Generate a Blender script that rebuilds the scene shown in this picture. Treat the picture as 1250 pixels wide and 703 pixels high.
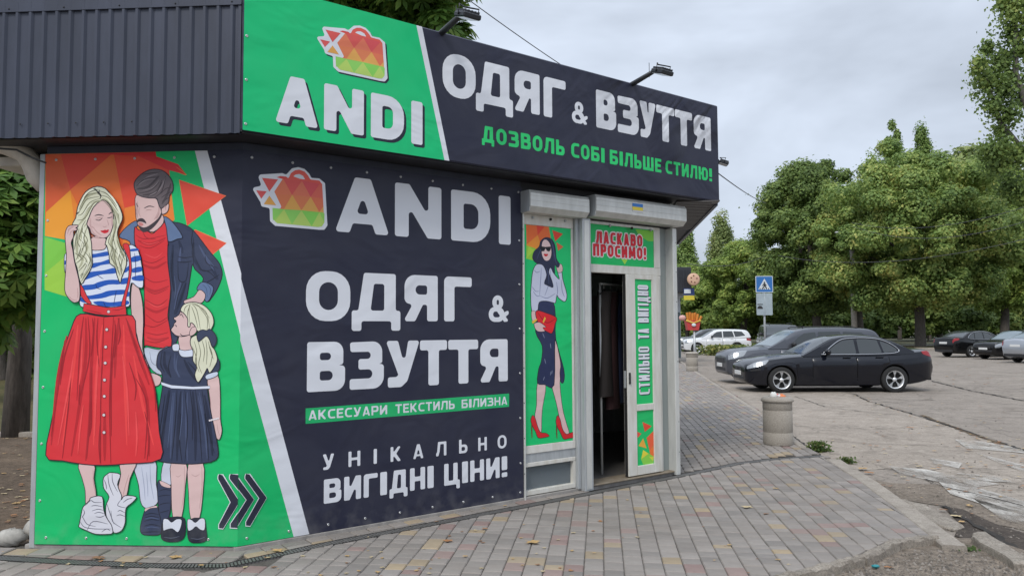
import bpy, bmesh, math, random
import numpy as np
from mathutils import Vector, Matrix
from mathutils.geometry import tessellate_polygon

for o in list(bpy.data.objects):
    bpy.data.objects.remove(o, do_unlink=True)
SC = bpy.context.scene
COL = SC.collection
R = math.radians
random.seed(7)

# ------------------------------------------------------------------ camera
CAM_H = 1.6
FPX = 920.0                      # focal length in pixels of a 1250 px wide frame
TH = math.atan(51 / FPX)         # pitch up
RO = 0.006                       # roll
Fv = Vector((0, math.cos(TH), math.sin(TH)))
R0 = Vector((1, 0, 0))
U0 = Vector((0, -math.sin(TH), math.cos(TH)))
Rv = R0 * math.cos(RO) - U0 * math.sin(RO)
Uv = U0 * math.cos(RO) + R0 * math.sin(RO)
CP = Vector((0, 0, CAM_H))
cam = bpy.data.cameras.new('camera')
cam.sensor_width = 36
cam.lens = 36 * FPX / 1250
cam.clip_start = 0.05
cam.clip_end = 3000
camo = bpy.data.objects.new('camera', cam)
COL.objects.link(camo)
camo.matrix_world = Matrix(((Rv.x, Uv.x, -Fv.x, CP.x), (Rv.y, Uv.y, -Fv.y, CP.y), (Rv.z, Uv.z, -Fv.z, CP.z), (0, 0, 0, 1)))
SC.camera = camo

# ------------------------------------------------------------------ sky, sun, exposure
SUN_EL, SUN_AZ = R(48), R(205)   # azimuth clockwise from +Y: behind the camera, a little left
w = bpy.data.worlds.new("World")
SC.world = w
w.use_nodes = True
nt = w.node_tree
bg = nt.nodes['Background']
bg.inputs['Strength'].default_value = 0.1
sky = nt.nodes.new('ShaderNodeTexSky')
sky.sky_type = 'NISHITA'
sky.sun_disc = False
sky.sun_elevation = SUN_EL
sky.sun_rotation = SUN_AZ
geo = nt.nodes.new('ShaderNodeTexCoord')
sep = nt.nodes.new('ShaderNodeSeparateXYZ')
nt.links.new(geo.outputs['Generated'], sep.inputs[0])
def wmath(op, a, b=None, clamp=False):
    n = nt.nodes.new('ShaderNodeMath'); n.operation = op; n.use_clamp = clamp
    for i, v in enumerate((a, b)):
        if v is None: continue
        if isinstance(v, (int, float)): n.inputs[i].default_value = v
        else: nt.links.new(v, n.inputs[i])
    return n.outputs[0]
mp = nt.nodes.new('ShaderNodeMapping')
mp.inputs['Scale'].default_value = (1.2, 1.2, 2.7)
nt.links.new(geo.outputs['Generated'], mp.inputs[0])
nz = nt.nodes.new('ShaderNodeTexNoise')
nz.inputs['Scale'].default_value = 1.7
nz.inputs['Detail'].default_value = 5
nz.inputs['Roughness'].default_value = 0.55
nz.inputs['Distortion'].default_value = 0.25
nt.links.new(mp.outputs[0], nz.inputs[0])
elev = wmath('MAXIMUM', sep.outputs['Z'], 0.0)
grad = wmath('ADD', wmath('MULTIPLY', elev, 1.9), 1.0)          # overcast sky: brighter to the zenith
cl = wmath('ADD', wmath('MULTIPLY', nz.outputs['Fac'], 1.45), 0.25)
val = wmath('MULTIPLY', grad, cl)
hz = wmath('ADD', wmath('MULTIPLY', wmath('SUBTRACT', 1.0, wmath('MULTIPLY', elev, 3.0), True), 0.30), 0.86)
val = wmath('MULTIPLY', val, hz)
cb = nt.nodes.new('ShaderNodeCombineXYZ')
for i, k in enumerate((3.7, 4.12, 4.8)):
    nt.links.new(wmath('MULTIPLY', val, k), cb.inputs[i])
mx = nt.nodes.new('ShaderNodeMix'); mx.data_type = 'RGBA'
mx.inputs['Factor'].default_value = 0.94
nt.links.new(sky.outputs[0], mx.inputs['A'])
nt.links.new(cb.outputs[0], mx.inputs['B'])
nt.links.new(mx.outputs['Result'], bg.inputs['Color'])

sl = bpy.data.lights.new('sun', 'SUN')
sl.energy = 1.5
sl.angle = R(16)
sl.color = (1.0, 0.97, 0.92)
so = bpy.data.objects.new('sun', sl)
COL.objects.link(so)
sd = Vector((math.sin(SUN_AZ) * math.cos(SUN_EL), math.cos(SUN_AZ) * math.cos(SUN_EL), math.sin(SUN_EL)))
so.rotation_euler = sd.to_track_quat('Z', 'Y').to_euler()

SC.view_settings.view_transform = 'Standard'
SC.view_settings.look = 'None'
SC.view_settings.exposure = 0.43
SC.view_settings.gamma = 1.0
SC.view_settings.use_curve_mapping = False

# ------------------------------------------------------------------ geometry of the place
def ray(px, py):
    return Fv + Rv * ((px - 625) / FPX) + Uv * ((351.5 - py) / FPX)
def gp(px, py, z=0.0):           # ground point
    d = ray(px, py); t = (z - CAM_H) / d.z
    return CP + d * t
def at(px, py, depth):           # point at a depth along the view axis
    return CP + ray(px, py) * depth
class Plane:                     # vertical plane through a and b; u runs from a to b; n points to the outside
    def __init__(s, a, b, off=0.0):
        s.o = Vector((a.x, a.y, 0)); s.d = Vector((b.x - a.x, b.y - a.y, 0)).normalized()
        s.n = Vector((s.d.y, -s.d.x, 0)); s.o = s.o + s.n * off
    def hit(s, px, py):
        d = ray(px, py); t = (s.o - CP).dot(s.n) / d.dot(s.n); p = CP + d * t
        return ((p - s.o).dot(s.d), p.z)
    def P(s, u, z, off=0.0):
        q = s.o + s.d * u + s.n * off
        return Vector((q.x, q.y, z))
ZA = -0.06                       # asphalt level
CR = gp(290, 671); RE = gp(827, 577)
LE = gp(44, 668)
PR = Plane(CR, RE)               # right (front) wall
PL = Plane(LE, CR)               # left wall
OV = 0.30
SR = Plane(CR, RE, OV)           # signboard plane
SL = Plane(LE, CR, OV)           # left fascia plane
def isect(p, q):
    m = Matrix(((p.d.x, -q.d.x), (p.d.y, -q.d.y)))
    r = m.inverted() @ Vector((q.o.x - p.o.x, q.o.y - p.o.y))
    return p.o + p.d * r[0]
SC0 = isect(SR, SL)              # corner of the overhang
LU = (CR - LE).length; RU = (RE - CR).length

# ------------------------------------------------------------------ helpers
def lin(c):
    c = c / 255.0
    return c / 12.92 if c <= 0.04045 else ((c + 0.055) / 1.055) ** 2.4
MATS = {}
def mat(name, col, rough=0.6, metal=0.0, spec=0.5, noise=0.0, nscale=8.0, bump=0.0, bscale=60.0, emit=None, alpha=None, coat=0.0, ncol=None, stretch=None, trans=0.0):
    if name in MATS: return MATS[name]
    m = bpy.data.materials.new(name); m.use_nodes = True
    t = m.node_tree; b = t.nodes['Principled BSDF']
    b.inputs['Base Color'].default_value = (*col, 1)
    b.inputs['Roughness'].default_value = rough
    b.inputs['Metallic'].default_value = metal
    b.inputs['Specular IOR Level'].default_value = spec
    b.inputs['Coat Weight'].default_value = coat
    if trans: b.inputs['Transmission Weight'].default_value = trans
    tc = None
    if noise or bump:
        tc = t.nodes.new('ShaderNodeTexCoord'); src = tc.outputs['Object']
        if stretch:
            mpn = t.nodes.new('ShaderNodeMapping'); mpn.inputs['Scale'].default_value = stretch
            t.links.new(src, mpn.inputs[0]); src = mpn.outputs[0]
    if noise:
        n = t.nodes.new('ShaderNodeTexNoise'); n.inputs['Scale'].default_value = nscale; n.inputs['Detail'].default_value = 6
        n.inputs['Roughness'].default_value = 0.65
        t.links.new(src, n.inputs[0])
        r = t.nodes.new('ShaderNodeValToRGB')
        r.color_ramp.elements[0].position = 0.3; r.color_ramp.elements[1].position = 0.7
        c2 = ncol or tuple(c * (1 - noise) for c in col)
        c1 = col if ncol else tuple(min(1, c * (1 + noise * .6)) for c in col)
        r.color_ramp.elements[0].color = (*c2, 1); r.color_ramp.elements[1].color = (*c1, 1)
        t.links.new(n.outputs['Fac'], r.inputs[0]); t.links.new(r.outputs[0], b.inputs['Base Color'])
    if bump:
        n2 = t.nodes.new('ShaderNodeTexNoise'); n2.inputs['Scale'].default_value = bscale; n2.inputs['Detail'].default_value = 4
        t.links.new(src, n2.inputs[0])
        bp = t.nodes.new('ShaderNodeBump'); bp.inputs['Strength'].default_value = min(1, bump); bp.inputs['Distance'].default_value = 0.02 * bump
        t.links.new(n2.outputs['Fac'], bp.inputs['Height']); t.links.new(bp.outputs[0], b.inputs['Normal'])
    if emit:
        b.inputs['Emission Color'].default_value = (*col, 1); b.inputs['Emission Strength'].default_value = emit
    MATS[name] = m
    return m

class MB:
    def __init__(s): s.v = []; s.f = []; s.m = []; s.mats = []; s.sm = []
    def mi(s, m):
        if m not in s.mats: s.mats.append(m)
        return s.mats.index(m)
    def add(s, vs, fs, m, smooth=False):
        b = len(s.v); s.v.extend([tuple(v) for v in vs]); k = s.mi(m)
        for f in fs:
            s.f.append(tuple(b + i for i in f)); s.m.append(k); s.sm.append(smooth)
    def frame(s, o, ax, ay, az, dx, dy, dz, m, bev=0.0):
        # box from origin o along unit axes (lists of (lo, hi))
        o = Vector(o)
        if bev <= 0:
            vs = [o + ax * x + ay * y + az * z for z in dz for y in dy for x in dx]
            s.add(vs, [(0, 2, 3, 1), (4, 5, 7, 6), (0, 1, 5, 4), (2, 6, 7, 3), (0, 4, 6, 2), (1, 3, 7, 5)], m)
            return
        vs = []; b = bev
        x0, x1 = dx; y0, y1 = dy; z0, z1 = dz
        bm = bmesh.new()
        for z in dz:
            for y in dy:
                for x in dx: bm.verts.new(o + ax * x + ay * y + az * z)
        bm.verts.ensure_lookup_table()
        for f in [(0, 2, 3, 1), (4, 5, 7, 6), (0, 1, 5, 4), (2, 6, 7, 3), (0, 4, 6, 2), (1, 3, 7, 5)]:
            bm.faces.new([bm.verts[i] for i in f])
        bmesh.ops.bevel(bm, geom=bm.edges[:], offset=bev, segments=1, affect='EDGES')
        s.bm(bm, m)
    def bm(s, bm, m, smooth=False):
        bm.verts.ensure_lookup_table(); bm.verts.index_update()
        s.add([v.co.copy() for v in bm.verts], [[v.index for v in f.verts] for f in bm.faces], m, smooth); bm.free()
    def box(s, x0, x1, y0, y1, z0, z1, m, bev=0.0):
        s.frame((0, 0, 0), Vector((1, 0, 0)), Vector((0, 1, 0)), Vector((0, 0, 1)), (x0, x1), (y0, y1), (z0, z1), m, bev)
    def pbox(s, pl, u0, u1, z0, z1, o0, o1, m, bev=0.0):   # box on a wall plane; o = distance outwards
        s.frame(pl.o, pl.d, pl.n, Vector((0, 0, 1)), (u0, u1), (o0, o1), (z0, z1), m, bev)
    def tube(s, pts, r, m, n=8, cap=True, smooth=True):
        pts = [Vector(p) for p in pts]; rs = r if isinstance(r, (list, tuple)) else [r] * len(pts)
        vs = []; fs = []
        up = Vector((0, 0, 1))
        for i, p in enumerate(pts):
            a = pts[max(0, i - 1)]; b = pts[min(len(pts) - 1, i + 1)]
            d = (b - a).normalized(); q = up if abs(d.z) < 0.95 else Vector((1, 0, 0))
            x = d.cross(q).normalized(); y = x.cross(d)
            for k in range(n):
                t = 2 * math.pi * k / n; vs.append(p + (x * math.cos(t) + y * math.sin(t)) * rs[i])
        for i in range(len(pts) - 1):
            for k in range(n):
                fs.append((i * n + k, i * n + (k + 1) % n, (i + 1) * n + (k + 1) % n, (i + 1) * n + k))
        if cap: fs.append(tuple(range(n - 1, -1, -1))); fs.append(tuple((len(pts) - 1) * n + k for k in range(n)))
        s.add(vs, fs, m, smooth)
    def lathe(s, prof, c, m, n=24, axis='z', smooth=True, arc=None):
        vs = []; fs = []
        for r, h in prof:
            for k in range(n):
                t = 2 * math.pi * k / n; a, b = r * math.cos(t), r * math.sin(t)
                vs.append(Vector(c) + (Vector((a, b, h)) if axis == 'z' else Vector((a, h, b)) if axis == 'y' else Vector((h, a, b))))
        for i in range(len(prof) - 1):
            for k in range(n):
                q = (i * n + k, i * n + (k + 1) % n, (i + 1) * n + (k + 1) % n, (i + 1) * n + k)
                fs.append(q if axis != 'y' else q[::-1])
        s.add(vs, fs, m, smooth)
    def ball(s, c, rx, ry, rz, m, n=10, k=7, jit=0.0):
        vs = []; fs = []; c = Vector(c)
        for i in range(k + 1):
            ph = math.pi * i / k
            for j in range(n):
                t = 2 * math.pi * j / n; q = 1 + random.uniform(-jit, jit)
                vs.append(c + Vector((rx * math.sin(ph) * math.cos(t) * q, ry * math.sin(ph) * math.sin(t) * q, rz * math.cos(ph) * q)))
        for i in range(k):
            for j in range(n): fs.append((i * n + j, (i + 1) * n + j, (i + 1) * n + (j + 1) % n, i * n + (j + 1) % n))
        s.add(vs, fs, m, True)
    def poly(s, loops, fn, m):       # loops in 2D, fn maps (x, y) to a 3D point
        pts = []
        for L in loops: pts.extend(L)
        tr = tessellate_polygon([[Vector((p[0], p[1], 0)) for p in L] for L in loops])
        b = [fn(*p) for p in pts]
        fs = []
        for t in tr:
            a, c, d = (pts[i] for i in t)
            ar = (c[0] - a[0]) * (d[1] - a[1]) - (c[1] - a[1]) * (d[0] - a[0])
            if abs(ar) < 1e-12: continue
            fs.append(t if ar > 0 else t[::-1])
        s.add(b, fs, m)
    def build(s, name, parent=None, label=None, cat=None, group=None, kind=None, loc=None):
        me = bpy.data.meshes.new(name)
        off = Vector(loc) if loc is not None else (Vector(parent['_o']) if parent is not None and '_o' in parent else Vector((0, 0, 0)))
        me.from_pydata([(v[0] - off[0], v[1] - off[1], v[2] - off[2]) for v in s.v], [], s.f)
        for m in s.mats: me.materials.append(m)
        me.polygons.foreach_set('material_index', s.m)
        me.polygons.foreach_set('use_smooth', s.sm)
        me.update()
        o = bpy.data.objects.new(name, me); COL.objects.link(o)
        if parent is not None:
            o.parent = parent; o['_o'] = tuple(off)
        elif loc is not None:
            o.location = loc; o['_o'] = tuple(off)
        tag(o, label, cat, group, kind)
        return o
def tag(o, label=None, cat=None, group=None, kind=None):
    if label: o['label'] = label
    if cat: o['category'] = cat
    if group: o['group'] = group
    if kind: o['kind'] = kind
    return o
def thing(name, label, cat, loc=(0, 0, 0), rz=0.0, group=None, local=False):
    o = bpy.data.objects.new(name, None); COL.objects.link(o)
    o.location = loc; o.rotation_euler = (0, 0, rz); o.empty_display_size = 0.2
    o['_o'] = (0.0, 0.0, 0.0) if local else tuple(loc)
    return tag(o, label, cat, group)
# note: a child built under a parent stores vertices relative to the parent's base, so every object sits at its thing's base
def dup(root, loc, rz=0.0, label=None, group=None, scale=None):
    def cp(o, par):
        c = o.copy(); COL.objects.link(c)
        if par is not None: c.parent = par
        for ch in list(o.children): cp(ch, c)
        return c
    r = cp(root, None)
    r.location = loc; r.rotation_euler = (0, 0, rz)
    if scale: r.scale = (scale, scale, scale)
    if label: r['label'] = label
    if group: r['group'] = group
    return r

# 2D helpers -------------------------------------------------------
def fillet(L, r0):
    out = []; n = len(L)
    for i in range(n):
        p = L[i]; r = p[2] if len(p) > 2 else r0
        a = L[i - 1]; b = L[(i + 1) % n]
        A = Vector((a[0] - p[0], a[1] - p[1])); B = Vector((b[0] - p[0], b[1] - p[1]))
        la, lb = A.length, B.length
        if la < 1e-9 or lb < 1e-9: continue
        A /= la; B /= lb
        c = max(-1, min(1, A.dot(B))); ang = math.acos(c)
        if ang > 3.0 or r <= 0: out.append((p[0], p[1])); continue
        t = min(r / math.tan(ang / 2), la * .499, lb * .499); rr = t * math.tan(ang / 2)
        s0 = Vector((p[0], p[1])) + A * t; s1 = Vector((p[0], p[1])) + B * t
        cen = Vector((p[0], p[1])) + (A + B).normalized() * (rr / math.sin(ang / 2))
        k = 2 if rr < 0.012 else 6
        v0 = s0 - cen; v1 = s1 - cen
        a0 = math.atan2(v0.y, v0.x); da = math.atan2(v1.y, v1.x) - a0
        while da > math.pi: da -= 2 * math.pi
        while da < -math.pi: da += 2 * math.pi
        for j in range(k + 1):
            q = a0 + da * j / k; out.append((cen.x + rr * math.cos(q), cen.y + rr * math.sin(q)))
    return out
def smooth2(L, closed=True, k=4):
    n = len(L); out = []
    rng = range(n) if closed else range(n - 1)
    for i in rng:
        if closed: p0, p1, p2, p3 = L[i - 1], L[i], L[(i + 1) % n], L[(i + 2) % n]
        else: p0, p1, p2, p3 = L[max(0, i - 1)], L[i], L[i + 1], L[min(n - 1, i + 2)]
        for j in range(k):
            t = j / k
            out.append(tuple(0.5 * ((2 * p1[c]) + (-p0[c] + p2[c]) * t + (2 * p0[c] - 5 * p1[c] + 4 * p2[c] - p3[c]) * t * t + (-p0[c] + 3 * p1[c] - 3 * p2[c] + p3[c]) * t ** 3) for c in (0, 1)))
    if not closed: out.append(tuple(L[-1][:2]))
    return out
def ribbon(L, w, closed=False, taper=False):
    n = len(L); a = []; b = []
    for i in range(n):
        p = L[i]
        q0 = L[i - 1] if (closed or i > 0) else p; q1 = L[(i + 1) % n] if (closed or i < n - 1) else p
        dx, dy = q1[0] - q0[0], q1[1] - q0[1]; l = math.hypot(dx, dy) or 1
        ww = w * (math.sin(math.pi * (0.12 + 0.76 * i / max(1, n - 1))) if taper else 1) / 2
        a.append((p[0] - dy / l * ww, p[1] + dx / l * ww)); b.append((p[0] + dy / l * ww, p[1] - dx / l * ww))
    quads = []
    m = n if closed else n - 1
    for i in range(m):
        j = (i + 1) % n
        quads.append([a[i], b[i], b[j], a[j]])
    return quads

# block letters: outlines in a box w x h with stem t and bar u
def glyph(ch, w, h, t, u):
    Ro = min(.5 * w, .40 * h); Ri = max(.02 * h, Ro - t * .9); cx = w / 2
    O = lambda x0, y0, x1, y1, r: [(x0, y0, r), (x1, y0, r), (x1, y1, r), (x0, y1, r)]
    if ch in 'ОO': return [[O(0, 0, w, h, Ro), O(t, u, w - t, h - u, max(.02 * h, .5 * w - t))]]
    if ch == 'А' or ch == 'A':
        t *= .86; a = .62 * t; tt = 1.1 * t; k = (cx - a) / h; yb = .17 * h; y1 = yb + u * .72; ya = (cx - tt) / k
        return [[[(0, 0), (cx - a, h), (cx + a, h), (w, 0), (w - tt, 0), (w - tt - k * yb, yb), (tt + k * yb, yb), (tt, 0)],
                 [(tt + k * y1, y1), (w - tt - k * y1, y1), (cx, min(ya, h - u * .8))]]]
    if ch == 'N': return [[[(0, 0), (0, h), (t * 1.05, h), (w - t, .42 * h), (w - t, h), (w, h), (w, 0), (w - t * 1.05, 0), (t, .58 * h), (t, 0)]]]
    if ch == 'D': return [[[(0, 0), (0, h), (w, h, .42 * h), (w, 0, .42 * h)], [(t, u), (w - t, u, .3 * h), (w - t, h - u, .3 * h), (t, h - u)]]]
    if ch in 'IІ': return [[[(0, 0), (0, h), (w, h), (w, 0)]]]
    if ch == 'Д':
        d = .2 * h; s = t * .8
        return [[[(0, -d), (0, u), (.13 * w, u), (.24 * w, h), (.9 * w, h), (.9 * w, u), (w, u), (w, -d), (w - s, -d), (w - s, 0), (s, 0), (s, -d)],
                 [(.13 * w + t * 1.02, u), (.24 * w + t * .85, h - u), (.9 * w - t, h - u), (.9 * w - t, u)]]]
    if ch == 'Я':
        y = .36 * h
        return [[[(0, 0), (.26 * w, y), (.03 * w, y + .04 * h, .25 * h), (.03 * w, h, .25 * h), (w, h), (w, 0), (w - t, 0), (w - t, y), (.26 * w + t * .95, y), (t * 1.05, 0)],
                 [(w - t, h - u), (w - t, y + u), (.03 * w + t, y + u, .12 * h), (.03 * w + t, h - u, .12 * h)]]]
    if ch == 'Г': return [[[(0, 0), (0, h, .12 * h), (w, h), (w, h - u), (t, h - u), (t, 0)]]]
    if ch == 'В':
        m = .52 * h; v = u / 2
        return [[[(0, 0), (0, h), (.95 * w, h, .2 * h), (.95 * w, m + .02 * h, .14 * h), (.84 * w, m, 0), (w, m - .02 * h, .14 * h), (w, 0, .22 * h)],
                 [(t, m + v), (.95 * w - t, m + v, .08 * h), (.95 * w - t, h - u, .08 * h), (t, h - u)],
                 [(t, u), (w - t, u, .1 * h), (w - t, m - v, .1 * h), (t, m - v)]]]
    if ch == 'З':
        m = .52 * h; v = u / 2
        return [[[(0, h - .02 * h), (.95 * w, h, .22 * h), (.95 * w, m + .02 * h, .14 * h), (.86 * w, m, 0), (w, m - .02 * h, .14 * h), (w, 0, .26 * h), (0, 0), (0, u), (w - t, u, .1 * h),
                  (w - t, m - v, .1 * h), (.25 * w, m - v), (.25 * w, m + v), (.95 * w - t, m + v, .08 * h), (.95 * w - t, h - u, .08 * h), (.02 * w, h - u)]]]
    if ch == 'У': return [[[(0, h), (t * 1.08, h), (.5 * w + .12 * t, .46 * h), (w - t * 1.05, h), (w, h), (.63 * w, .12 * h, .1 * h), (.45 * w, 0, .1 * h), (.06 * w, 0), (.06 * w, u), (.30 * w, u, .06 * h), (.37 * w, .26 * h)]]]
    if ch == 'Т': return [[[(cx - t / 2, 0), (cx - t / 2, h - u), (0, h - u), (0, h), (w, h), (w, h - u), (cx + t / 2, h - u), (cx + t / 2, 0)]]]
    if ch == 'К': return [[[(0, 0), (0, h), (t, h), (t, .6 * h), (w - t * 1.15, h), (w * .97, h), (.34 * w + t * .75, .52 * h), (w, 0), (w - t * 1.2, 0), (t, .42 * h), (t, 0)]]]
    if ch == 'С': return [[[(w, .02 * h), (w, u), (t, u, Ri), (t, h - u, Ri), (w, h - u), (w, .98 * h), (0, h, Ro), (0, 0, Ro)]]]
    if ch == 'Е':
        m = h / 2; v = u / 2
        return [[[(0, 0), (0, h), (w, h), (w, h - u), (t, h - u), (t, m + v), (.9 * w, m + v), (.9 * w, m - v), (t, m - v), (t, u), (w, u), (w, 0)]]]
    if ch == 'Р':
        y = .34 * h
        return [[[(0, 0), (0, h), (w, h, .25 * h), (w, y, .25 * h), (t, y), (t, 0)], [(t, y + u), (w - t, y + u, .12 * h), (w - t, h - u, .12 * h), (t, h - u)]]]
    if ch == 'И': return [[[(0, 0), (0, h), (t, h), (t, .42 * h), (w - t * 1.05, h), (w, h), (w, 0), (w - t, 0), (w - t, .58 * h), (t * 1.05, 0)]]]
    if ch == 'Л': return [[[(0, 0), (0, u), (.10 * w, .3 * h), (.18 * w, h), (w, h), (w, 0), (w - t, 0), (w - t, h - u), (.18 * w + t * .9, h - u), (.10 * w + t * .95, .3 * h), (t * .9, 0)]]]
    if ch in 'ЬБ':
        y = .62 * h
        out = [(0, 0), (0, h)] + ([(w * .92, h), (w * .92, h - u)] if ch == 'Б' else [(t, h)]) + ([(t, h - u)] if ch == 'Б' else []) + [(t, y), (w, y, .24 * h), (w, 0, .24 * h)]
        return [[out, [(t, u), (w - t, u, .12 * h), (w - t, y - u, .12 * h), (t, y - u)]]]
    if ch == 'Н':
        m = h / 2; v = u / 2
        return [[[(0, 0), (0, h), (t, h), (t, m + v), (w - t, m + v), (w - t, h), (w, h), (w, 0), (w - t, 0), (w - t, m - v), (t, m - v), (t, 0)]]]
    if ch == 'П': return [[[(0, 0), (0, h), (w, h), (w, 0), (w - t, 0), (w - t, h - u), (t, h - u), (t, 0)]]]
    if ch == 'Ц':
        d = .2 * h; x = w - t * .5
        return [[[(0, 0), (0, h), (t, h), (t, u), (x - t, u), (x - t, h), (x, h), (x, u), (w, u), (w, -d), (w - t * .8, -d), (w - t * .8, 0)]]]
    if ch == 'Ш': return [[[(0, 0), (0, h), (t, h), (t, u), (cx - t / 2, u), (cx - t / 2, h), (cx + t / 2, h), (cx + t / 2, u), (w - t, u), (w - t, h), (w, h), (w, 0)]]]
    if ch == 'М': return [[[(0, 0), (.04 * w, h), (.04 * w + t, h), (cx, .45 * h), (.96 * w - t, h), (.96 * w, h), (w, 0), (w - t, 0), (w - t * 1.1, .6 * h), (cx + .3 * t, .16 * h), (cx - .3 * t, .16 * h), (t * 1.1, .6 * h), (t, 0)]]]
    if ch == 'Ю':
        x = .34 * w; m = h / 2; v = u / 2; r = .5 * (w - x)
        return [[[(0, 0), (0, h), (t, h), (t, m + v), (x, m + v), (x, h, r), (w, h, r), (w, 0, r), (x, 0, r), (x, m - v), (t, m - v), (t, 0)], O(x + t, u, w - t, h - u, max(.02 * h, r - t))]]
    if ch == '!': return [[[(0, .34 * h), (0, h), (w, h), (w, .34 * h)]], [[(0, 0), (0, .22 * h), (w, .22 * h), (w, 0)]]]
    if ch == '&':
        return [[O(.18 * w, .47 * h, .72 * w, h, .25 * h), O(.18 * w + t, .47 * h + u, .72 * w - t, h - u, .12 * h)],
                [O(0, 0, .78 * w, .56 * h, .27 * h), O(t, u, .78 * w - t, .56 * h - u, .14 * h)],
                [[(.22 * w, .60 * h), (.22 * w + t, .66 * h), (w, .02 * h), (w - t * 1.1, -.0 * h)]],
                [[(.80 * w, .38 * h), (w, .44 * h), (w * .99, .30 * h), (.70 * w, .10 * h), (.60 * w, .16 * h)]]]
    raise KeyError(ch)
LW = {'І': .42, 'I': .42, '!': .42, 'Ш': 1.4, 'Ю': 1.4, 'М': 1.25, 'Д': 1.15, 'Ь': .92, 'Г': .85, 'Е': .85, 'Р': .95, 'Т': .95, 'Л': 1.05, 'Ц': 1.08, 'С': .92}
LAY = [0]
def letters(mb, pl, text, u0, u1, z0, z1, m, stem=.2, bar=None, r=.035, off=0.0, gap=.12, xs=None, vert=False, du=0.0, dz=0.0, grow=0.0):
    """set a word as flat print into the box u0..u1, z0..z1 of a wall plane; xs = explicit (start, end) of each letter"""
    h = z1 - z0; t = stem * h; u = (bar or stem * .92) * h
    if xs is None:
        un = [LW.get(c, 1.0) if c != ' ' else .55 for c in text]; g = gap
        tot = sum(un) + g * (len(text) - 1); k = (u1 - u0) / tot; x = u0; xs = []
        for q in un: xs.append((x, x + q * k)); x += (q + g) * k
    for ch, (a, b) in zip(text, xs):
        if ch == ' ': continue
        for loops in glyph(ch, b - a, h, t, u):
            LAY[0] += 1; o = off + LAY[0] * 4e-5
            if grow:
                L = [[(p[0], p[1]) for p in fillet(lp, r * h)] for lp in loops]
                for lp in L:                        # halo: ribbon round the outline
                    LAY[0] += 1; oo = off + LAY[0] * 4e-5
                    for q in ribbon(lp, grow * 2, True):
                        mb.poly([q], lambda x, y: pl.P(a + x + du, z0 + y + dz, oo), m)
                mb.poly(L[:1], lambda x, y: pl.P(a + x + du, z0 + y + dz, o), m)
            elif vert:
                mb.poly([fillet(lp, r * h) for lp in loops], lambda x, y: vert(a + x, y, o), m)
            else:
                mb.poly([fillet(lp, r * h) for lp in loops], lambda x, y: pl.P(a + x + du, z0 + y + dz, o), m)

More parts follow.
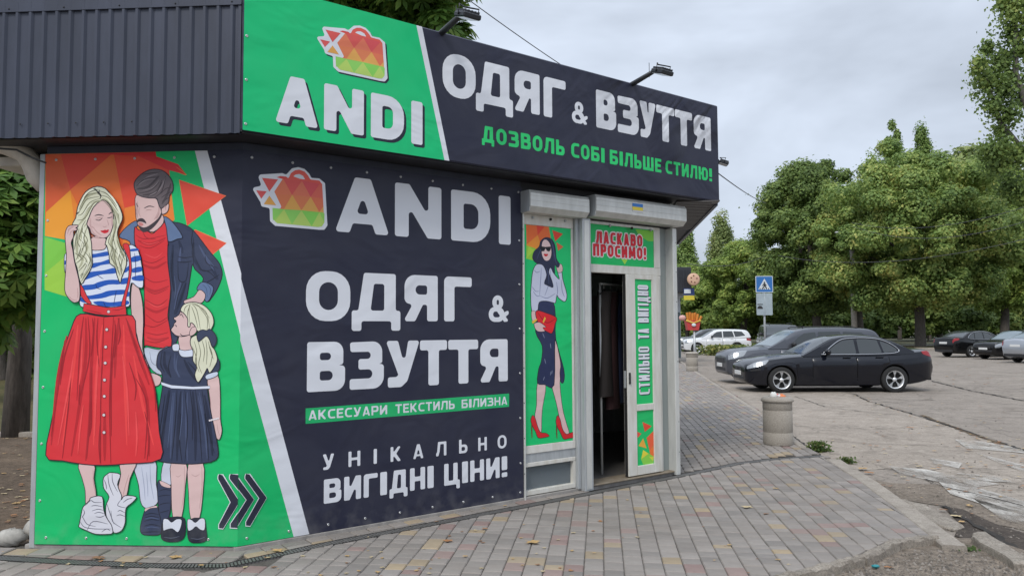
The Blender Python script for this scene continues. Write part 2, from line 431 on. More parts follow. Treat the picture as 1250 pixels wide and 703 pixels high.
# ------------------------------------------------------------------ printed vinyl
def vinyl(rgb, k=1.12):
    n = 'vinyl_%d_%d_%d' % rgb
    if n in MATS: return MATS[n]
    c = tuple(min(.85, lin(x) * k) for x in rgb)
    m = mat(n, c, rough=0.45, spec=0.28)
    t = m.node_tree; b = t.nodes['Principled BSDF']
    g = t.nodes.new('ShaderNodeNewGeometry')
    mp_ = t.nodes.new('ShaderNodeMapping'); mp_.inputs['Scale'].default_value = (.9, .9, 1.3); mp_.inputs['Rotation'].default_value = (.3, .5, .2)
    t.links.new(g.outputs['Position'], mp_.inputs[0])
    n1 = t.nodes.new('ShaderNodeTexNoise'); n1.inputs['Scale'].default_value = 1.7; n1.inputs['Detail'].default_value = 2; n1.inputs['Distortion'].default_value = 1.2
    t.links.new(mp_.outputs[0], n1.inputs[0])
    bp = t.nodes.new('ShaderNodeBump'); bp.inputs['Strength'].default_value = .38; bp.inputs['Distance'].default_value = .05
    t.links.new(n1.outputs['Fac'], bp.inputs['Height'])
    # pulled diagonal creases in places
    ma = t.nodes.new('ShaderNodeMapping'); ma.inputs['Rotation'].default_value = (0, 0, -.64); t.links.new(g.outputs['Position'], ma.inputs[0])
    mb_ = t.nodes.new('ShaderNodeMapping'); mb_.inputs['Rotation'].default_value = (0, .75, 0); t.links.new(ma.outputs[0], mb_.inputs[0])
    mc = t.nodes.new('ShaderNodeMapping'); mc.inputs['Scale'].default_value = (1.1, 1.1, 4.2); t.links.new(mb_.outputs[0], mc.inputs[0])
    n3 = t.nodes.new('ShaderNodeTexNoise'); n3.inputs['Scale'].default_value = 1.0; n3.inputs['Detail'].default_value = 2; n3.inputs['Distortion'].default_value = .5; t.links.new(mc.outputs[0], n3.inputs[0])
    n4 = t.nodes.new('ShaderNodeTexNoise'); n4.inputs['Scale'].default_value = .7; n4.inputs['Detail'].default_value = 1; t.links.new(g.outputs['Position'], n4.inputs[0])
    m4 = t.nodes.new('ShaderNodeMapRange'); m4.inputs['From Min'].default_value = .42; m4.inputs['From Max'].default_value = .62; t.links.new(n4.outputs['Fac'], m4.inputs[0])
    mm = t.nodes.new('ShaderNodeMath'); mm.operation = 'MULTIPLY'; t.links.new(n3.outputs['Fac'], mm.inputs[0]); 
    sx = t.nodes.new('ShaderNodeSeparateXYZ'); t.links.new(g.outputs['Position'], sx.inputs[0])
    mz = t.nodes.new('ShaderNodeMapRange'); mz.inputs['From Min'].default_value = 2.99; mz.inputs['From Max'].default_value = 3.01; t.links.new(sx.outputs['Z'], mz.inputs[0])
    mX = t.nodes.new('ShaderNodeMapRange'); mX.inputs['From Min'].default_value = -.4; mX.inputs['From Max'].default_value = 1.6; t.links.new(sx.outputs['X'], mX.inputs[0])
    m5 = t.nodes.new('ShaderNodeMath'); m5.operation = 'MULTIPLY'; t.links.new(mz.outputs[0], m5.inputs[0]); t.links.new(mX.outputs[0], m5.inputs[1])
    m6 = t.nodes.new('ShaderNodeMath'); m6.operation = 'MULTIPLY'; t.links.new(m5.outputs[0], m6.inputs[0]); t.links.new(m4.outputs[0], m6.inputs[1]); t.links.new(m6.outputs[0], mm.inputs[1])
    bp2 = t.nodes.new('ShaderNodeBump'); bp2.inputs['Strength'].default_value = 1.0; bp2.inputs['Distance'].default_value = .11
    t.links.new(mm.outputs[0], bp2.inputs['Height']); t.links.new(bp.outputs[0], bp2.inputs['Normal']); t.links.new(bp2.outputs[0], b.inputs['Normal'])
    # faint dust and fading
    n2 = t.nodes.new('ShaderNodeTexNoise'); n2.inputs['Scale'].default_value = 3.0; n2.inputs['Detail'].default_value = 5
    t.links.new(g.outputs['Position'], n2.inputs[0])
    mr = t.nodes.new('ShaderNodeMapRange'); mr.inputs['From Min'].default_value = .3; mr.inputs['From Max'].default_value = .75; mr.inputs['To Min'].default_value = 0; mr.inputs['To Max'].default_value = .035
    t.links.new(n2.outputs['Fac'], mr.inputs[0])
    # splashed dirt along the lower edge of the sheet
    n7 = t.nodes.new('ShaderNodeTexNoise'); n7.inputs['Scale'].default_value = 9; n7.inputs['Detail'].default_value = 6; t.links.new(g.outputs['Position'], n7.inputs[0])
    z7 = t.nodes.new('ShaderNodeMapRange'); z7.inputs['From Min'].default_value = .28; z7.inputs['From Max'].default_value = .03; z7.inputs['To Max'].default_value = .16
    t.links.new(sx.outputs['Z'], z7.inputs[0])
    r7 = t.nodes.new('ShaderNodeMapRange'); r7.inputs['From Min'].default_value = .45; r7.inputs['From Max'].default_value = .7; t.links.new(n7.outputs['Fac'], r7.inputs[0])
    m7 = t.nodes.new('ShaderNodeMath'); m7.operation = 'MULTIPLY_ADD'; t.links.new(z7.outputs[0], m7.inputs[0]); t.links.new(r7.outputs[0], m7.inputs[1]); t.links.new(mr.outputs[0], m7.inputs[2])
    mx_ = t.nodes.new('ShaderNodeMix'); mx_.data_type = 'RGBA'; mx_.inputs['A'].default_value = (*c, 1); mx_.inputs['B'].default_value = (.35, .34, .33, 1)
    t.links.new(m7.outputs[0], mx_.inputs['Factor']); t.links.new(mx_.outputs['Result'], b.inputs['Base Color'])
    return m
WHT = (208, 210, 216); BLK = (38, 40, 57); GRN = (16, 176, 100); INK = (32, 30, 42)
SKIN = (205, 175, 172); SKIN2 = (176, 142, 140); BLOND = (208, 208, 184); BLD2 = (104, 104, 82)
RED = (205, 50, 56); RED2 = (150, 30, 40); NAVY = (52, 60, 84); NAVY2 = (30, 34, 50); BLUE = (30, 82, 170); DENIM = (92, 112, 146); HAIRB = (98, 88, 92); HAIRB2 = (58, 50, 56)

ZO = {'A': (75, 220, 7.03), 'B': (75, 300, 6.39), 'C': (145, 200, 6.39), 'D': (160, 290, 6.39), 'E': (180, 360, 6.39), 'F': (50, 380, 3.70), 'G': (90, 560, 6.69),
      'H': (180, 440, 3.125), 'I': (636, 270, 7.03), 'J': (636, 350, 6.39), 'K': (636, 450, 6.39), 'L': (300, 200, 7.81), 'Q': (50, 160, 4.135), 'X': (0, 0, 1.0),
      'S': (280, 0, 2.703), 'T': (560, 0, 2.703), 'V': (290, 190, 2.703), 'W': (290, 430, 2.575), 'M': (620, 220, 3.513), 'N': (620, 420, 3.513), 'Y': (0, 150, 2.509), 'U': (0, 410, 2.4)}
def zp(s):
    """'A 330,65 400,80 B 10,20' -> photo positions of a traced outline"""
    out = []; z = ZO['X']
    for tok in s.split():
        if tok in ZO: z = ZO[tok]; continue
        x, y = tok.split(','); out.append((z[0] + float(x) / z[2], z[1] + float(y) / z[2]))
    return out
class Print:
    def __init__(s, pl, off): s.pl = pl; s.off = off; s.mb = MB(); s.n = 0; s.lay = 0
    def raw(s, L, col, pl=None):
        s.lay += 1; pl = pl or s.pl; o = s.off + s.lay * 4e-5
        q = [(a, min(b, 2.962)) for a, b in (pl.hit(*p) for p in L)]
        s.mb.poly([q], lambda x, y: pl.P(x, y, o), vinyl(col))
    def area(s, t, col, sm=True, ink=0.9, inkc=INK, k=3):
        L = zp(t)
        if sm: L = smooth2(L, True, k)
        s.raw(L, col)
        if ink: s.line(L, inkc, ink, True)
    def line(s, L, col=INK, w=.8, closed=False, taper=False):
        if isinstance(L, str): L = smooth2(zp(L), False, 4)
        s.lay += 1; o = s.off + s.lay * 4e-5; pl = s.pl
        for q in ribbon(L, w, closed, taper):
            s.mb.poly([[pl.hit(*p) for p in q]], lambda x, y: pl.P(x, y, o), vinyl(col))
    def lines(s, ts, col=INK, w=.8):
        for t in ts.split('|'): s.line(t, col, w, taper=True)
    def dot(s, x, y, r, col):
        s.raw([(x + r * math.cos(a), y + r * math.sin(a)) for a in [i * math.pi / 4 for i in range(8)]], col)
    def done(s, name, parent, label=None):
        o = s.mb.build(name, parent, label); s.mb = MB(); return o

def corner_x(y): return 289.8 + (669 - y) * (297.0 - 289.8) / 491
def clipx(L, keep_left):
    out = []
    def side(p): return (corner_x(p[1]) - p[0]) * (1 if keep_left else -1)
    for i in range(len(L)):
        a = L[i - 1]; b = L[i]; sa, sb = side(a), side(b)
        if (sa >= 0) != (sb >= 0):
            t = sa / (sa - sb); out.append((a[0] + (b[0] - a[0]) * t, a[1] + (b[1] - a[1]) * t))
        if sb >= 0: out.append(b)
    return out
def both(mb, L, col, off):
    for keep, pl in ((True, PL), (False, PR)):
        q = clipx(L, keep)
        if len(q) < 3: continue
        h = [pl.hit(*p) for p in q]
        h = [((a if a < LU - .03 else LU + BO * .374) if keep else (a if a > .03 else -BO * .374), b) for a, b in h]
        mb.poly([h], lambda x, y: pl.P(x, y, off), vinyl(col))

def logo(pr, fn, dark=False):
    """triangle-mosaic shopping bag; fn maps the traced logo outline (photo positions of the wall logo) to (u, z)"""
    pl = pr.pl
    def put(L, col, dx=0, dy=0, sm=False):
        pr.lay += 1; o = pr.off + pr.lay * 4e-5
        pr.mb.poly([[fn(p[0] + dx, p[1] + dy) for p in L]], lambda x, y: pl.P(x, y, o), vinyl(col))
    def rr(s, r):
        L = zp(s); return fillet(L, r)
    halo = rr('L 265,100 340,95 375,110 430,50 490,38 550,55 595,100 615,140 690,145 745,190 768,590 740,632 690,632 270,595 222,550 218,428 140,410 130,370 58,250 70,230 140,215 112,135 125,108', 2.6)
    if dark: put(halo, NAVY2, 1.9, 2.4)
    put(halo, WHT)
    body = rr('L 345,145 400,140 420,95 460,68 500,62 550,80 585,120 605,155 690,165 718,200 738,565 715,600 680,607 290,570 248,530 245,425 340,435 262,270', 2.4)
    put(body, (214, 88, 78))
    put(zp('L 285,135 320,122 375,128 395,145 340,150'), (205, 70, 64))
    put(rr('L 442,125 465,108 500,103 535,120 556,155 505,148', .5), WHT)
    put(rr('L 245,425 340,435 740,470 738,565 715,600 680,607 290,570 248,530', 2.0), (150, 198, 92))
    for s_, c in (('345,145 430,300 290,300 262,270', (212, 116, 84)), ('262,270 290,300 430,300 355,435 340,435', (210, 118, 78)),
                  ('350,150 525,165 432,300', (207, 84, 80)), ('525,170 608,320 432,300', (211, 112, 86)), ('525,165 695,195 608,320', (205, 80, 84)),
                  ('695,200 718,205 724,335 608,320', (210, 100, 84)), ('608,320 724,335 730,468 690,465', (212, 112, 80)), ('432,300 355,435 520,447', (214, 158, 80)),
                  ('432,300 608,320 520,447', (210, 120, 80)), ('608,320 520,447 690,465', (214, 158, 84)), ('730,410 732,468 690,466', (214, 160, 84)),
                  ('245,425 250,545 355,437', (134, 196, 92)), ('355,437 268,552 290,570 430,582', (172, 200, 96)), ('355,437 520,447 430,582', (134, 196, 92)),
                  ('520,447 430,582 618,600', (172, 200, 100)), ('520,447 690,465 618,600', (128, 198, 86)), ('690,465 618,600 680,607 715,600 737,565', (172, 202, 100)), ('690,465 730,468 737,565', (140, 200, 92))):
        put(zp('L ' + s_), c)
    put(zp('L 145,140 298,155 215,270'), (207, 84, 80))
    put(zp('L 90,258 190,268 138,338'), (207, 84, 84))
    put(zp('L 215,308 162,390 280,400'), (214, 156, 78))

# ---- the wrap banner round the corner of the kiosk
ZT = 2.965; ZB = 0.03
wrap = thing('vinyl_banner', 'large dark vinyl banner with green end wrapping the kiosk corner from ground to soffit', 'banner', CR)
BO = 0.022
mb = MB()
def sheet(pl, u0, u1, z0, z1, off, m, nu=1, back=.018):
    mb.pbox(pl, u0, u1, z0, z1, off - back, off, m, 0)
UB = PR.hit(636.5, 420)[0]
sheet(PL, 0.0, LU + BO * .373, ZB, ZT, BO, vinyl(BLK)); sheet(PR, -BO * .37, UB, ZB, ZT, BO, vinyl(BLK))
mb.build('vinyl_sheet', wrap)
mb = MB()
greenL = [(40, 668.5), (57.8, 177), (239, 169.8), (291, 409), (354, 660), (290, 668.5)]
gl = [(40, 672), (57.2, 172), (240, 166), (292, 409), (357, 672)]
def clampz(pl, h): return [(a, min(max(b, ZB + .002), ZT - .002)) for a, b in h]
def both2(mb, L, col, off):
    for keep, pl in ((True, PL), (False, PR)):
        q = clipx(L, keep)
        if len(q) < 3: continue
        h = clampz(pl, [pl.hit(*p) for p in q])
        h = [((max(.002, a) if a < LU - .03 else LU + BO * .374) if keep else (a if a > .03 else -BO * .374), b) for a, b in h]
        mb.poly([h], lambda x, y: pl.P(x, y, off), vinyl(col))
both2(mb, gl, GRN, BO + 3e-4)
mb.build('printed_green_field', wrap)
mb = MB()
both2(mb, [(240, 166), (255, 166), (293, 334), (376, 675), (357, 675), (292, 409)], WHT, BO + 5e-4)
mb.build('printed_white_stripe', wrap)
# coloured facets
pr = Print(PL, BO + 6e-4)
for s_, c in (('Q 34,72 360,68 420,95 500,128 650,200 682,450 520,600 30,532', (216, 100, 44)), ('Q 34,72 110,75 158,300 38,410', (205, 88, 48)),
              ('Q 110,75 362,68 375,110 158,300', (204, 64, 46)), ('Q 375,108 500,128 655,200 668,330 430,392', (214, 70, 48)), ('Q 375,110 430,392 400,520 215,420 158,300', (216, 104, 50)),
              ('Q 36,412 158,302 190,560 30,532', (226, 150, 48)), ('Q 158,302 215,420 190,560', (222, 128, 46)), ('Q 430,392 668,330 682,450 420,600', (222, 124, 50)),
              ('Y 143,350 260,385 300,420 143,462', (120, 190, 70)), ('Y 143,462 230,390 300,420 300,560 143,512', (150, 196, 70)),
              ('Q 240,69 420,66 505,70 500,45 588,45 590,132 700,172 742,225 650,200 500,130', (204, 46, 48)), ('Q 360,68 484,58 505,106', (26, 160, 84))):
    pr.raw(zp(s_), c)
pr.lines('Q 690,185 742,225 700,212', (220, 120, 60), .9)
pr.done('printed_facets', wrap)
for t in ('Q 705,250 940,330 745,480', 'Q 785,500 943,568 870,628 700,600'):
    pr.raw(zp(t), (216, 76, 58)); pr.line(zp(t), (222, 130, 70), .7, True); pr.done('printed_triangle', wrap)
# man
pr.area('C 365,415 430,455 500,470 590,520 D 600,80 640,130 700,205 722,290 690,390 640,470 605,500 560,420 540,400 575,320 510,250 490,210 470,330 440,500 400,570 E 250,330 225,385 190,385 180,250 D 310,560 325,420 305,250 290,30 C 385,500', NAVY, ink=1.1)
pr.lines('D 500,40 500,150 560,260|D 600,150 650,250 690,330|D 340,60 330,250 350,420|D 440,350 400,480 360,600|C 480,600 500,660 510,700', (38, 46, 68), 4.2)
pr.lines('D 540,60 600,170 660,260|D 400,80 390,180 400,180|D 400,350 380,430 350,560', (70, 80, 110), 2.6)
pr.lines('D 520,180 570,260 660,250|D 500,0 495,120 500,210|D 590,120 600,200 690,240|D 540,250 620,270 680,330|D 370,190 430,195 490,185|D 375,150 430,160 492,150|D 378,195 385,330 440,335 460,200|D 340,100 330,260 345,420|D 420,350 380,450 350,600|D 600,350 640,330 700,290|C 590,520 580,600 590,680|D 440,360 400,480 370,560', NAVY2, 1.1)
pr.lines('D 560,100 620,180 660,230|D 350,300 360,400 350,480', (72, 84, 112), 1.2)
pr.area('D 560,350 620,362 655,400 620,490 590,495 580,430 525,405', DENIM)
pr.lines('D 570,370 600,400 605,470|D 600,360 630,400 625,450', (60, 76, 106), .7)
pr.area('D 430,490 500,462 545,408 590,440 582,488 550,515 470,520 428,512', SKIN, ink=.8)
pr.area('C 20,575 60,510 140,450 165,475 140,520 140,640 170,703 110,703 100,610', DENIM)
pr.area('C 138,498 170,520 240,530 285,545 372,460 390,560 400,640 D 300,60 300,200 322,400 300,600 E 185,240 200,400 100,410 0,392 F 475,158 470,0 D 118,700 115,380 95,160 45,60', RED, ink=1.0)
pr.lines('D 80,200 190,240 290,190|D 110,380 200,420 310,380|D 120,540 210,580 300,540|C 160,600 260,630 380,580|E 10,330 90,350 180,330', (176, 38, 46), 3.4)
pr.lines('C 150,560 220,590 380,560|C 170,640 260,660 370,600|D 80,170 180,200 280,150|D 90,290 190,350 300,330|D 120,400 200,440 300,400|D 120,480 220,530 300,480|D 130,600 220,660 300,620|C 200,530 230,580 300,590|E 0,290 90,310 175,290|F 478,60 520,70 580,40|F 478,130 530,140 585,120', RED2, .9)
pr.lines('D 120,130 200,160 260,120|D 140,500 210,540 280,520|C 190,610 250,630 330,610', (224, 78, 80), 1.0)
pr.area('C 345,400 362,465 285,535 235,500', SKIN)
pr.area('C 150,250 250,265 308,280 335,340 345,400 300,470 215,515 170,490 152,440 145,360', SKIN, ink=.8)
pr.lines('C 325,320 325,380 290,440|C 160,300 158,360 160,420', (186, 154, 152), 2.2)
pr.area('C 350,345 390,305 405,330 392,380 352,397', SKIN, ink=.8)
pr.area('C 160,440 190,428 215,440 230,470 205,460 175,455 160,470 180,490 215,500 260,480 320,430 345,385 350,405 330,445 285,500 240,530 200,535 172,500 155,465', HAIRB2, ink=0)
pr.area('C 168,462 190,462 208,478 190,490 172,482', (190, 120, 118), ink=0)
pr.area('C 365,415 430,455 510,570 470,590 405,612 392,560 385,500', DENIM)
pr.area('C 135,155 185,92 250,55 320,50 380,75 430,140 436,215 410,250 400,310 352,350 335,345 318,300 308,275 250,272 190,260 150,232', HAIRB, ink=1.0)
pr.lines('C 160,200 250,180 330,100|C 200,250 300,230 350,150|C 350,320 390,250 420,160', (72, 64, 68), 3.0)
pr.lines('C 170,170 240,110 320,85|C 250,255 330,210 380,110', (128, 118, 122), 1.8)
pr.lines('C 150,180 230,120 330,110|C 150,205 240,190 320,100|C 170,235 260,215 330,150|C 230,265 310,230 350,130|C 290,270 350,220 380,100|C 340,240 380,200 425,190|C 345,270 390,240 432,220|C 350,300 385,280 405,270|C 200,90 260,80 340,70', HAIRB2, .9)
pr.lines('C 180,160 240,130 300,125|C 200,215 280,190 330,130', (140, 130, 132), .7)
pr.lines('C 212,352 250,335 292,342|C 152,310 160,335 168,338', HAIRB2, 1.0)
pr.lines('C 228,366 248,362 270,366|C 175,345 172,390 188,420|C 155,350 150,380 165,432|C 365,345 380,335 378,365|C 330,385 315,420 300,430', SKIN2, .7)
pr.area('F 475,165 540,172 590,160 590,250 550,285 500,250', (182, 190, 204), ink=.8)
pr.lines('F 500,180 510,230 545,250|F 560,175 560,220 552,260', (120, 128, 146), .7)
pr.area('F 500,278 545,290 552,310 540,332 515,332', SKIN, ink=.8)
pr.area('G 750,20 810,20 820,160 803,205 730,172', (190, 194, 208), ink=.8)
pr.area('G 505,60 525,10 680,0 690,200 708,335 640,392 588,385 560,330 545,200', (190, 194, 208), ink=.9)
pr.lines('G 570,60 590,200 600,330|G 640,40 645,180 670,320|G 610,100 620,220 622,300', (150, 156, 176), .9)
pr.area('G 718,165 700,190 700,280 712,430 725,560 770,520 803,420 815,260 800,225 740,215', NAVY, ink=.9)
pr.area('G 720,170 735,212 800,230 800,205', SKIN, ink=.5)
pr.lines('G 705,300 750,290 805,290|G 710,370 750,355 805,350|G 718,430 760,420 795,410|G 712,255 760,240 808,250', NAVY2, 1.0)
pr.area('G 590,430 605,405 640,385 695,378 712,430 728,500 725,600 640,612 572,600 562,540', NAVY, ink=.9)
pr.area('G 600,420 600,395 640,385 690,372 695,388 640,395', SKIN, ink=.4)
pr.lines('G 595,450 650,435 712,445|G 590,500 650,485 720,495|G 590,540 650,525 725,540|G 575,590 650,585 725,585|G 600,470 650,460 710,468', NAVY2, 1.1)
pr.lines('G 600,480 650,470 710,482|G 600,555 650,545 715,555', (74, 86, 118), 1.1)
pr.done('printed_man', wrap)
# girl
pr.area('H 98,388 155,390 152,470 138,592 104,592 98,470', SKIN, ink=.7)
pr.area('H 163,392 219,390 220,480 205,598 172,598 164,500', SKIN, ink=.7)
pr.lines('H 115,435 125,440 135,432|H 175,430 190,438 205,430|H 148,400 148,480 138,560|H 214,400 215,480 205,560', SKIN2, .8)
pr.area('H 62,645 75,600 140,592 152,620 150,660 132,682 90,686 62,675', (34, 38, 52), ink=.8)
pr.area('H 160,640 172,600 220,600 230,640 231,680 195,690 166,682', (34, 38, 52), ink=.8)
pr.lines('H 70,668 100,672 130,665|H 172,672 200,676 226,668', (90, 96, 112), .8)
pr.area('H 68,602 85,600 100,612 118,600 138,603 134,632 122,650 102,636 80,640 68,642', (205, 208, 218), ink=.7)
pr.area('H 160,603 175,602 190,613 210,597 226,602 225,640 208,640 192,628 178,640 162,642', (205, 208, 218), ink=.7)
pr.area('H 235,60 275,55 284,120 285,220 291,265 280,300 262,285 250,290 245,225 246,150', SKIN, ink=.8)
pr.lines('H 262,240 264,270 270,290|H 272,240 276,265 282,285|H 240,100 248,160 247,210', SKIN2, .7)
pr.area('E 108,445 150,415 215,400 270,440 370,470 470,470 560,490 578,550 560,595 490,610 480,703 H 235,108 250,200 275,325 268,375 200,390 130,390 62,382 45,360 48,220 62,120 66,85 E 125,600 90,560 92,490', NAVY, ink=1.1)
pr.lines('H 90,110 70,250 60,360|H 135,115 125,250 120,380|H 180,115 190,250 190,380|H 225,130 245,250 255,360|E 150,440 150,540 200,640|E 300,500 350,600 420,690', (36, 42, 62), 4.0)
pr.lines('H 110,120 100,250 95,370|H 160,120 155,250 160,380|H 205,120 225,250 235,370|E 230,450 230,560 270,640', (68, 78, 106), 2.6)
pr.lines('H 95,110 80,200 60,300|H 120,110 115,220 100,380|H 150,110 160,250 150,385|H 190,110 205,240 215,385|H 215,110 235,240 262,350|H 170,110 180,200 178,300|E 130,440 120,540 150,600|E 200,470 180,560 200,640|E 330,520 400,600 430,680|H 75,130 62,220 50,300|H 135,200 130,300 140,385|H 225,200 235,290 240,380', NAVY2, 1.3)
pr.lines('H 105,120 95,230 85,330|H 140,120 140,200 130,300|H 200,130 220,230 235,330|E 250,470 240,560 260,640', (76, 88, 116), 1.2)
pr.area('H 60,80 100,92 180,98 245,95 245,106 180,108 100,105 62,92', (200, 206, 220), sm=False, ink=.5)
pr.area('E 472,622 555,596 557,628 480,656', (190, 200, 216), ink=.7)
pr.area('E 262,320 345,300 352,370 362,425 300,440 268,420', SKIN, ink=.7)
pr.area('E 210,392 235,380 262,385 262,430 240,436 215,430', (200, 206, 220), ink=.7)
pr.area('E 262,425 310,432 375,425 374,472 330,483 285,480 264,455', (200, 206, 220), ink=.7)
pr.area('E 280,120 265,150 240,170 222,178 224,190 240,205 222,225 222,238 200,270 215,295 245,318 300,322 355,300 385,240 350,150', SKIN, ink=.9)
pr.lines('E 268,165 280,150 298,180|E 262,130 285,135 305,150|E 228,235 240,240 242,250|E 270,300 290,318 330,312', INK, 1.0)
pr.area('E 360,330 350,380 372,440 370,510 400,560 385,620 405,675 430,660 470,590 482,570 500,605 535,560 560,500 540,430 515,395 500,330 420,310', BLOND, ink=1.0)
pr.lines('E 380,360 400,440 390,520 420,600|E 410,360 430,450 415,540 440,610|E 440,350 460,430 450,520|E 470,350 480,440 475,540|E 500,400 520,470 500,560|E 365,400 395,480 400,560|E 490,360 505,430 530,500', BLD2, .9)
pr.area('E 275,112 300,75 350,58 400,60 460,85 515,145 532,215 510,270 480,320 430,290 400,275 385,240 355,215 345,250 330,240 330,190 305,150 282,130', BLOND, ink=1.0)
pr.lines('E 350,62 340,120 345,230|E 360,62 420,90 500,180|E 355,65 400,120 430,280|E 370,70 470,130 500,260|E 340,75 310,100 300,140|E 350,80 330,130 330,180|E 360,90 385,160 410,260|E 420,100 480,180 480,280', BLD2, .8)
pr.area('E 345,290 362,255 392,250 398,285 372,312 348,318', SKIN, ink=.6)
pr.area('E 402,300 440,272 480,278 500,265 540,300 555,350 540,395 518,400 500,350 475,320 440,345 412,362', NAVY, ink=1.0)
for i in range(6): pr.dot(180 + (245 + i * 6.5) / 3.125, 440 + (226 - i * 1.6) / 3.125, 1.2, (214, 206, 210))
pr.done('printed_girl', wrap)
# woman
pr.area('G 62,35 188,40 186,150 205,290 170,340 122,375 115,250 90,150', SKIN, ink=.8)
pr.area('G 402,25 532,15 480,150 455,280 425,320 385,235 395,170 405,110', SKIN, ink=.8)
pr.lines('G 180,80 182,180 200,280|G 470,120 440,220 420,300', SKIN2, .9)
pr.area('G 68,520 78,470 95,390 118,362 150,330 165,305 252,298 265,400 290,470 342,530 338,592 300,603 200,602 130,575 66,545', (204, 204, 212), ink=1.0)
pr.lines('G 120,370 160,330 190,345 250,345|G 165,375 200,370 258,380|G 170,415 220,400 265,410|G 190,435 230,425 275,440|G 200,460 240,465 278,450|G 90,450 130,520 200,540|G 130,575 180,500 300,520|G 75,500 110,545 200,560 330,560|G 100,400 110,430 90,470|G 250,585 290,560 320,575', (90, 90, 104), .9)
pr.area('G 262,205 265,145 300,112 325,103 402,120 378,200 412,290 408,325 440,290 530,300 500,345 452,385 442,440 440,510 410,575 350,592 330,530 288,460 285,370 310,300 272,240', (204, 204, 212), ink=1.0)
pr.lines('G 300,120 310,200 345,290|G 335,110 340,180 380,260|G 410,320 380,370 450,390|G 380,420 400,410 440,430|G 370,455 400,445 440,460|G 325,410 340,500 410,550|G 290,350 320,440 350,520|G 425,345 460,320 500,310|G 270,160 285,200 290,240', (90, 90, 104), .9)
pr.area('B 575,290 620,325 650,440 658,600 F 470,170 495,240 500,275 480,270 B 610,700 575,600 560,430', SKIN, ink=.8)
pr.area('F 190,12 300,25 425,20 442,110 470,190 505,280 530,370 545,540 552,662 400,684 250,690 110,670 35,645 70,450 95,250 150,75', RED, ink=1.2)
pr.lines('F 215,30 215,200 190,400 150,650|F 255,30 240,250 235,450 215,670|F 365,30 350,150 345,300|F 400,40 440,160 500,330|F 440,260 490,400 500,650|F 130,110 90,300 60,600|F 300,450 300,560 300,670', (172, 36, 44), 4.2)
pr.lines('F 180,60 160,250 110,600|F 290,60 262,300 250,600|F 385,60 390,300 400,600|F 430,200 470,420 520,600', (222, 66, 66), 3.4)
pr.lines('F 205,25 190,150 175,400|F 225,25 232,200 190,380|F 240,250 235,450 220,660|F 245,30 250,100 240,200|F 270,30 265,120 275,250|F 345,40 350,150 342,210|F 360,30 370,100 360,150|F 395,30 430,130 470,260|F 410,230 440,330 435,400|F 440,300 490,420 480,660|F 120,130 100,280 60,560|F 150,250 140,400 110,660|F 350,60 330,300 330,560|F 470,200 520,330 530,450|F 280,500 275,600 280,680|F 480,450 500,560 490,670|F 190,300 185,400 190,420|F 240,380 240,500 232,560|F 160,80 120,200 100,330', RED2, 1.7)
pr.lines('F 200,120 195,250 185,330|F 160,200 140,330 90,600|F 270,200 262,350 255,560|F 380,200 400,350 410,560|F 440,450 445,560 440,650|F 205,420 190,520 180,640', (224, 74, 76), 2.2)
pr.lines('F 296,22 290,200 282,420 282,684|F 340,22 330,200 322,420 328,682', RED2, 1.3)
pr.area('B 45,95 60,60 80,80 70,200 50,210', (206, 212, 226), ink=.8)
pr.area('B 48,120 70,118 70,150 48,150', BLUE, sm=False, ink=0)
pr.area('B 250,25 300,22 370,5 420,60 520,30 560,-5 612,28 640,120 657,250 655,325 615,325 565,292 552,400 545,475 400,480 290,468 185,480 163,440 172,380 180,300 200,200 220,100', (206, 212, 226), ink=1.0)
for s_ in ('B 246,70 290,66 385,48 392,78 310,92 252,98', 'B 262,142 330,130 400,108 410,140 330,155 264,178', 'B 235,212 300,200 350,195 440,175 452,215 345,226 290,240 195,272 198,255',
           'B 183,312 270,302 310,285 390,268 480,272 478,302 390,305 300,335 250,345 195,345', 'B 205,388 240,390 330,372 390,352 515,345 512,378 420,388 340,410 230,418',
           'B 170,405 200,410 215,445 168,432', 'B 270,440 330,432 400,442 500,432 540,430 545,455 470,472 350,474 300,462', 'B 566,95 628,80 634,118 568,130', 'B 573,182 640,166 645,202 575,212', 'B 575,245 652,232 655,275 578,270',
           'B 560,30 612,26 622,40 562,48', 'B 490,262 550,252 552,290 484,302', 'B 505,200 545,160 548,190 520,212', 'B 530,372 550,360 550,392 530,398'):
    pr.area(s_, BLUE, ink=0, k=3)
pr.lines('B 300,230 330,250 350,260|B 290,300 300,330 330,340|B 450,350 440,400 430,460|B 350,440 360,460 365,475|B 590,60 600,150 595,270', (20, 40, 90), .8)
pr.area('B 500,0 545,-5 560,90 568,190 552,300 528,400 515,472 488,470 510,380 540,270 548,180 545,110', RED, ink=.8)
pr.area('B 168,305 192,330 225,400 258,452 228,452 195,420 172,380', RED, ink=.8)
pr.area('B 198,452 290,465 380,482 450,478 522,465 528,540 400,546 290,535 190,512', RED, sm=False, ink=1.0)
pr.lines('B 215,500 300,520 340,530|B 420,500 470,500 520,480', RED2, 1.0)
for x, y in ((318, 2), (310, 82), (305, 160), (303, 232), (300, 308), (299, 381), (297, 465), (298, 543)):
    pr.dot(50 + x / 3.7, 380 + y / 3.7, 2.3, (120, 60, 66)); pr.dot(50 + x / 3.7, 380 + y / 3.7, 1.7, (206, 196, 198))
pr.area('A 285,500 395,490 405,585 340,605 272,592', SKIN, ink=.7)
pr.area('A 365,180 420,190 455,240 470,300 468,400 455,450 425,488 385,502 335,490 285,465 268,420 240,380 245,350 265,310 300,240', SKIN, ink=.9)
pr.lines('A 275,330 275,400 300,460 350,495|A 455,260 462,330 455,400', (188, 156, 154), 2.4)
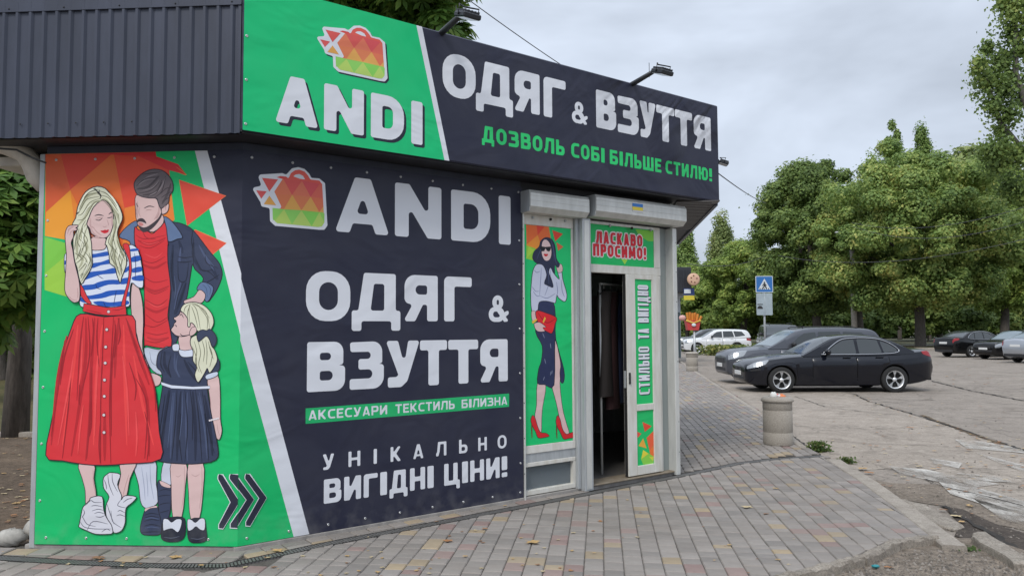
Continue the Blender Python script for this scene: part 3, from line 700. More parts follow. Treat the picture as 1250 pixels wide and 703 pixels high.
pr.lines('A 290,400 330,450 370,480|A 265,390 290,410 310,412|A 278,480 320,500 390,503', SKIN2, 1.0)
pr.lines('A 310,312 345,303 387,312|A 430,302 450,285 465,285', HAIRB2, 1.3)
pr.lines('A 318,345 350,350 378,330|A 418,330 440,328 462,322', INK, 1.0)
pr.lines('A 318,338 350,328 378,328|A 378,400 395,408 415,400|A 415,345 428,380 425,395', SKIN2, .9)
pr.area('A 360,440 385,436 400,430 412,434 430,428 426,450 400,462 375,455', (196, 32, 46), ink=0)
pr.lines('A 362,441 400,443 430,432', (120, 10, 24), .6)
HR = 'A 330,62 400,78 450,138 510,210 545,295 545,350 512,420 505,480 525,560 570,630 590,700 B 528,90 530,145 512,200 492,250 480,292 455,230 440,170 400,140 395,80 375,0 A 400,560 415,500 440,470 455,440 470,380 470,300 455,245 410,190 368,180 300,240 265,320 243,380 260,430 275,500 285,560 B 262,100 265,150 240,210 205,265 180,302 158,240 148,180 130,130 120,60 A 130,600 128,500 165,420 120,385 150,330 165,240 210,140 260,88'
pr.area(HR, BLOND, ink=1.1, k=2)
pr.lines('A 365,185 290,210 225,330 165,400|A 350,110 250,150 190,260|A 375,160 450,210 505,310 520,380|A 240,380 190,470 250,580 190,690|A 200,420 160,560 170,680|A 470,340 480,450 450,560 510,690|A 500,480 520,570 570,660|B 140,60 190,110 160,180|B 240,90 230,160 190,260|B 440,40 430,120 480,230|B 500,40 480,120 490,220', (168, 168, 140), 2.8)
pr.lines('A 340,70 240,120 190,220|A 400,90 480,180 530,290|A 220,400 210,520 230,620|B 210,60 240,130 200,220|B 470,20 470,90 500,170', (226, 226, 206), 1.8)
pr.lines('A 365,180 300,210 230,330 160,350|A 360,165 270,200 210,290 170,310|A 350,150 250,170 200,240 175,290|A 345,120 260,130 210,190 180,260|A 340,90 270,110 220,160|A 370,170 430,200 480,290 500,380|A 360,140 430,160 500,260 520,340|A 350,100 420,130 500,230|A 380,180 440,240 490,340 500,420|A 235,350 200,430 250,520 200,600|A 250,400 220,500 240,600 200,690|A 180,420 160,520 190,600 150,690|A 210,420 180,500 220,560 180,660|A 480,330 490,420 470,500 500,600|A 450,470 430,540 470,600 450,690|A 480,480 460,560 510,640|A 500,520 540,620 570,690|A 160,440 150,520 140,600|B 130,60 180,100 140,140|B 160,60 220,120 160,200|B 200,50 250,120 170,240|B 240,60 255,150 180,280|B 420,20 410,90 470,180|B 450,20 440,100 480,240|B 490,30 470,110 500,200|B 510,70 490,150 490,230|B 230,140 200,200 175,260', BLD2, .9)
pr.lines('A 355,170 365,140 340,110 310,75|A 365,150 350,120 350,90|A 160,300 165,290 175,280|A 345,130 330,100 300,80', (50, 50, 48), 1.3)
pr.lines('A 300,200 240,260 200,330|A 420,170 480,240 520,300|A 220,470 200,540 170,640|A 490,560 520,620 560,690|B 190,130 230,150 190,220', (226, 226, 208), 1.0)
pr.area('A 60,480 72,425 90,400 115,393 165,390 168,405 150,415 168,425 150,440 132,445 132,490 112,540 125,600 B 128,130 160,260 170,350 165,425 140,442 115,440 80,408 52,345 60,190 65,80 A 68,600', SKIN, ink=.9)
pr.lines('A 80,470 95,430 130,410|A 100,480 110,450 140,430|A 85,440 100,415 150,400|B 80,390 110,420 150,430|B 150,330 155,380 150,410', SKIN2, .9)
pr.done('printed_woman', wrap)
# chevrons
for dx, dy, tx, ty in ((0, 0, 292.6, 611), (14, -.6, 308.6, 608.5), (29.5, -1.2, 324, 606.4)):
    for grow, col, o in ((1.0, WHT, 6e-3), (0.0, BLK, 6.1e-3)):
        mb = MB(); x0, y0 = 268.5 + dx, 577.5 + dy * .3; yb = 643.5 + dy * 1.2 - (1.5 if dx > 20 else 0)
        sx = -1.0 if grow else 0
        if grow: chv = MB()
        L = [(x0 + sx, y0 + 3), (x0 + 1 + sx, y0), (x0 + 5 + grow, y0 + 1 - grow), (tx + grow * .3, ty), (x0 + 6, yb + grow), (x0 + 1 + sx, yb - .5 + grow), (x0 + 1 + sx, yb - 5), (tx - 9 - grow, ty + .5), (x0 + sx, y0 + 6)]
        both(chv, L, col, BO + o)
    chv.build('printed_chevron', wrap)
# lettering on the right wall
def wx(pl, px, py): return pl.hit(px, py)[0]
def line_of(pl, parent, name, text, xs, bl, tr, col=WHT, off=BO + 1e-3, stem=.24, bar=None, r=.05, z0=None, z1=None, label=None, **k):
    ym = (bl[1] + tr[1]) / 2
    a = pl.hit(*bl); b = pl.hit(*tr)
    z0 = a[1] if z0 is None else z0; z1 = b[1] if z1 is None else z1
    X = [(wx(pl, p, ym), wx(pl, q, ym)) for p, q in xs] if xs else None
    m = MB(); LAY[0] = 0
    letters(m, pl, text, a[0], b[0], z0, z1, vinyl(col), stem, bar, r, off, xs=X, **k)
    return m.build(name, parent, label)
def zx(z, *v): o = ZO[z]; return [(o[0] + a / o[2], o[0] + b / o[2]) for a, b in v]
line_of(PR, wrap, 'printed_word', 'ANDI', zx('V', (318, 496), (515, 668), (700, 829), (857, 896)), (407.6, 282.8), (621.5, 240.7), stem=.29, bar=.25, label='large pale latin shop name ANDI beside the bag logo')
line_of(PR, wrap, 'printed_word', 'ОДЯГ', zx('V', (222, 368), (373, 533), (543, 656), (677, 768)), (372, 391.8), (574, 338.9), stem=.27, bar=.22)
line_of(PR, wrap, 'printed_ampersand', '&', zx('V', (824, 890)), (594.8, 392.8), (619.3, 361), stem=.2, bar=.17)
line_of(PR, wrap, 'printed_word', 'ВЗУТТЯ', [(373.4, 419.8), (425.5, 467), (469.4, 510.5), (511, 544), (545.5, 582), (583.5, 618)], (373, 478.4), (618, 413.8), stem=.27, bar=.22)
mb = MB()
mb.poly([[PR.hit(*p) for p in ((371.7, 498), (619.7, 479.9), (619.7, 496), (371.7, 516.8))]], lambda x, y: PR.P(x, y, BO + 9e-4), vinyl((28, 168, 100)))
band = mb.build('printed_green_band', wrap)
z0, z1 = PR.hit(375.5, 512.4)[1], PR.hit(617, 483.5)[1]
for wd, a, b in (('АКСЕСУАРИ', 375.4, 471), ('ТЕКСТИЛЬ', 481, 553.3), ('БІЛИЗНА', 561.8, 617.4)):
    m = MB(); LAY[0] = 0
    letters(m, PR, wd, wx(PR, a, 500), wx(PR, b, 500), z0, z1, vinyl(WHT), .21, .18, .04, BO + 1.1e-3, gap=.2); m.build('printed_word', band)
for ch_, xx_ in zip('УНІКАЛЬНО', zx('W', (264, 300), (345, 382), (424, 434), (477, 510), (548, 580), (620, 652), (692, 718), (752, 779), (813, 841))):
    line_of(PR, wrap, 'printed_letter', ch_, [xx_], (392.5, 573), (616.5, 529.9), stem=.21, bar=.17)
for wd, a, b in (('ВИГІДНІ', 394, 527.7), ('ЦІНИ!', 540.5, 617.4)):
    m = MB(); LAY[0] = 0
    letters(m, PR, wd, wx(PR, a, 585), wx(PR, b, 577), PR.hit(394, 614)[1], PR.hit(394, 584.6)[1], vinyl(WHT), .24, .2, .05, BO + 1.1e-3, gap=.16); m.build('printed_word', wrap)
pr2 = Print(PR, BO + 1e-3)
logo(pr2, lambda x, y: PR.hit(x, y)); pr2.done('printed_bag_logo', wrap)
# eyelets
mb = MB(); me_ = mat('eyelet_metal', (.55, .55, .55), .35, .9)
def eyelet(mb, pl, u, z, off):
    c = pl.P(u, z, off); vs = []; n = 8
    for r_, o in ((.011, 0), (.009, .004), (.004, .004), (.003, 0)):
        for k in range(n):
            t = 2 * math.pi * k / n; vs.append(c + pl.d * (r_ * math.cos(t)) + Vector((0, 0, r_ * math.sin(t))) + pl.n * o)
    fs = [(i * n + k, i * n + (k + 1) % n, (i + 1) * n + (k + 1) % n, (i + 1) * n + k) for i in range(3) for k in range(n)]
    mb.add(vs, fs, me_, True)
for i in range(9):
    u = .06 + i * (UB - .1) / 8
    eyelet(mb, PR, u, ZT - .05, BO); eyelet(mb, PR, u, ZB + .05, BO)
for i in range(6):
    eyelet(mb, PR, UB - .035, .35 + i * .42, BO); eyelet(mb, PL, .035, .35 + i * .42, BO)
for i in range(5): eyelet(mb, PL, .09 + i * .31, ZT - .05, BO + .002); eyelet(mb, PL, .09 + i * .31, ZB + .05, BO)
mb.build('eyelet', wrap, kind='stuff')

# ---- the signboard banner on the fascia
SO = 0.03
SU1 = SR.hit(875, 190)[0]; SU0 = (SC0 - SR.o).dot(SR.d)
SZ0 = (SR.hit(875, 248)[1] + SR.hit(303, 160)[1]) / 2; SZ1 = SR.hit(875, 130.5)[1]
sign = thing('signboard_banner', 'long green and dark shop sign stretched over the top of the kiosk', 'sign', SR.P(SU0, SZ0))
mb = MB(); mb.pbox(SR, SU0 - .005, SU1, SZ0, SZ1, 0.002, SO, vinyl(BLK), .012); mb.build('vinyl_sheet', sign)
dv = [SR.hit(*p) for p in zp('S 612,93 630,95 722,545 706,543')]
def edge(p0, p1, z): return p0[0] + (p1[0] - p0[0]) * (z - p0[1]) / (p1[1] - p0[1])
mb = MB(); a, b, c, d_ = dv
e = .004
mb.poly([[(SU0 + e, SZ0 + e), (edge(a, d_, SZ0 + e), SZ0 + e), (edge(a, d_, SZ1 - e), SZ1 - e), (SU0 + e, SZ1 - e)]], lambda x, y: SR.P(x, y, SO + 4e-4), vinyl((14, 182, 112)))
mb.build('printed_green_field', sign)
mb = MB()
mb.poly([[(edge(a, d_, SZ0 + e), SZ0 + e), (edge(b, c, SZ0 + e), SZ0 + e), (edge(b, c, SZ1 - e), SZ1 - e), (edge(a, d_, SZ1 - e), SZ1 - e)]], lambda x, y: SR.P(x, y, SO + 6e-4), vinyl(WHT))
mb.build('printed_white_stripe', sign)
xsA = zx('S', (147, 288), (307, 438), (461, 570), (594, 631))
for col, du, dz, o in ((NAVY2, .022, -.022, 8e-4), (WHT, 0, 0, 1.6e-3)):
    if o < 1e-3: m = MB()
    LAY[0] = 0
    ym = 128; X = [(wx(SR, p, 125 + (p - 335) * .17), wx(SR, q, 125 + (q - 335) * .17)) for p, q in xsA]
    letters(m, SR, 'ANDI', 0, 1, SR.hit(334.4, 149.8)[1], SR.hit(505, 125)[1], vinyl(col), .28, .25, .05, SO + o, xs=X, du=du, dz=dz)
m.build('printed_word', sign)
def srow(text, xs, yz, z0, z1, stem, bar, off=SO + 1e-3, col=WHT, r=.05, name='printed_word', label=None):
    X = [(wx(SR, p, yz(p)), wx(SR, q, yz(q))) for p, q in xs]; m = MB(); LAY[0] = 0
    letters(m, SR, text, 0, 1, z0, z1, vinyl(col), stem, bar, r, off, xs=X); m.build(name, sign, label)
yz = lambda p: 97 + (p - 558) * .214
z0 = (SR.hit(558, 124.5)[1] + SR.hit(854, 180.8)[1]) / 2; z1 = (SR.hit(558, 70.5)[1] + SR.hit(860, 142.5)[1]) / 2
srow('ОДЯГ', [(537.9, 578.2), (578.5, 623.6), (624.8, 656.2), (661, 688)], yz, z0, z1, .27, .22)
srow('&', [(695.4, 714.6)], yz, z0, z0 + (z1 - z0) * .56, .2, .17, name='printed_ampersand')
srow('ВЗУТТЯ', [(725, 749.4), (751.3, 777), (777.8, 798), (798.6, 820.5), (821.3, 842.3), (843.5, 864.9)], yz, z0, z1, .27, .22)
gs = (36, 190, 104)
z0 = (SR.hit(600, 181.5)[1] + SR.hit(862, 217.5)[1]) / 2; z1 = (SR.hit(600, 162)[1] + SR.hit(866, 202.7)[1]) / 2
for wd, a, b in (('ДОЗВОЛЬ', 585.9, 686.5), ('СОБІ', 694.7, 735.4), ('БІЛЬШЕ', 741.7, 804.5), ('СТИЛЮ!', 809.7, 866.3)):
    m = MB(); LAY[0] = 0; q = lambda p: 171 + (p - 600) * .148
    letters(m, SR, wd, wx(SR, a, q(a)), wx(SR, b, q(b)), z0, z1, vinyl(gs), .25, .21, .04, SO + 1e-3, gap=.2); m.build('printed_word', sign)
# logo on the sign: same outline, fitted to its own box
q0 = PR.hit(307.4, 280.6); q1 = PR.hit(398.3, 204.9)
s0 = (wx(SR, 385.4, 60), SR.hit(471, 107)[1]); s1 = (wx(SR, 470.5, 70), SR.hit(428, 27)[1])
def sfn(x, y):
    u, z = PR.hit(x, y)
    return (s0[0] + (u - q0[0]) / (q1[0] - q0[0]) * (s1[0] - s0[0]), s0[1] + (z - q0[1]) / (q1[1] - q0[1]) * (s1[1] - s0[1]))
pr3 = Print(SR, SO + 1e-3); logo(pr3, sfn, dark=True); pr3.done('printed_bag_logo', sign)
mb = MB()
for i in range(4): eyelet(mb, SR, SU0 + .025, SZ0 + .05 + i * .32, SO)
mb.build('eyelet', sign, kind='stuff')

# ------------------------------------------------------------------ kiosk
D3 = Vector((math.sin(R(6.3)), math.cos(R(6.3)), 0))
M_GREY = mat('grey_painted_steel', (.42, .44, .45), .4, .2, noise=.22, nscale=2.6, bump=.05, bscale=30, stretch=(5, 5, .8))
M_GREY2 = mat('pale_aluminium', (.60, .60, .57), .38, .25, noise=.16, nscale=2.6, stretch=(4, 4, 1))
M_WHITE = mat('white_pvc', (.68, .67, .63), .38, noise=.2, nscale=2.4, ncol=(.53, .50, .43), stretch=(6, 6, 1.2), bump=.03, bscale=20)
M_NAVY = mat('dark_profiled_steel', (.040, .046, .070), .38, .1, spec=.5, noise=.26, nscale=2.2, bump=.05, bscale=5, stretch=(2.5, 2.5, .5))
M_SOF = mat('brown_black_soffit_steel', (.020, .020, .024), .55)
M_SOF2 = mat('brown_profiled_soffit', (.075, .068, .066), .5)
M_DARK = mat('interior_lining', (.5, .5, .5), .8)
M_DARKF = mat('interior_floor_tiles', (.16, .15, .14), .35, noise=.3, nscale=9)
M_GLASS = mat('window_glass', (.34, .38, .40), .05, trans=.62)  # grey in the base colour stands in for the pane's reflection
M_GLASS.node_tree.nodes['Principled BSDF'].inputs['IOR'].default_value = 1.1
M_BASE = mat('worn_concrete', (.30, .28, .26), .9, noise=.3, nscale=9, bump=.3, bscale=40)
M_RUB = mat('black_rubber', (.02, .02, .02), .6)
H = SZ0 - 0.006
FT = 4.16
kiosk = thing('clothes_kiosk', 'dark octagonal clothes shop kiosk with grey shutters and an open white door', 'kiosk', CR)
def K(name, mb, **k): return mb.build(name, kiosk, **k)
pu = lambda x, y=420: PR.hit(x, y)[0]
pz = lambda x, y: PR.hit(x, y)[1]
# walls: left front, banner part, then sides and back
mb = MB()
mb.pbox(PL, -.0, LU - .0, 0, H, -.14, 0, M_NAVY)
K('wall', mb)
mb = MB(); mb.pbox(PR, .0, UB + .002, 0, H, -.14, -.001, M_NAVY); K('wall', mb)
BK = 3.6
pA = LE + Vector((0.03, BK + .3, 0)); pB = RE + D3 * BK
side1 = Plane(pA, LE); side3 = Plane(RE, pB); back = Plane(pB, pA)
for pl, ln in ((side1, (pA - LE).length), (side3, BK), (back, (pA - pB).length)):
    mb = MB(); mb.pbox(pl, 0.0, ln, 0.0, H - .001, -.1, -.001, M_GREY2); K('wall', mb)
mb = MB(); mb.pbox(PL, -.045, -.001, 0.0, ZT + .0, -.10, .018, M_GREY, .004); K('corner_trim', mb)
# interior shell
mb = MB()
ins = [PL.P(.15, 0, -.15), PR.P(.0, 0, -.15), PR.P(RU - .05, 0, -.15), pB + Vector((-.15, -.15, 0)), pA + Vector((.15, -.15, 0))]
mb.poly([[(p.x, p.y) for p in ins]], lambda x, y: Vector((x, y, .035)), M_DARKF)
K('inner_floor', mb)
mb = MB(); mb.poly([[(p.x, p.y) for p in ins]][:1], lambda x, y: Vector((x, y, 2.85)), M_DARK)
K('ceiling', mb)
mb = MB()
for i in range(5):
    a, b = ins[i], ins[(i + 1) % 5]
    if i == 1: continue
    mb.add([Vector((a.x, a.y, 0)), Vector((b.x, b.y, 0)), Vector((b.x, b.y, 2.9)), Vector((a.x, a.y, 2.9))], [(3, 2, 1, 0)], M_DARK)
K('inner_lining', mb)
# inner wall behind the banner part
# soffit and fascia
def outer(p): return Vector((p.x, p.y, 0))
fl = Vector((SL.P(-.62, 0).x, SL.P(-.62, 0).y, 0))
fc = Vector((SC0.x, SC0.y, 0)); fr = SR.P(SU1, 0)
fr = Vector((fr.x, fr.y, 0)); fr2 = fr + D3 * 4.4; fl2 = fl + Vector((-.1, 4.6, 0))
mb = MB()
mb.poly([[(p.x, p.y) for p in (fl, fc, fr, fr2, fl2)][::-1]], lambda x, y: Vector((x, y, H + .004)), M_SOF)
mb.f[-3:] = [f[::-1] for f in mb.f[-3:]]
K('soffit', mb)
mb = MB()          # ribbed soffit boards under the right-hand end
nD = Vector((D3.y, -D3.x, 0))
for i in range(20):
    s0 = RE + D3 * (-.15 + i * .12) ; e0 = nD * .05; e1 = nD * .56
    q = s0 + e1
    mb.frame(s0, D3, nD, Vector((0, 0, 1)), (.0, .085), (.03, .50), (H - .016, H - .002), M_SOF2)
K('soffit_board', mb, kind='stuff')
mb = MB(); mb.frame(fr, D3, nD, Vector((0, 0, 1)), (.0, 4.0), (-.035, .0), (H - .03, SZ1), M_NAVY); K('end_fascia', mb)
mb = MB()          # roof slab
rp = [(p.x, p.y) for p in (fl, fc, fr, fr2, fl2)]
cx_ = sum(p[0] for p in rp) / 5; cy_ = sum(p[1] for p in rp) / 5
rq = [(cx_ + (x - cx_) * .985, cy_ + (y - cy_) * .985) for x, y in rp]
mb.poly([rq], lambda x, y: Vector((x, y, FT - .1)), mat('roof_felt', (.05, .05, .05), .9))
K('roof', mb)
# backing of the signboard
mb = MB(); mb.pbox(SR, SU0 + .01, SU1 - .01, SZ0 - .01, SZ1 - .01, -.05, -.001, M_SOF); K('sign_frame', mb)
# profiled left fascia: one rib per panel strip
zf0, zf1 = SL.hit(150, 166)[1], SL.hit(150, 10)[1]
UL = (SC0 - SL.o).dot(SL.d)
mb = MB(); pr_ = []; u = -.62
prof = [(0, 0), (.064, 0), (.068, .017), (.086, .017), (.098, 0)]
while u < UL - .13:
    for a, b in prof[:4]: pr_.append((u + a, b))
    u += .101
pr_.append((u, 0)); pr_.append((UL - .03, 0)); pr_.append((UL - .024, .012)); pr_.append((UL - .002, .012))
vs = []
for a, b in pr_: vs += [SL.P(a, zf0, b), SL.P(a, zf1 + .06, b)]
mb.add(vs, [(2 * i, 2 * i + 2, 2 * i + 3, 2 * i + 1) for i in range(len(pr_) - 1)], M_NAVY)
vs = []
for a, b in pr_: vs += [SL.P(a, zf0, b), SL.P(a, zf0, -.03)]
mb.add(vs, [(2 * i, 2 * i + 1, 2 * i + 3, 2 * i + 2) for i in range(len(pr_) - 1)], M_NAVY)
K('profiled_panel', mb)
mb = MB()
mb.pbox(SL, -.62, UL + .0, zf1, zf1 + .34, .001, .016, M_NAVY); mb.pbox(SL, -.62, UL + .0, zf1 - .012, zf1, .002, .020, M_NAVY)
K('top_flashing', mb)
mb = MB()
for i in range(9): mb.ball(SL.P(-.2 + i * .21, zf0 + .10, .012), .006, .006, .006, M_RUB, 6, 4)
for i in range(5): mb.ball(SL.P(-.1 + i * .42, zf1 + .012, .018), .006, .006, .006, M_RUB, 6, 4)
K('fascia_screw', mb, kind='stuff')
mb = MB(); mb.pbox(SL, -.62, UL - .02, zf0 - .0, zf0 + .012, -.06, -.002, M_SOF); K('fascia_edge', mb)

# front: window bay and door bay on the right wall
z_bar1 = pz(642, 544.2); z_pt = pz(642, 274)
po = lambda x, o: Plane(CR, RE, o).hit(x, 420)[0]
u1, u2, u3, u4 = pu(635.7), po(641.4, .035), pu(697.6), po(704, .045)
u5, u6, u7, u8 = po(712.5, .1), po(723, .1), pu(763), pu(803.6)
u9, u10, u11 = pu(807), po(823.5, .09), po(828.4, .09)
mb = MB(); mb.pbox(PR, UB + .003, u2, 0, 2.72, -.1, .035, M_GREY2, .004); K('shutter_rail', mb)
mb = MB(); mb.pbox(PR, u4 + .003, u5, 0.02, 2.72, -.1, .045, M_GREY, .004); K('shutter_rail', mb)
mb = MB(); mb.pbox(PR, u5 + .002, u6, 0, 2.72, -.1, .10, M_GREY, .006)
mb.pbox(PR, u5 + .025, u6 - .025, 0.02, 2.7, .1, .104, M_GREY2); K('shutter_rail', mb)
mb = MB(); mb.pbox(PR, u10, u11, 0, 2.72, -.1, .09, M_GREY2, .006); K('shutter_rail', mb)
mb = MB(); mb.pbox(PR, u9 + .002, u10 - .001, 0.03, 2.72, -.1, -.02, mat('grey_green_panel', (.27, .30, .29), .3, noise=.15, nscale=2, stretch=(1, 1, .3))); K('side_panel', mb)
mb = MB(); mb.pbox(PR, UB + .001, u11, 2.721, H, -.12, -.002, M_SOF); K('head_panel', mb)
# window
win = MB()
zt1 = pz(642, 266.5)
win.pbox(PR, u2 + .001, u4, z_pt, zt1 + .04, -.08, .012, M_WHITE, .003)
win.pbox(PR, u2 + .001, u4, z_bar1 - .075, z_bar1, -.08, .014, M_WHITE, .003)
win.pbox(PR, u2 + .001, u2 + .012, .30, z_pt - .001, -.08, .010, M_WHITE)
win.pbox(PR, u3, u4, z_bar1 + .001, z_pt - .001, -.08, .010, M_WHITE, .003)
wf = K('window_frame', win)
mb = MB(); mb.pbox(PR, u2 + .001, u4, zt1 + .041, 2.72, -.08, .016, M_GREY2, .003); K('head_trim', mb)
zg1 = pz(642, 565); zg2 = pz(642, 570); zg3 = pz(642, 599)
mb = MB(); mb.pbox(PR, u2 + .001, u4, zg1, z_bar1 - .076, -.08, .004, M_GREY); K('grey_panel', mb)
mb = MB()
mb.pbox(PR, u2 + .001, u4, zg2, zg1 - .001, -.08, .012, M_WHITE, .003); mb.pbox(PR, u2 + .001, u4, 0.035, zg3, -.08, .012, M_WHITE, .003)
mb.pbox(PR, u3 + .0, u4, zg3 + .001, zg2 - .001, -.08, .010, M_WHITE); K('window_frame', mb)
mb = MB(); mb.pbox(PR, u2 + .004, u3 + .002, zg3 - .01, zg2 + .01, -.04, -.034, M_GLASS); K('window_pane', mb)
# sill and threshold
mb = MB(); mb.pbox(PR, -.03, u11 + .06, -.02, .028, -.4, .03, M_BASE, .004)
mb.pbox(PL, -.08, LU + .01, -.02, .026, -.2, .014, M_BASE, .004); K('plinth', mb)
mb = MB(); mb.pbox(PR, u6 + .0, u10, .028, .045, -.16, .06, mat('rusty_threshold', (.20, .15, .10), .7, .3, noise=.5, nscale=14, ncol=(.30, .26, .20)), .004); K('threshold', mb)
# poster in the window
PO = .006
poster = thing('window_poster', 'tall green poster of a fashion drawing of a woman with sunglasses and red handbag', 'poster', PR.P(u2, z_bar1))
mb = MB(); mb.pbox(PR, u2 + .014, u3 - .001, z_bar1 + .002, z_pt - .002, -.02, PO, vinyl((14, 184, 104))); mb.build('poster_sheet', poster)
p = Print(PR, PO + 3e-4)
for s_, c in (('I 40,30 235,50 255,165 180,190 45,206', (220, 104, 50)), ('I 130,38 200,46 140,122', (214, 66, 44)), ('I 40,206 140,120 165,200 150,250', (226, 140, 50)), ('I 42,208 120,235 140,300 130,345 42,322', (140, 196, 60)), ('I 42,320 62,215 110,250', (164, 204, 70)),
              ('I 265,78 355,110 290,175', (214, 66, 44)), ('I 300,182 360,220 315,256', (206, 96, 60))): p.raw(zp(s_), c)
p.area('K 125,112 190,128 165,300 158,400 155,492 130,480 104,380 118,280', SKIN, ink=.6)
p.area('J 255,405 275,440 312,600 K 300,110 320,300 350,420 372,500 330,512 300,400 270,260 235,125 255,100 258,20', SKIN, ink=.6)
p.area('J 140,118 245,122 265,240 268,410 330,640 K 330,100 308,103 300,30 J 305,590 262,412 K 255,125 180,122 125,110 J 135,640 155,580 162,460 110,350 128,190', (36, 44, 78), ink=.8)
p.lines('J 225,440 230,480|J 180,560 190,600|J 165,360 180,400|K 180,60 170,90|K 230,20 226,50|J 240,650 236,680', (120, 126, 150), .8)
p.area('I 200,340 255,338 262,400 272,440 325,500 312,440 345,435 355,500 390,630 372,690 320,660 303,635 292,700 J 240,122 190,112 138,122 125,190 80,190 72,40 I 80,600 95,440 130,370 190,368', (186, 190, 208), ink=.8)
p.lines('I 170,400 165,500 155,640|I 100,600 130,640 160,640|I 250,420 240,520 200,640|I 300,520 310,600 300,650|I 160,640 220,660 290,620|I 90,560 120,600 150,600|I 340,500 350,600 370,650|I 200,345 230,360 255,350|I 110,420 130,440 160,430', (120, 126, 156), .8)
p.area('I 300,372 345,372 352,430 312,440', SKIN, ink=.5)
p.area('I 210,140 262,158 290,220 300,320 328,370 312,400 285,380 285,460 250,400 235,440 258,500 272,568 220,550 195,530 215,460 185,380 130,362 95,320 108,260 150,220 165,170', (34, 40, 66), ink=.4)
p.lines('I 200,150 170,230 130,330|I 270,200 285,300 300,370|I 210,400 230,460 235,540|I 250,150 275,250 280,340', (70, 80, 112), .7)
p.area('I 178,180 210,158 245,195 258,270 245,325 215,342 190,325 172,270', (214, 186, 184), ink=.4)
p.raw(zp('I 158,214 205,222 252,218 250,245 238,262 218,255 206,235 195,258 175,260 162,240'), (22, 22, 30))
p.area('I 190,286 202,280 210,284 220,280 228,290 208,305', (190, 20, 36), ink=0)
p.area('J 78,192 110,195 122,255 85,265', SKIN, ink=.4)
p.area('J 120,185 195,205 272,240 262,290 238,362 190,345 150,320 112,232', (206, 30, 40), ink=.8)
p.lines('J 120,190 170,262 210,280 270,245', (120, 10, 24), .8)
p.raw(zp('J 165,272 180,233 190,246 172,283'), (216, 172, 60)); p.raw(zp('J 80,270 120,248 122,262 88,288'), (216, 172, 60))
p.area('J 98,290 130,276 155,285 190,315 165,318 182,345 140,350 112,335', SKIN, ink=.5)
for s_ in ('K 85,362 105,380 128,455 150,495 190,500 216,522 180,533 130,536 110,490 85,445 72,400', 'K 280,362 300,390 320,470 350,508 380,498 408,495 410,532 370,540 328,545 300,490 280,455 268,410'):
    p.area(s_, (196, 34, 40), ink=.6)
p.lines('K 79,420 80,480 82,540|K 272,430 274,490 277,542', (110, 16, 26), 1.2)
p.done('printed_woman', poster)

# transom poster
zt_a = pz(721.3, 273); zt_b = pz(721.3, 322.2)
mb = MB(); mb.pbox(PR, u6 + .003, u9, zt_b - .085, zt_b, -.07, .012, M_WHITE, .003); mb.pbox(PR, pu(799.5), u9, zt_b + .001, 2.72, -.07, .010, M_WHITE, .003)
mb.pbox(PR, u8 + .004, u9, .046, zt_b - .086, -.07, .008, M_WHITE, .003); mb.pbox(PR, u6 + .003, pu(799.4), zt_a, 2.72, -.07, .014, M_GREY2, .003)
K('door_frame', mb)
tp = thing('welcome_poster', 'green poster with red welcome words above the doorway', 'poster', PR.P(u6, zt_b))
mb = MB(); mb.pbox(PR, u6 + .004, pu(799.4), zt_b + .001, zt_a - .001, -.02, .004, vinyl((14, 172, 90))); mb.build('poster_sheet', tp)
p = Print(PR, .0045)
for s_, c in (('M 520,208 625,218 628,262 600,262', (120, 190, 60)), ('M 500,203 545,210 575,262 540,262', (30, 150, 76)), ('M 480,330 515,335 500,362', (150, 204, 70)), ('M 400,260 470,230 560,330 430,320', (26, 160, 80))): p.raw(zp(s_), c)
p.done('printed_facets', tp)
for wd, bl, tr in (('ЛАСКАВО', (726.9, 296.6), (783.2, 289)), ('ПРОСИМО!', (723.2, 312.0), (787.5, 302.6))):
    z0, z1 = pz(*bl), pz(*tr)
    z1 = z0 + .125
    m = MB(); LAY[0] = 0
    ua, ub = pu(bl[0], 290), pu(tr[0], 290)
    letters(m, PR, wd, ua, ub, z0, z1, vinyl((224, 214, 214)), .24, .2, .05, .006, gap=.28, grow=.014)
    LAY[0] = 0
    letters(m, PR, wd, ua, ub, z0, z1, vinyl((196, 30, 44)), .24, .2, .05, .0112, gap=.28)
    m.build('printed_word', tp)
# door leaf
zd0, zd1 = .055, zt_b - .088
up0, up1 = pu(774, 420), pu(794.5, 420)
zp0, zp1 = PR.hit(774, 568.5)[1], PR.hit(774, 501.5)[1]
zp2, zp3 = PR.hit(774, 493.5)[1], PR.hit(774, 341)[1]
door = MB()
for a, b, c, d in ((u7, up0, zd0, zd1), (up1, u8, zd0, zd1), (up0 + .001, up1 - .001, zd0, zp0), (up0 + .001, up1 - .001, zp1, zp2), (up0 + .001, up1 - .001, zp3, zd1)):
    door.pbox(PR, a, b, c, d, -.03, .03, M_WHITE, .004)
dr = K('door', door)
mb = MB(); mb.pbox(PR, up0, up1, zp0, zp1, .0, .016, vinyl((20, 178, 96))); mb.build('door_panel', dr)
mb = MB(); mb.pbox(PR, up0, up1, zp2, zp3, .0, .016, vinyl((20, 178, 96))); mb.build('door_panel', dr)
mb = MB(); mb.pbox(PR, u7 - .004, u7 - .001, zd0, zd1, -.02, .02, M_RUB); mb.build('door_seal', dr)
mb = MB(); mb.pbox(PR, u7 + .02, u7 + .035, 1.02, 1.14, .03, .045, M_RUB); mb.pbox(PR, u7 - .012, u7 - .004, .98, 1.16, -.012, .014, M_GREY); mb.build('door_lock', dr)
p = Print(PR, .0166)
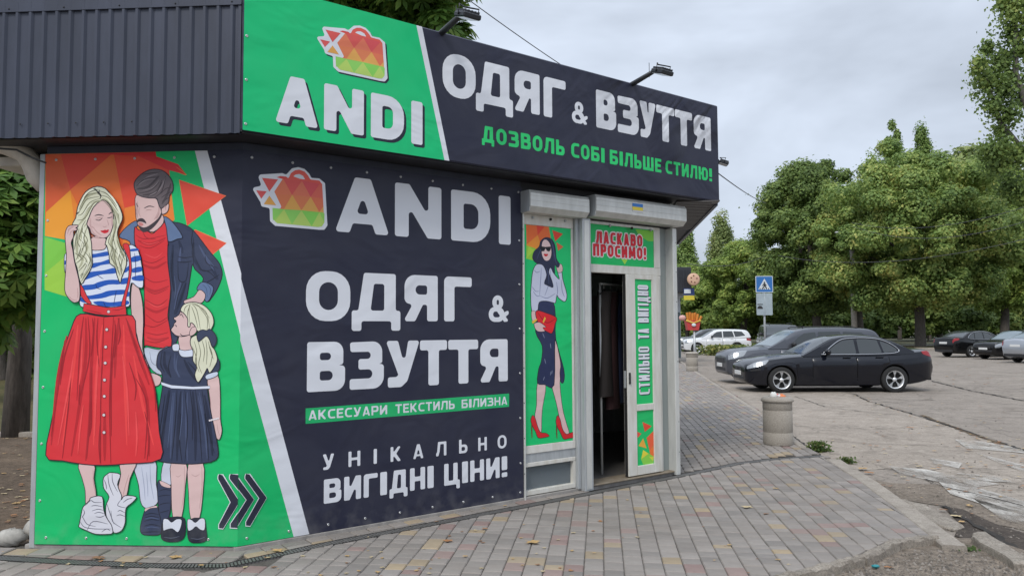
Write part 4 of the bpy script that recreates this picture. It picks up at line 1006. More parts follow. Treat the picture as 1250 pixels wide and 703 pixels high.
for s_, c in (('N 572,332 612,350 582,375', (214, 70, 48)), ('N 545,372 568,382 552,400', (214, 80, 60)), ('N 575,402 590,445 555,435', (220, 160, 60)), ('N 590,400 622,368 622,430 602,455', (218, 92, 56)),
              ('N 602,455 622,432 622,490 605,470', (224, 110, 50)), ('N 575,452 620,480 618,516 575,514 565,490', (130, 196, 70)), ('N 575,452 598,468 568,490', (214, 200, 60)), ('N 600,480 620,482 618,500', (196, 204, 60))): p.raw(zp(s_), c)
p.done('printed_facets', dr)
za, zb = pz(784, 481), pz(784, 348)
ur = pu(790.8, 420); hh = ur - pu(777.6, 420)
zl = zb - za
for wd, a, b in (('СТИЛЬНО', 0, .435), ('ТА', .505, .60), ('ВИГІДНО', .655, 1.0)):
    m = MB()
    for col, dd, oo in (((40, 40, 70), .010, .0175), (WHT, 0, .0190)):
        LAY[0] = 0
        letters(m, PR, wd, a * zl, b * zl, 0, hh, vinyl(col), .14, .12, .02, oo, gap=.26, vert=lambda x, y, o: PR.P(ur - y + dd, za + x - dd, o))
    m.build('printed_word', dr)
# shutter boxes
B1 = Plane(CR, RE, .17); B2 = Plane(CR, RE, .21)
def shutter(a, b, pl, off, zt, zb_):
    mb = MB(); ch = .05
    sec = [(.0, zb_), (off - ch, zb_), (off, zb_ + ch), (off, zt - .03), (off - .02, zt), (0, zt)]
    n = len(sec); vs = [PR.P(a, z, o) for o, z in sec] + [PR.P(b, z, o) for o, z in sec]
    mb.add(vs, [(i, (i + 1) % n, n + (i + 1) % n, n + i) for i in range(n)], M_GREY2)
    mb.add(vs, [tuple(range(n - 1, -1, -1)), tuple(range(n, 2 * n))], M_GREY2)
    mb.pbox(PR, a - .004, a, zb_ + .002, zt - .002, .0, off - .012, M_GREY)
    for k in (.35, .65): mb.pbox(PR, a + .001, b - .001, zb_ + ch + (zt - zb_ - ch) * k, zb_ + ch + (zt - zb_ - ch) * k + .004, off, off + .003, M_GREY2)
    return mb
s1 = shutter(B1.hit(647.6, 245)[0], B1.hit(719.5, 245)[0], B1, .17, B1.hit(647.6, 231)[1], B1.hit(647.6, 257.5)[1])
K('shutter_box', s1)
s2 = shutter(B2.hit(728, 250)[0], B2.hit(838, 260)[0], B2, .21, B2.hit(728, 238.7)[1] + .015, B2.hit(728, 263)[1])
sb = K('shutter_box', s2)
ua, ub = B2.hit(772, 255)[0], B2.hit(784.5, 255)[0]; z0, z1 = B2.hit(772, 258.5)[1], B2.hit(772, 248)[1]
mb = MB()
mb.pbox(B2, ua, ub, z0 + (z1 - z0) * .62, z1, 0, .0042, vinyl((60, 120, 190))); mb.pbox(B2, ua, ub, z0 + (z1 - z0) * .22, z0 + (z1 - z0) * .615, 0, .0042, vinyl((222, 200, 70))); mb.pbox(B2, ua, ub, z0, z0 + (z1 - z0) * .21, 0, .0042, vinyl((190, 190, 190)))
mb.build('sticker', sb)
mb = MB()
for k in range(3):
    for (a, o) in ((pu(724 + k * 0), .104),): pass
for u_, o_ in ((u2 - .02, .035), (u6 - .03, .10), (u11 - .02, .09)):
    for i in range(8): mb.ball(PR.P(u_, .25 + i * .33, o_), .005, .005, .005, M_RUB, 6, 4)
for u_ in (pu(650), pu(672), pu(690), pu(745), pu(772), pu(795)): mb.ball(PR.P(u_, 2.685, .02), .014, .014, .014, M_RUB if u_ in (pu(672), pu(772)) else M_GREY, 8, 5)
K('screw', mb, kind='stuff')
# interior: rail with garments, painted lit wall patch, bucket
def garment(x, y, z, w_, h_, d_, rz_, col, coat):
    mb = MB(); m = mat('cloth_%d' % col, (((.03, .03, .035), (.06, .025, .025), (.02, .03, .07), (.05, .04, .035), (.12, .10, .09))[col]), .9)
    n = 14; rings = []
    for k, (f, hh_) in enumerate(((.12, 0), (.5, -.06), (.62, -.18), (.55, -.45), (.6, -.8), (.7, -1.0))):
        ring = []
        for i in range(n):
            t = 2 * math.pi * i / n; q = 1 + .12 * math.sin(3 * t + k)
            ring.append((math.cos(t) * w_ * f * .5 * q, math.sin(t) * d_ * .5 * q, hh_ * h_))
        rings.append(ring)
    vs = [v for r_ in rings for v in r_]
    mb.add(vs, [(k * n + i, k * n + (i + 1) % n, (k + 1) * n + (i + 1) % n, (k + 1) * n + i) for k in range(5) for i in range(n)], m, True)
    return mb
for i, (x, y, h_, c, lb) in enumerate(((.66, 8.0, 1.15, 3, 'dark brown coat hanging nearest the doorway inside the kiosk'), (.78, 8.12, 1.3, 1, 'dark red dress hanging behind the brown coat inside the doorway'),
                                   (.90, 8.24, 1.25, 2, 'dark blue dress hanging on the rail inside the doorway'), (1.03, 8.36, 1.1, 0, 'black jacket hanging at the right of the rail inside the doorway'))):
    P_ = at(737 + i * 8, 345, 8.35 + .16 * i)
    t_ = thing('hanging_garment', lb, 'garment', (P_.x, P_.y, 2.02), R(70), 'garments on the clothes rail')
    t_['_o'] = (0, 0, 0)
    garment(0, 0, 0, .46, h_, .16, 0, c, 1).build('fabric', t_)
    mb = MB(); mb.tube([(-.18, 0, -.04), (0, 0, .02), (.18, 0, -.04)], .008, M_RUB, 6); mb.tube([(0, 0, .02), (0, 0, .06), (.02, 0, .085)], .004, M_GREY2, 5); mb.build('hanger', t_)
a, b = at(732, 340, 8.25), at(768, 340, 8.9); a.z = b.z = 2.10
rl = thing('clothes_rail', 'dark metal clothes rail with garments inside the kiosk doorway', 'clothes rail', (a.x, a.y, .04))
mb = MB()
mb.tube([a, b], .012, M_GREY2, 8); mb.build('hanging_bar', rl)
for q in (a, b):
    mb = MB(); mb.tube([(q.x, q.y, 2.1), (q.x, q.y, .04)], .014, M_GREY2, 8); mb.build('leg', rl)
a = at(736, 350, 9.6); mr = thing('lit_wall_patch', 'pale green patch painted as lit back wall seen through the doorway', 'lit wall patch', a)
mb = MB(); mb.frame(a, PR.d, PR.n, Vector((0, 0, 1)), (-.3, .16), (-.03, 0), (-.12, .14), mat('pale_green_lit_wall', (.42, .5, .45), .3)); mb.build('panel', mr)  # pale green colour stands in for lamplight on the back wall
BKP = at(664, 590, 7.62); BKP.z = .04
bk = thing('blue_bucket', 'blue plastic bucket behind the low window pane', 'bucket', BKP)
M_BL = mat('blue_plastic', (.05, .17, .38), .35, noise=.3, nscale=20)
mb = MB(); c = BKP; mb.lathe([(.10, 0), (.14, .27), (.15, .27), (.15, .29), (.13, .29), (.09, .01)], c, M_BL, 20); mb.build('bucket_body', bk)
mb = MB(); mb.tube([c + Vector((.14 * math.cos(t), .14 * math.sin(t) * .3 - .1 * math.sin(t), .27 + -.1 * math.sin(t))) for t in [math.pi * i / 8 for i in range(9)]], .005, M_GREY2, 5); mb.build('bucket_handle', bk)
# downpipe under the left soffit
gp_ = thing('drainpipe', 'cream drainpipe elbow under the soffit at the left end of the kiosk', 'drainpipe', PL.P(-.1, 0, -.2))
M_CR = mat('cream_plastic', (.55, .50, .43), .45, noise=.2, nscale=8)
def lp(px, py, d): return at(px, py, d)
mb = MB(); mb.tube([lp(-30, 172, 5.85), lp(6, 178, 5.85), lp(28, 186, 5.85), lp(40, 200, 5.86), lp(46, 216, 5.88), lp(56, 228, 5.9)], [.07, .07, .075, .08, .08, .07], M_CR, 12); mb.build('elbow', gp_)
mb = MB(); mb.frame(PL.o + PL.d * -.6, PL.d, PL.n, Vector((0, 0, 1)), (0, .68), (-.55, -.2), (2.93, 3.0), M_CR); K('gutter_board', mb)
mb = MB(); mb.tube([lp(-20, 180, 5.6), lp(20, 183, 5.6), lp(40, 193, 5.6), lp(56, 199, 5.6)], .008, M_RUB, 6); mb.build('cable', gp_)

# floodlights on the signboard
M_BLK = mat('black_lamp_metal', (.03, .032, .036), .4, .3)
M_LENS = mat('lamp_glass', (.35, .37, .38), .15)
def floodlight(u, off_h, label, big=1.0, pl=SR, z=None):
    base = pl.P(u, (z or SZ1) - .015, -.02)
    t_ = thing('floodlight', label, 'floodlight', base, 0, 'floodlights on the signboard')
    n_ = pl.n; X = pl.d; Z = Vector((0, 0, 1)); s = big
    e = base + (n_ * .38 + Z * .06) * s
    mb = MB(); mb.tube([base - n_ * .05, base + n_ * .02, e], [.028 * s, .028 * s, .022 * s], M_BLK, 8); mb.build('arm', t_)
    mb = MB(); mb.frame(base, X, n_, Z, (-.04 * s, .04 * s), (-.04, .03), (-.03, .0), M_BLK); mb.build('bracket', t_)
    mb = MB(); mb.tube([e - n_ * .10 - Z * .05, e - n_ * .10 + Z * .1], .003, M_BLK, 4); mb.build('cable_tie', t_)
    hd = e + n_ * .07 * s - Z * .055 * s
    q = (n_ * .94 - Z * .33).normalized(); w_ = (n_ * .33 + Z * .94).normalized()
    mb = MB(); mb.frame(hd, X, q, w_, (-.085 * s, .085 * s), (-.08 * s, .08 * s), (-.012, .03 * s), M_BLK, .008)
    for i in range(5): mb.frame(hd, X, q, w_, (-.07 * s + i * .032 * s, -.062 * s + i * .032 * s), (-.07 * s, .07 * s), (.03 * s, .05 * s), M_BLK)
    hb = mb.build('head', t_)
    mb = MB(); mb.frame(hd, X, q, w_, (-.072 * s, .072 * s), (-.066 * s, .066 * s), (-.016, -.0125), M_LENS); mb.build('lens', hb)
    mb = MB(); mb.tube([hd - X * .09 * s, hd - X * .095 * s + w_ * .08 * s, e + w_ * .05 * s, hd + X * .095 * s + w_ * .08 * s, hd + X * .09 * s], .007 * s, M_BLK, 6); mb.build('yoke', t_)
floodlight(SR.hit(537, 46)[0], 0, 'black floodlight on an arm above the letters beside the green field')
floodlight(SR.hit(770, 107)[0], 0, 'black floodlight on an arm above the ampersand')
SD = Plane(fr, fr + D3)
floodlight(1.6, 0, 'small black floodlight sticking out beyond the right end of the sign', .8, SD, at(878, 163, 9.6).z - .25)

# ------------------------------------------------------------------ ground
def asphalt(name, c1, c2, crack=.5, scale=1.0, rough=.9, pebble=.35, stain=False, coarse=0):
    m = bpy.data.materials.new(name); m.use_nodes = True; t = m.node_tree; b = t.nodes['Principled BSDF']
    b.inputs['Roughness'].default_value = rough; b.inputs['Specular IOR Level'].default_value = .25
    g = t.nodes.new('ShaderNodeNewGeometry'); pos = g.outputs['Position']
    def noise(s, d=6, r=.65, dist=0):
        n = t.nodes.new('ShaderNodeTexNoise'); n.inputs['Scale'].default_value = s * scale; n.inputs['Detail'].default_value = d; n.inputs['Roughness'].default_value = r; n.inputs['Distortion'].default_value = dist
        t.links.new(pos, n.inputs[0]); return n.outputs['Fac']
    def ramp(src, a, b_, ca, cb):
        r = t.nodes.new('ShaderNodeValToRGB'); r.color_ramp.elements[0].position = a; r.color_ramp.elements[1].position = b_
        r.color_ramp.elements[0].color = (*ca, 1); r.color_ramp.elements[1].color = (*cb, 1); t.links.new(src, r.inputs[0]); return r.outputs[0]
    def mix(f, a, b_, mode='MIX'):
        x = t.nodes.new('ShaderNodeMix'); x.data_type = 'RGBA'; x.blend_type = mode
        if isinstance(f, float): x.inputs['Factor'].default_value = f
        else: t.links.new(f, x.inputs['Factor'])
        t.links.new(a, x.inputs['A']); t.links.new(b_, x.inputs['B']); return x.outputs['Result']
    base = mix(1.0, ramp(noise(.55, 8, .7, .6), .32, .68, c2, c1), ramp(noise(2.7, 6, .75), .34, .62, (.84, .83, .82), (1.08, 1.08, 1.08)), 'MULTIPLY')
    fine = ramp(noise(24, 6, .85), .3, .7, (.64, .635, .63), (1.34, 1.33, 1.31))
    col = mix(1.0, base, fine, 'MULTIPLY')
    grit = ramp(noise(140, 2, .8), .35, .7, (.72, .72, .72), (1.2, 1.2, 1.2)); col = mix(pebble * 2 if pebble < .5 else 1.0, col, grit, 'MULTIPLY')
    if stain: col = mix(1.0, col, ramp(noise(1.1, 7, .62, 1.0), .58, .70, (1, 1, 1), (.66, .65, .64)), 'MULTIPLY')
    if coarse: col = mix(1.0, col, ramp(noise(11, 6, .8), .35, .65, (1 - coarse,) * 3, (1 + coarse,) * 3), 'MULTIPLY')
    if crack:
        v = t.nodes.new('ShaderNodeTexVoronoi'); v.feature = 'DISTANCE_TO_EDGE'; v.inputs['Scale'].default_value = .42 * scale
        dn = t.nodes.new('ShaderNodeTexNoise'); dn.inputs['Scale'].default_value = 2.2; dn.inputs['Detail'].default_value = 6; t.links.new(pos, dn.inputs[0])
        va = t.nodes.new('ShaderNodeVectorMath'); va.operation = 'MULTIPLY_ADD'; va.inputs[1].default_value = (.9, .9, .9)
        t.links.new(dn.outputs['Color'], va.inputs[0]); t.links.new(pos, va.inputs[2]); t.links.new(va.outputs[0], v.inputs['Vector'])
        cr = ramp(v.outputs['Distance'], .003, .012, (1 - crack, 1 - crack, 1 - crack * 1.02), (1, 1, 1)); col = mix(1.0, col, cr, 'MULTIPLY')
    t.links.new(col, b.inputs['Base Color'])
    bp = t.nodes.new('ShaderNodeBump'); bp.inputs['Strength'].default_value = .6; bp.inputs['Distance'].default_value = .012
    t.links.new(noise(60, 4, .7), bp.inputs['Height']); t.links.new(bp.outputs[0], b.inputs['Normal'])
    return m
M_ASPH = asphalt('old_asphalt', (.315, .275, .236), (.25, .218, .187), .3, stain=True)
M_APRON = asphalt('worn_pale_asphalt', (.375, .325, .275), (.305, .265, .225), .3, 1.0, stain=True)
M_DIRT = asphalt('gravelly_dirt', (.27, .225, .182), (.16, .134, .108), 0, 1.6, 1.0, .9, coarse=.4)
M_DIRT2 = asphalt('dark_damp_soil', (.11, .09, .075), (.06, .05, .043), 0, 1.6, 1.0, .9, coarse=.4)
M_SAND = asphalt('joint_sand', (.15, .138, .125), (.085, .078, .07), 0, 2.0, 1.0)
M_VERGE = asphalt('dry_grass_verge', (.14, .115, .055), (.075, .075, .030), 0, 1.0, 1.0)
def gpoly(name, pts, z, m, parent=None, kind='structure', thick=0):
    mb = MB()
    mb.poly([[(p[0], p[1]) for p in pts]], lambda x, y: Vector((x, y, z)), m)
    if thick:
        n = len(pts)
        vs = [Vector((p[0], p[1], z)) for p in pts] + [Vector((p[0], p[1], z - thick)) for p in pts]
        mb.add(vs, [(i, n + i, n + (i + 1) % n, (i + 1) % n) for i in range(n)], m)
    return mb.build(name, parent, kind=kind)
def G(px, py, z=0): p = gp(px, py, z); return (p.x, p.y)
mb = MB(); S_ = 1500
mb.add([(-S_, -40, -.09), (S_, -40, -.09), (S_, S_, -.09), (-S_, S_, -.09)], [(0, 1, 2, 3)], mat('far_ground', (.10, .10, .06), 1.0, noise=.3, nscale=.05))
mb.build('ground', kind='structure')
gpoly('asphalt', [(-40, -6), (60, -6), (60, 57.0), (-14, 57.0), (-40, 40)], ZA, M_ASPH)
gpoly('asphalt_apron', [G(1000, 556, ZA), G(933, 505, ZA), G(866, 462, ZA), G(905, 462, ZA), G(1000, 471, ZA), G(1041, 482, ZA), G(1115, 507, ZA), G(1180, 527, ZA), G(1252, 551, ZA), G(1330, 580, ZA), G(1330, 640, ZA), G(1250, 612, ZA), G(1160, 585, ZA), G(1085, 572, ZA), G(1040, 575, ZA)], ZA + .004, M_APRON)
# drain line and pavement outlines (ground plane)
DR = [G(-120, 676), G(-40, 680.5), G(60, 687), G(180, 692.5), G(277, 692.0), G(400, 665.5), G(637, 620), G(850, 578), G(905, 566), G(945, 561), G(1008, 556.5)]
KR = [G(1008, 560), G(1048, 586), G(1092, 619), G(1131, 650)]
KB = [G(1134, 653), G(1085, 659.5), G(1042, 679), G(943, 703)]
kbl = KB[-1]
regA = DR + KR + KB + [(.3, 4.15), (-1.2, 3.3), (-3.5, 2.3), (-9, .5), (-9, 5.6)]
KL = [G(986, 546.5), G(933.5, 505.7), G(893, 480), G(850, 453), G(828, 438)]
regB = [G(850, 573), G(925, 558)] + KL + [(1.9, 40), (1.2, 40)]
s3 = side3
regB = [G(830, 577.5), G(850, 574.5), G(905, 562), G(945, 556.5), G(1002, 552.5)] + KL + [(RE.x + D3.x * 34, RE.y + D3.y * 34), (RE.x, RE.y)]
paveA = gpoly('pavement', regA, -.010, M_SAND, thick=.07)
paveB = gpoly('side_pavement', regB, -.012, M_SAND, thick=.07)
def paver_mat(n, c):
    m = mat('paver_' + n, c, .88, spec=.25, noise=.16, nscale=7, bump=.25, bscale=90)
    t = m.node_tree
    oi = t.nodes.new('ShaderNodeObjectInfo'); g = t.nodes.new('ShaderNodeNewGeometry')
    b = t.nodes['Principled BSDF']; src = b.inputs['Base Color'].links[0].from_socket
    n1 = t.nodes.new('ShaderNodeTexNoise'); n1.inputs['Scale'].default_value = .9; n1.inputs['Detail'].default_value = 7; n1.inputs['Roughness'].default_value = .7
    t.links.new(g.outputs['Position'], n1.inputs[0])
    mr = t.nodes.new('ShaderNodeMapRange'); mr.inputs['From Min'].default_value = .35; mr.inputs['From Max'].default_value = .68; mr.inputs['To Min'].default_value = .0; mr.inputs['To Max'].default_value = .6
    t.links.new(n1.outputs['Fac'], mr.inputs[0])
    x = t.nodes.new('ShaderNodeMix'); x.data_type = 'RGBA'; x.inputs['B'].default_value = (.23, .20, .172, 1)
    t.links.new(mr.outputs[0], x.inputs['Factor']); t.links.new(src, x.inputs['A'])
    rv = t.nodes.new('ShaderNodeMath'); rv.operation = 'MULTIPLY_ADD'; rv.inputs[1].default_value = .2; rv.inputs[2].default_value = .9
    r2 = t.nodes.new('ShaderNodeMath'); r2.operation = 'ADD'
    at_ = t.nodes.new('ShaderNodeTexWhiteNoise'); at_.noise_dimensions = '1D'
    t.links.new(g.outputs['Random Per Island'], r2.inputs[0]); t.links.new(oi.outputs['Random'], r2.inputs[1]); t.links.new(r2.outputs[0], at_.inputs['W'])
    t.links.new(at_.outputs['Value'], rv.inputs[0])
    hv = t.nodes.new('ShaderNodeMix'); hv.data_type = 'RGBA'; hv.blend_type = 'MULTIPLY'; hv.inputs['Factor'].default_value = 1
    t.links.new(x.outputs['Result'], hv.inputs['A']); t.links.new(rv.outputs[0], hv.inputs['B']); t.links.new(hv.outputs['Result'], b.inputs['Base Color'])
    return m
PM = [paver_mat('grey', (.285, .258, .236)), paver_mat('dark_grey', (.242, .222, .205)), paver_mat('red', (.285, .20, .182)), paver_mat('yellow', (.37, .29, .19))]
def inside(p, poly):
    c = False; n = len(poly)
    for i in range(n):
        a, b = poly[i], poly[i - 1]
        if (a[1] > p[1]) != (b[1] > p[1]) and p[0] < (b[0] - a[0]) * (p[1] - a[1]) / (b[1] - a[1]) + a[0]: c = not c
    return c
def clip_half(L, a, b):      # keep left side of a -> b
    out = []
    f = lambda p: (b[0] - a[0]) * (p[1] - a[1]) - (b[1] - a[1]) * (p[0] - a[0])
    for i in range(len(L)):
        p, q = L[i - 1], L[i]; fp, fq = f(p), f(q)
        if (fp >= 0) != (fq >= 0):
            t_ = fp / (fp - fq); out.append((p[0] + (q[0] - p[0]) * t_, p[1] + (q[1] - p[1]) * t_))
        if fq >= 0: out.append(q)
    return out
def paver_geo(L, z, cen, bev=.007):
    n = len(L); cx0 = sum(p[0] for p in L) / n; cy0 = sum(p[1] for p in L) / n
    top = []
    for p in L:
        dx, dy = p[0] - cx0, p[1] - cy0; l = math.hypot(dx, dy) or 1; k = max(.3, 1 - bev * 1.3 / l)
        top.append((cx0 + dx * k, cy0 + dy * k))
    vs = [(p[0] - cen[0], p[1] - cen[1], z - .03) for p in L] + [(p[0] - cen[0], p[1] - cen[1], z - .007) for p in L] + [(p[0] - cen[0], p[1] - cen[1], z) for p in top]
    fs = [tuple(range(2 * n, 3 * n))] + [(k * n + i, k * n + (i + 1) % n, (k + 1) * n + (i + 1) % n, (k + 1) * n + i) for k in (0, 1) for i in range(n)]
    return vs, fs
GA = R(6.7); gc = (math.cos(GA), -math.sin(GA)); gd = (math.sin(GA), math.cos(GA))
def w2(c, d): return (c * gc[0] + d * gd[0], c * gc[1] + d * gd[1])
def inview(p):
    v = Vector((p[0], p[1], 0)) - CP; d = v.dot(Fv)
    if d < .5: return None
    x = 625 + FPX * v.dot(Rv) / d; y = 351.5 - FPX * v.dot(Uv) / d
    return (x, y, d) if -10 < x < 1260 and y < 712 else None
def near(p, a, b):
    ex, ey = b[0] - a[0], b[1] - a[1]; L2 = ex * ex + ey * ey; t_ = ((p[0] - a[0]) * ex + (p[1] - a[1]) * ey) / L2
    return -.15 < t_ < 1.15 and abs((p[0] - a[0]) * ey - (p[1] - a[1]) * ex) / math.sqrt(L2) < .35
random.seed(11)
cand = []; PW = .134
for ci in range(-60, 40):
    d0 = .4 + random.random() * .2; c0 = ci * PW
    while d0 < 12:
        ln = random.choice((.09, .134, .134, .134, .175)); a, b, c, d = w2(c0, d0), w2(c0 + PW, d0), w2(c0 + PW, d0 + ln), w2(c0, d0 + ln)
        g_ = .004; q = [w2(c0 + g_ / 2, d0 + g_ / 2), w2(c0 + PW - g_ / 2, d0 + g_ / 2), w2(c0 + PW - g_ / 2, d0 + ln - g_ / 2), w2(c0 + g_ / 2, d0 + ln - g_ / 2)]
        cm = w2(c0 + PW / 2, d0 + ln / 2); d0 += ln
        ins_ = [inside(p, regA) for p in q]
        if not any(ins_): continue
        whole = all(ins_)
        if not whole:
            for i in range(len(DR) - 1):
                if max(DR[i][0], DR[i + 1][0]) + .0 > cm[0] - .3 and min(DR[i][0], DR[i + 1][0]) < cm[0] + .3: q = clip_half(q, DR[i + 1], DR[i])
                if len(q) < 3: break
            for S in (KR, KB):
                for i in range(len(S) - 1):
                    if len(q) >= 3 and near(cm, S[i], S[i + 1]): q = clip_half(q, S[i + 1], S[i])
            if len(q) < 3: continue
            ar = abs(sum(q[i - 1][0] * q[i][1] - q[i][0] * q[i - 1][1] for i in range(len(q)))) / 2
            if ar < .0012: continue
        k = random.random(); mi_ = 0 if k < .5 else 1 if k < .83 else 2 if k < .90 else 3
        if k >= .955: mi_ = 0
        cand.append((cm, q, mi_, whole, ln, inview(cm)))
vis = sorted([c for c in cand if c[5]], key=lambda c: c[5][2])[:300]
vid = set(id(c) for c in vis)
cache = {}; rest = MB()
for c in cand:
    cm, q, mi_, whole, ln, _v = c; z = random.uniform(-.0025, .0025)
    if id(c) in vid:
        key = (ln, mi_)
        if whole and key in cache: me = cache[key]
        else:
            vs, fs = paver_geo(q, 0.0, cm); me = bpy.data.meshes.new('paver'); me.from_pydata(vs, [], fs); me.materials.append(PM[mi_]); me.update()
            if whole: cache[key] = me
        o = bpy.data.objects.new('paver', me); COL.objects.link(o); o.parent = paveA; o.location = (cm[0], cm[1], z)
        o.rotation_euler = (random.uniform(-.014, .014), random.uniform(-.014, .014), random.uniform(-.008, .008))
    else:
        vs, fs = paver_geo(q, z, (0, 0)); rest.add(vs, fs, PM[mi_])
rest.build('paver', paveA, kind='stuff')
# side pavement: small wavy pavers
rest = MB()
for ci in range(-10, 40):
    for di in range(36, 190):
        PWB, LB = .115, .205
        if di * LB > 36: break
        c0 = ci * PWB; d0 = di * LB + (LB / 2 if ci % 2 else 0); cm = w2(c0 + PWB / 2, d0 + LB / 2)
        if not inside(cm, regB): continue
        hx = .012; g_ = .005
        q = [(g_, g_), (PWB * .5, g_ + hx), (PWB - g_, g_), (PWB - g_ - hx * .6, LB * .3), (PWB - g_ + hx * .6, LB * .7), (PWB - g_, LB - g_), (PWB * .5, LB - g_ + hx), (g_, LB - g_), (g_ + hx * .6, LB * .7), (g_ - hx * .6, LB * .3)]
        q = [w2(c0 + a, d0 + b) for a, b in q]
        k = random.random(); mi_ = 0 if k < .55 else 1 if k < .86 else 2 if k < .92 else 3
        vs, fs = paver_geo(q, -.004 + random.uniform(-.003, .002), (0, 0), .006); rest.add(vs, fs, PM[mi_])
rest.build('wavy_paver', paveB, kind='stuff')
def clip_sett(q):
    cx0 = sum(p[0] for p in q) / len(q)
    for i in range(len(DR) - 1):
        a, b = Vector(DR[i]), Vector(DR[i + 1])
        if min(a.x, b.x) - .12 < cx0 < max(a.x, b.x) + .12:
            t_ = (b - a).normalized(); n_ = Vector((-t_.y, t_.x)) * .106
            q = clip_half(q, a + n_, b + n_)
            if len(q) < 3: return []
    ar = abs(sum(q[i - 1][0] * q[i][1] - q[i][0] * q[i - 1][1] for i in range(len(q)))) / 2
    return q if ar > .0008 else []
# strip of setts between the drain and the wall
rest = MB(); DI = [G(-60, 672), G(60, 677), G(180, 682), G(284, 682), G(400, 657), G(637, 613.5), G(722, 597)]
st = gpoly('wall_strip', [(a, b) for a, b in DR[1:7]] + [G(850, 574), G(827, 573), (PR.P(2.5, 0, -.1).x, PR.P(2.5, 0, -.1).y), (PL.P(LU, 0, -.1).x, PL.P(LU, 0, -.1).y), (PL.P(-1.5, 0, -.1).x, PL.P(-1.5, 0, -.1).y)], -.018, M_SAND)
for pl, a0, a1, oo in ((PL, -1.0, LU + .02, .03), (PR, .0, 3.35, .04)):
    u = a0
    while u < a1:
        ln = random.uniform(.14, .2)
        for o0, o1 in ((.022, .172), (.178, .34)) if pl is PL else ((.025, .13), (.136, .26)):
            q = [pl.P(u + .004, 0, o0), pl.P(u + ln - .004, 0, o0), pl.P(u + ln - .004, 0, o1), pl.P(u + .004, 0, o1)]
            q = clip_sett([(p.x, p.y) for p in q][::-1])
            if len(q) < 3: continue
            vs, fs = paver_geo(q, random.uniform(-.004, .006), (0, 0)); cmx = sum(p[0] for p in q) / len(q), sum(p[1] for p in q) / len(q)
            m_ = PM[random.choice((0, 1, 0, 1, 3, 2))]
            me = bpy.data.meshes.new('sett'); me.from_pydata([(v[0] - cmx[0], v[1] - cmx[1], v[2]) for v in vs], [], fs); me.materials.append(m_)
            o = bpy.data.objects.new('sett', me); COL.objects.link(o); o.parent = st; o.location = (cmx[0], cmx[1], 0)
        u += ln
# drain
drain = thing('drainage_channel', 'long black slotted drainage channel in front of the kiosk', 'drain', (DR[4][0], DR[4][1], 0))
M_IRON = mat('black_grating', (.17, .165, .158), .6, .3, noise=.3, nscale=30)
M_PIT = mat('drain_pit', (.028, .026, .024), .9)
mbt = MB(); mbr = MB(); mbs = MB(); WD = .052
pts = [Vector((p[0], p[1], 0)) for p in DR]
def offp(i, w_):
    a = pts[max(0, i - 1)]; b = pts[min(len(pts) - 1, i + 1)]; d = (b - a).normalized(); return pts[i] + Vector((-d.y, d.x, 0)) * w_
L0 = [offp(i, -.012) for i in range(len(pts))]; L1 = [offp(i, .10) for i in range(len(pts))]
for i in range(len(pts) - 1):
    for A, B, w_ in ((L0, L1, .012), (L1, L0, .012)):
        a0, a1 = A[i], A[i + 1]; t0 = (B[i] - a0).normalized() * w_; t1 = (B[i + 1] - a1).normalized() * w_
        vs = [a0 + Vector((0, 0, .001)), a1 + Vector((0, 0, .001)), a1 + t1 + Vector((0, 0, .001)), a0 + t0 + Vector((0, 0, .001))]
        vs += [v - Vector((0, 0, .04)) for v in vs]
        mbr.add(vs, [(0, 1, 2, 3), (0, 4, 5, 1), (3, 2, 6, 7), (3, 2, 1, 0)], M_IRON)
    mbt.add([L0[i] - Vector((0, 0, .007)), L0[i + 1] - Vector((0, 0, .007)), L1[i + 1] - Vector((0, 0, .007)), L1[i] - Vector((0, 0, .007))], [(0, 1, 2, 3)], M_PIT)
    n = int((L0[i + 1] - L0[i]).length / .026)
    for k in range(n):
        f0, f1 = (k + .2) / n, (k + .8) / n; z_ = Vector((0, 0, .0))
        a = L0[i].lerp(L0[i + 1], f0); b = L0[i].lerp(L0[i + 1], f1); c = L1[i].lerp(L1[i + 1], f1); d = L1[i].lerp(L1[i + 1], f0)
        vs = [v + z_ for v in (a, b, c, d)] + [v - Vector((0, 0, .01)) for v in (a, b, c, d)]
        mbs.add(vs, [(0, 1, 2, 3), (0, 4, 5, 1), (1, 5, 6, 2), (3, 2, 6, 7), (0, 3, 7, 4)], M_IRON)
mbt.build('channel', drain); mbr.build('edge_rail', drain); mbs.build('grate_bar', drain, kind='stuff')
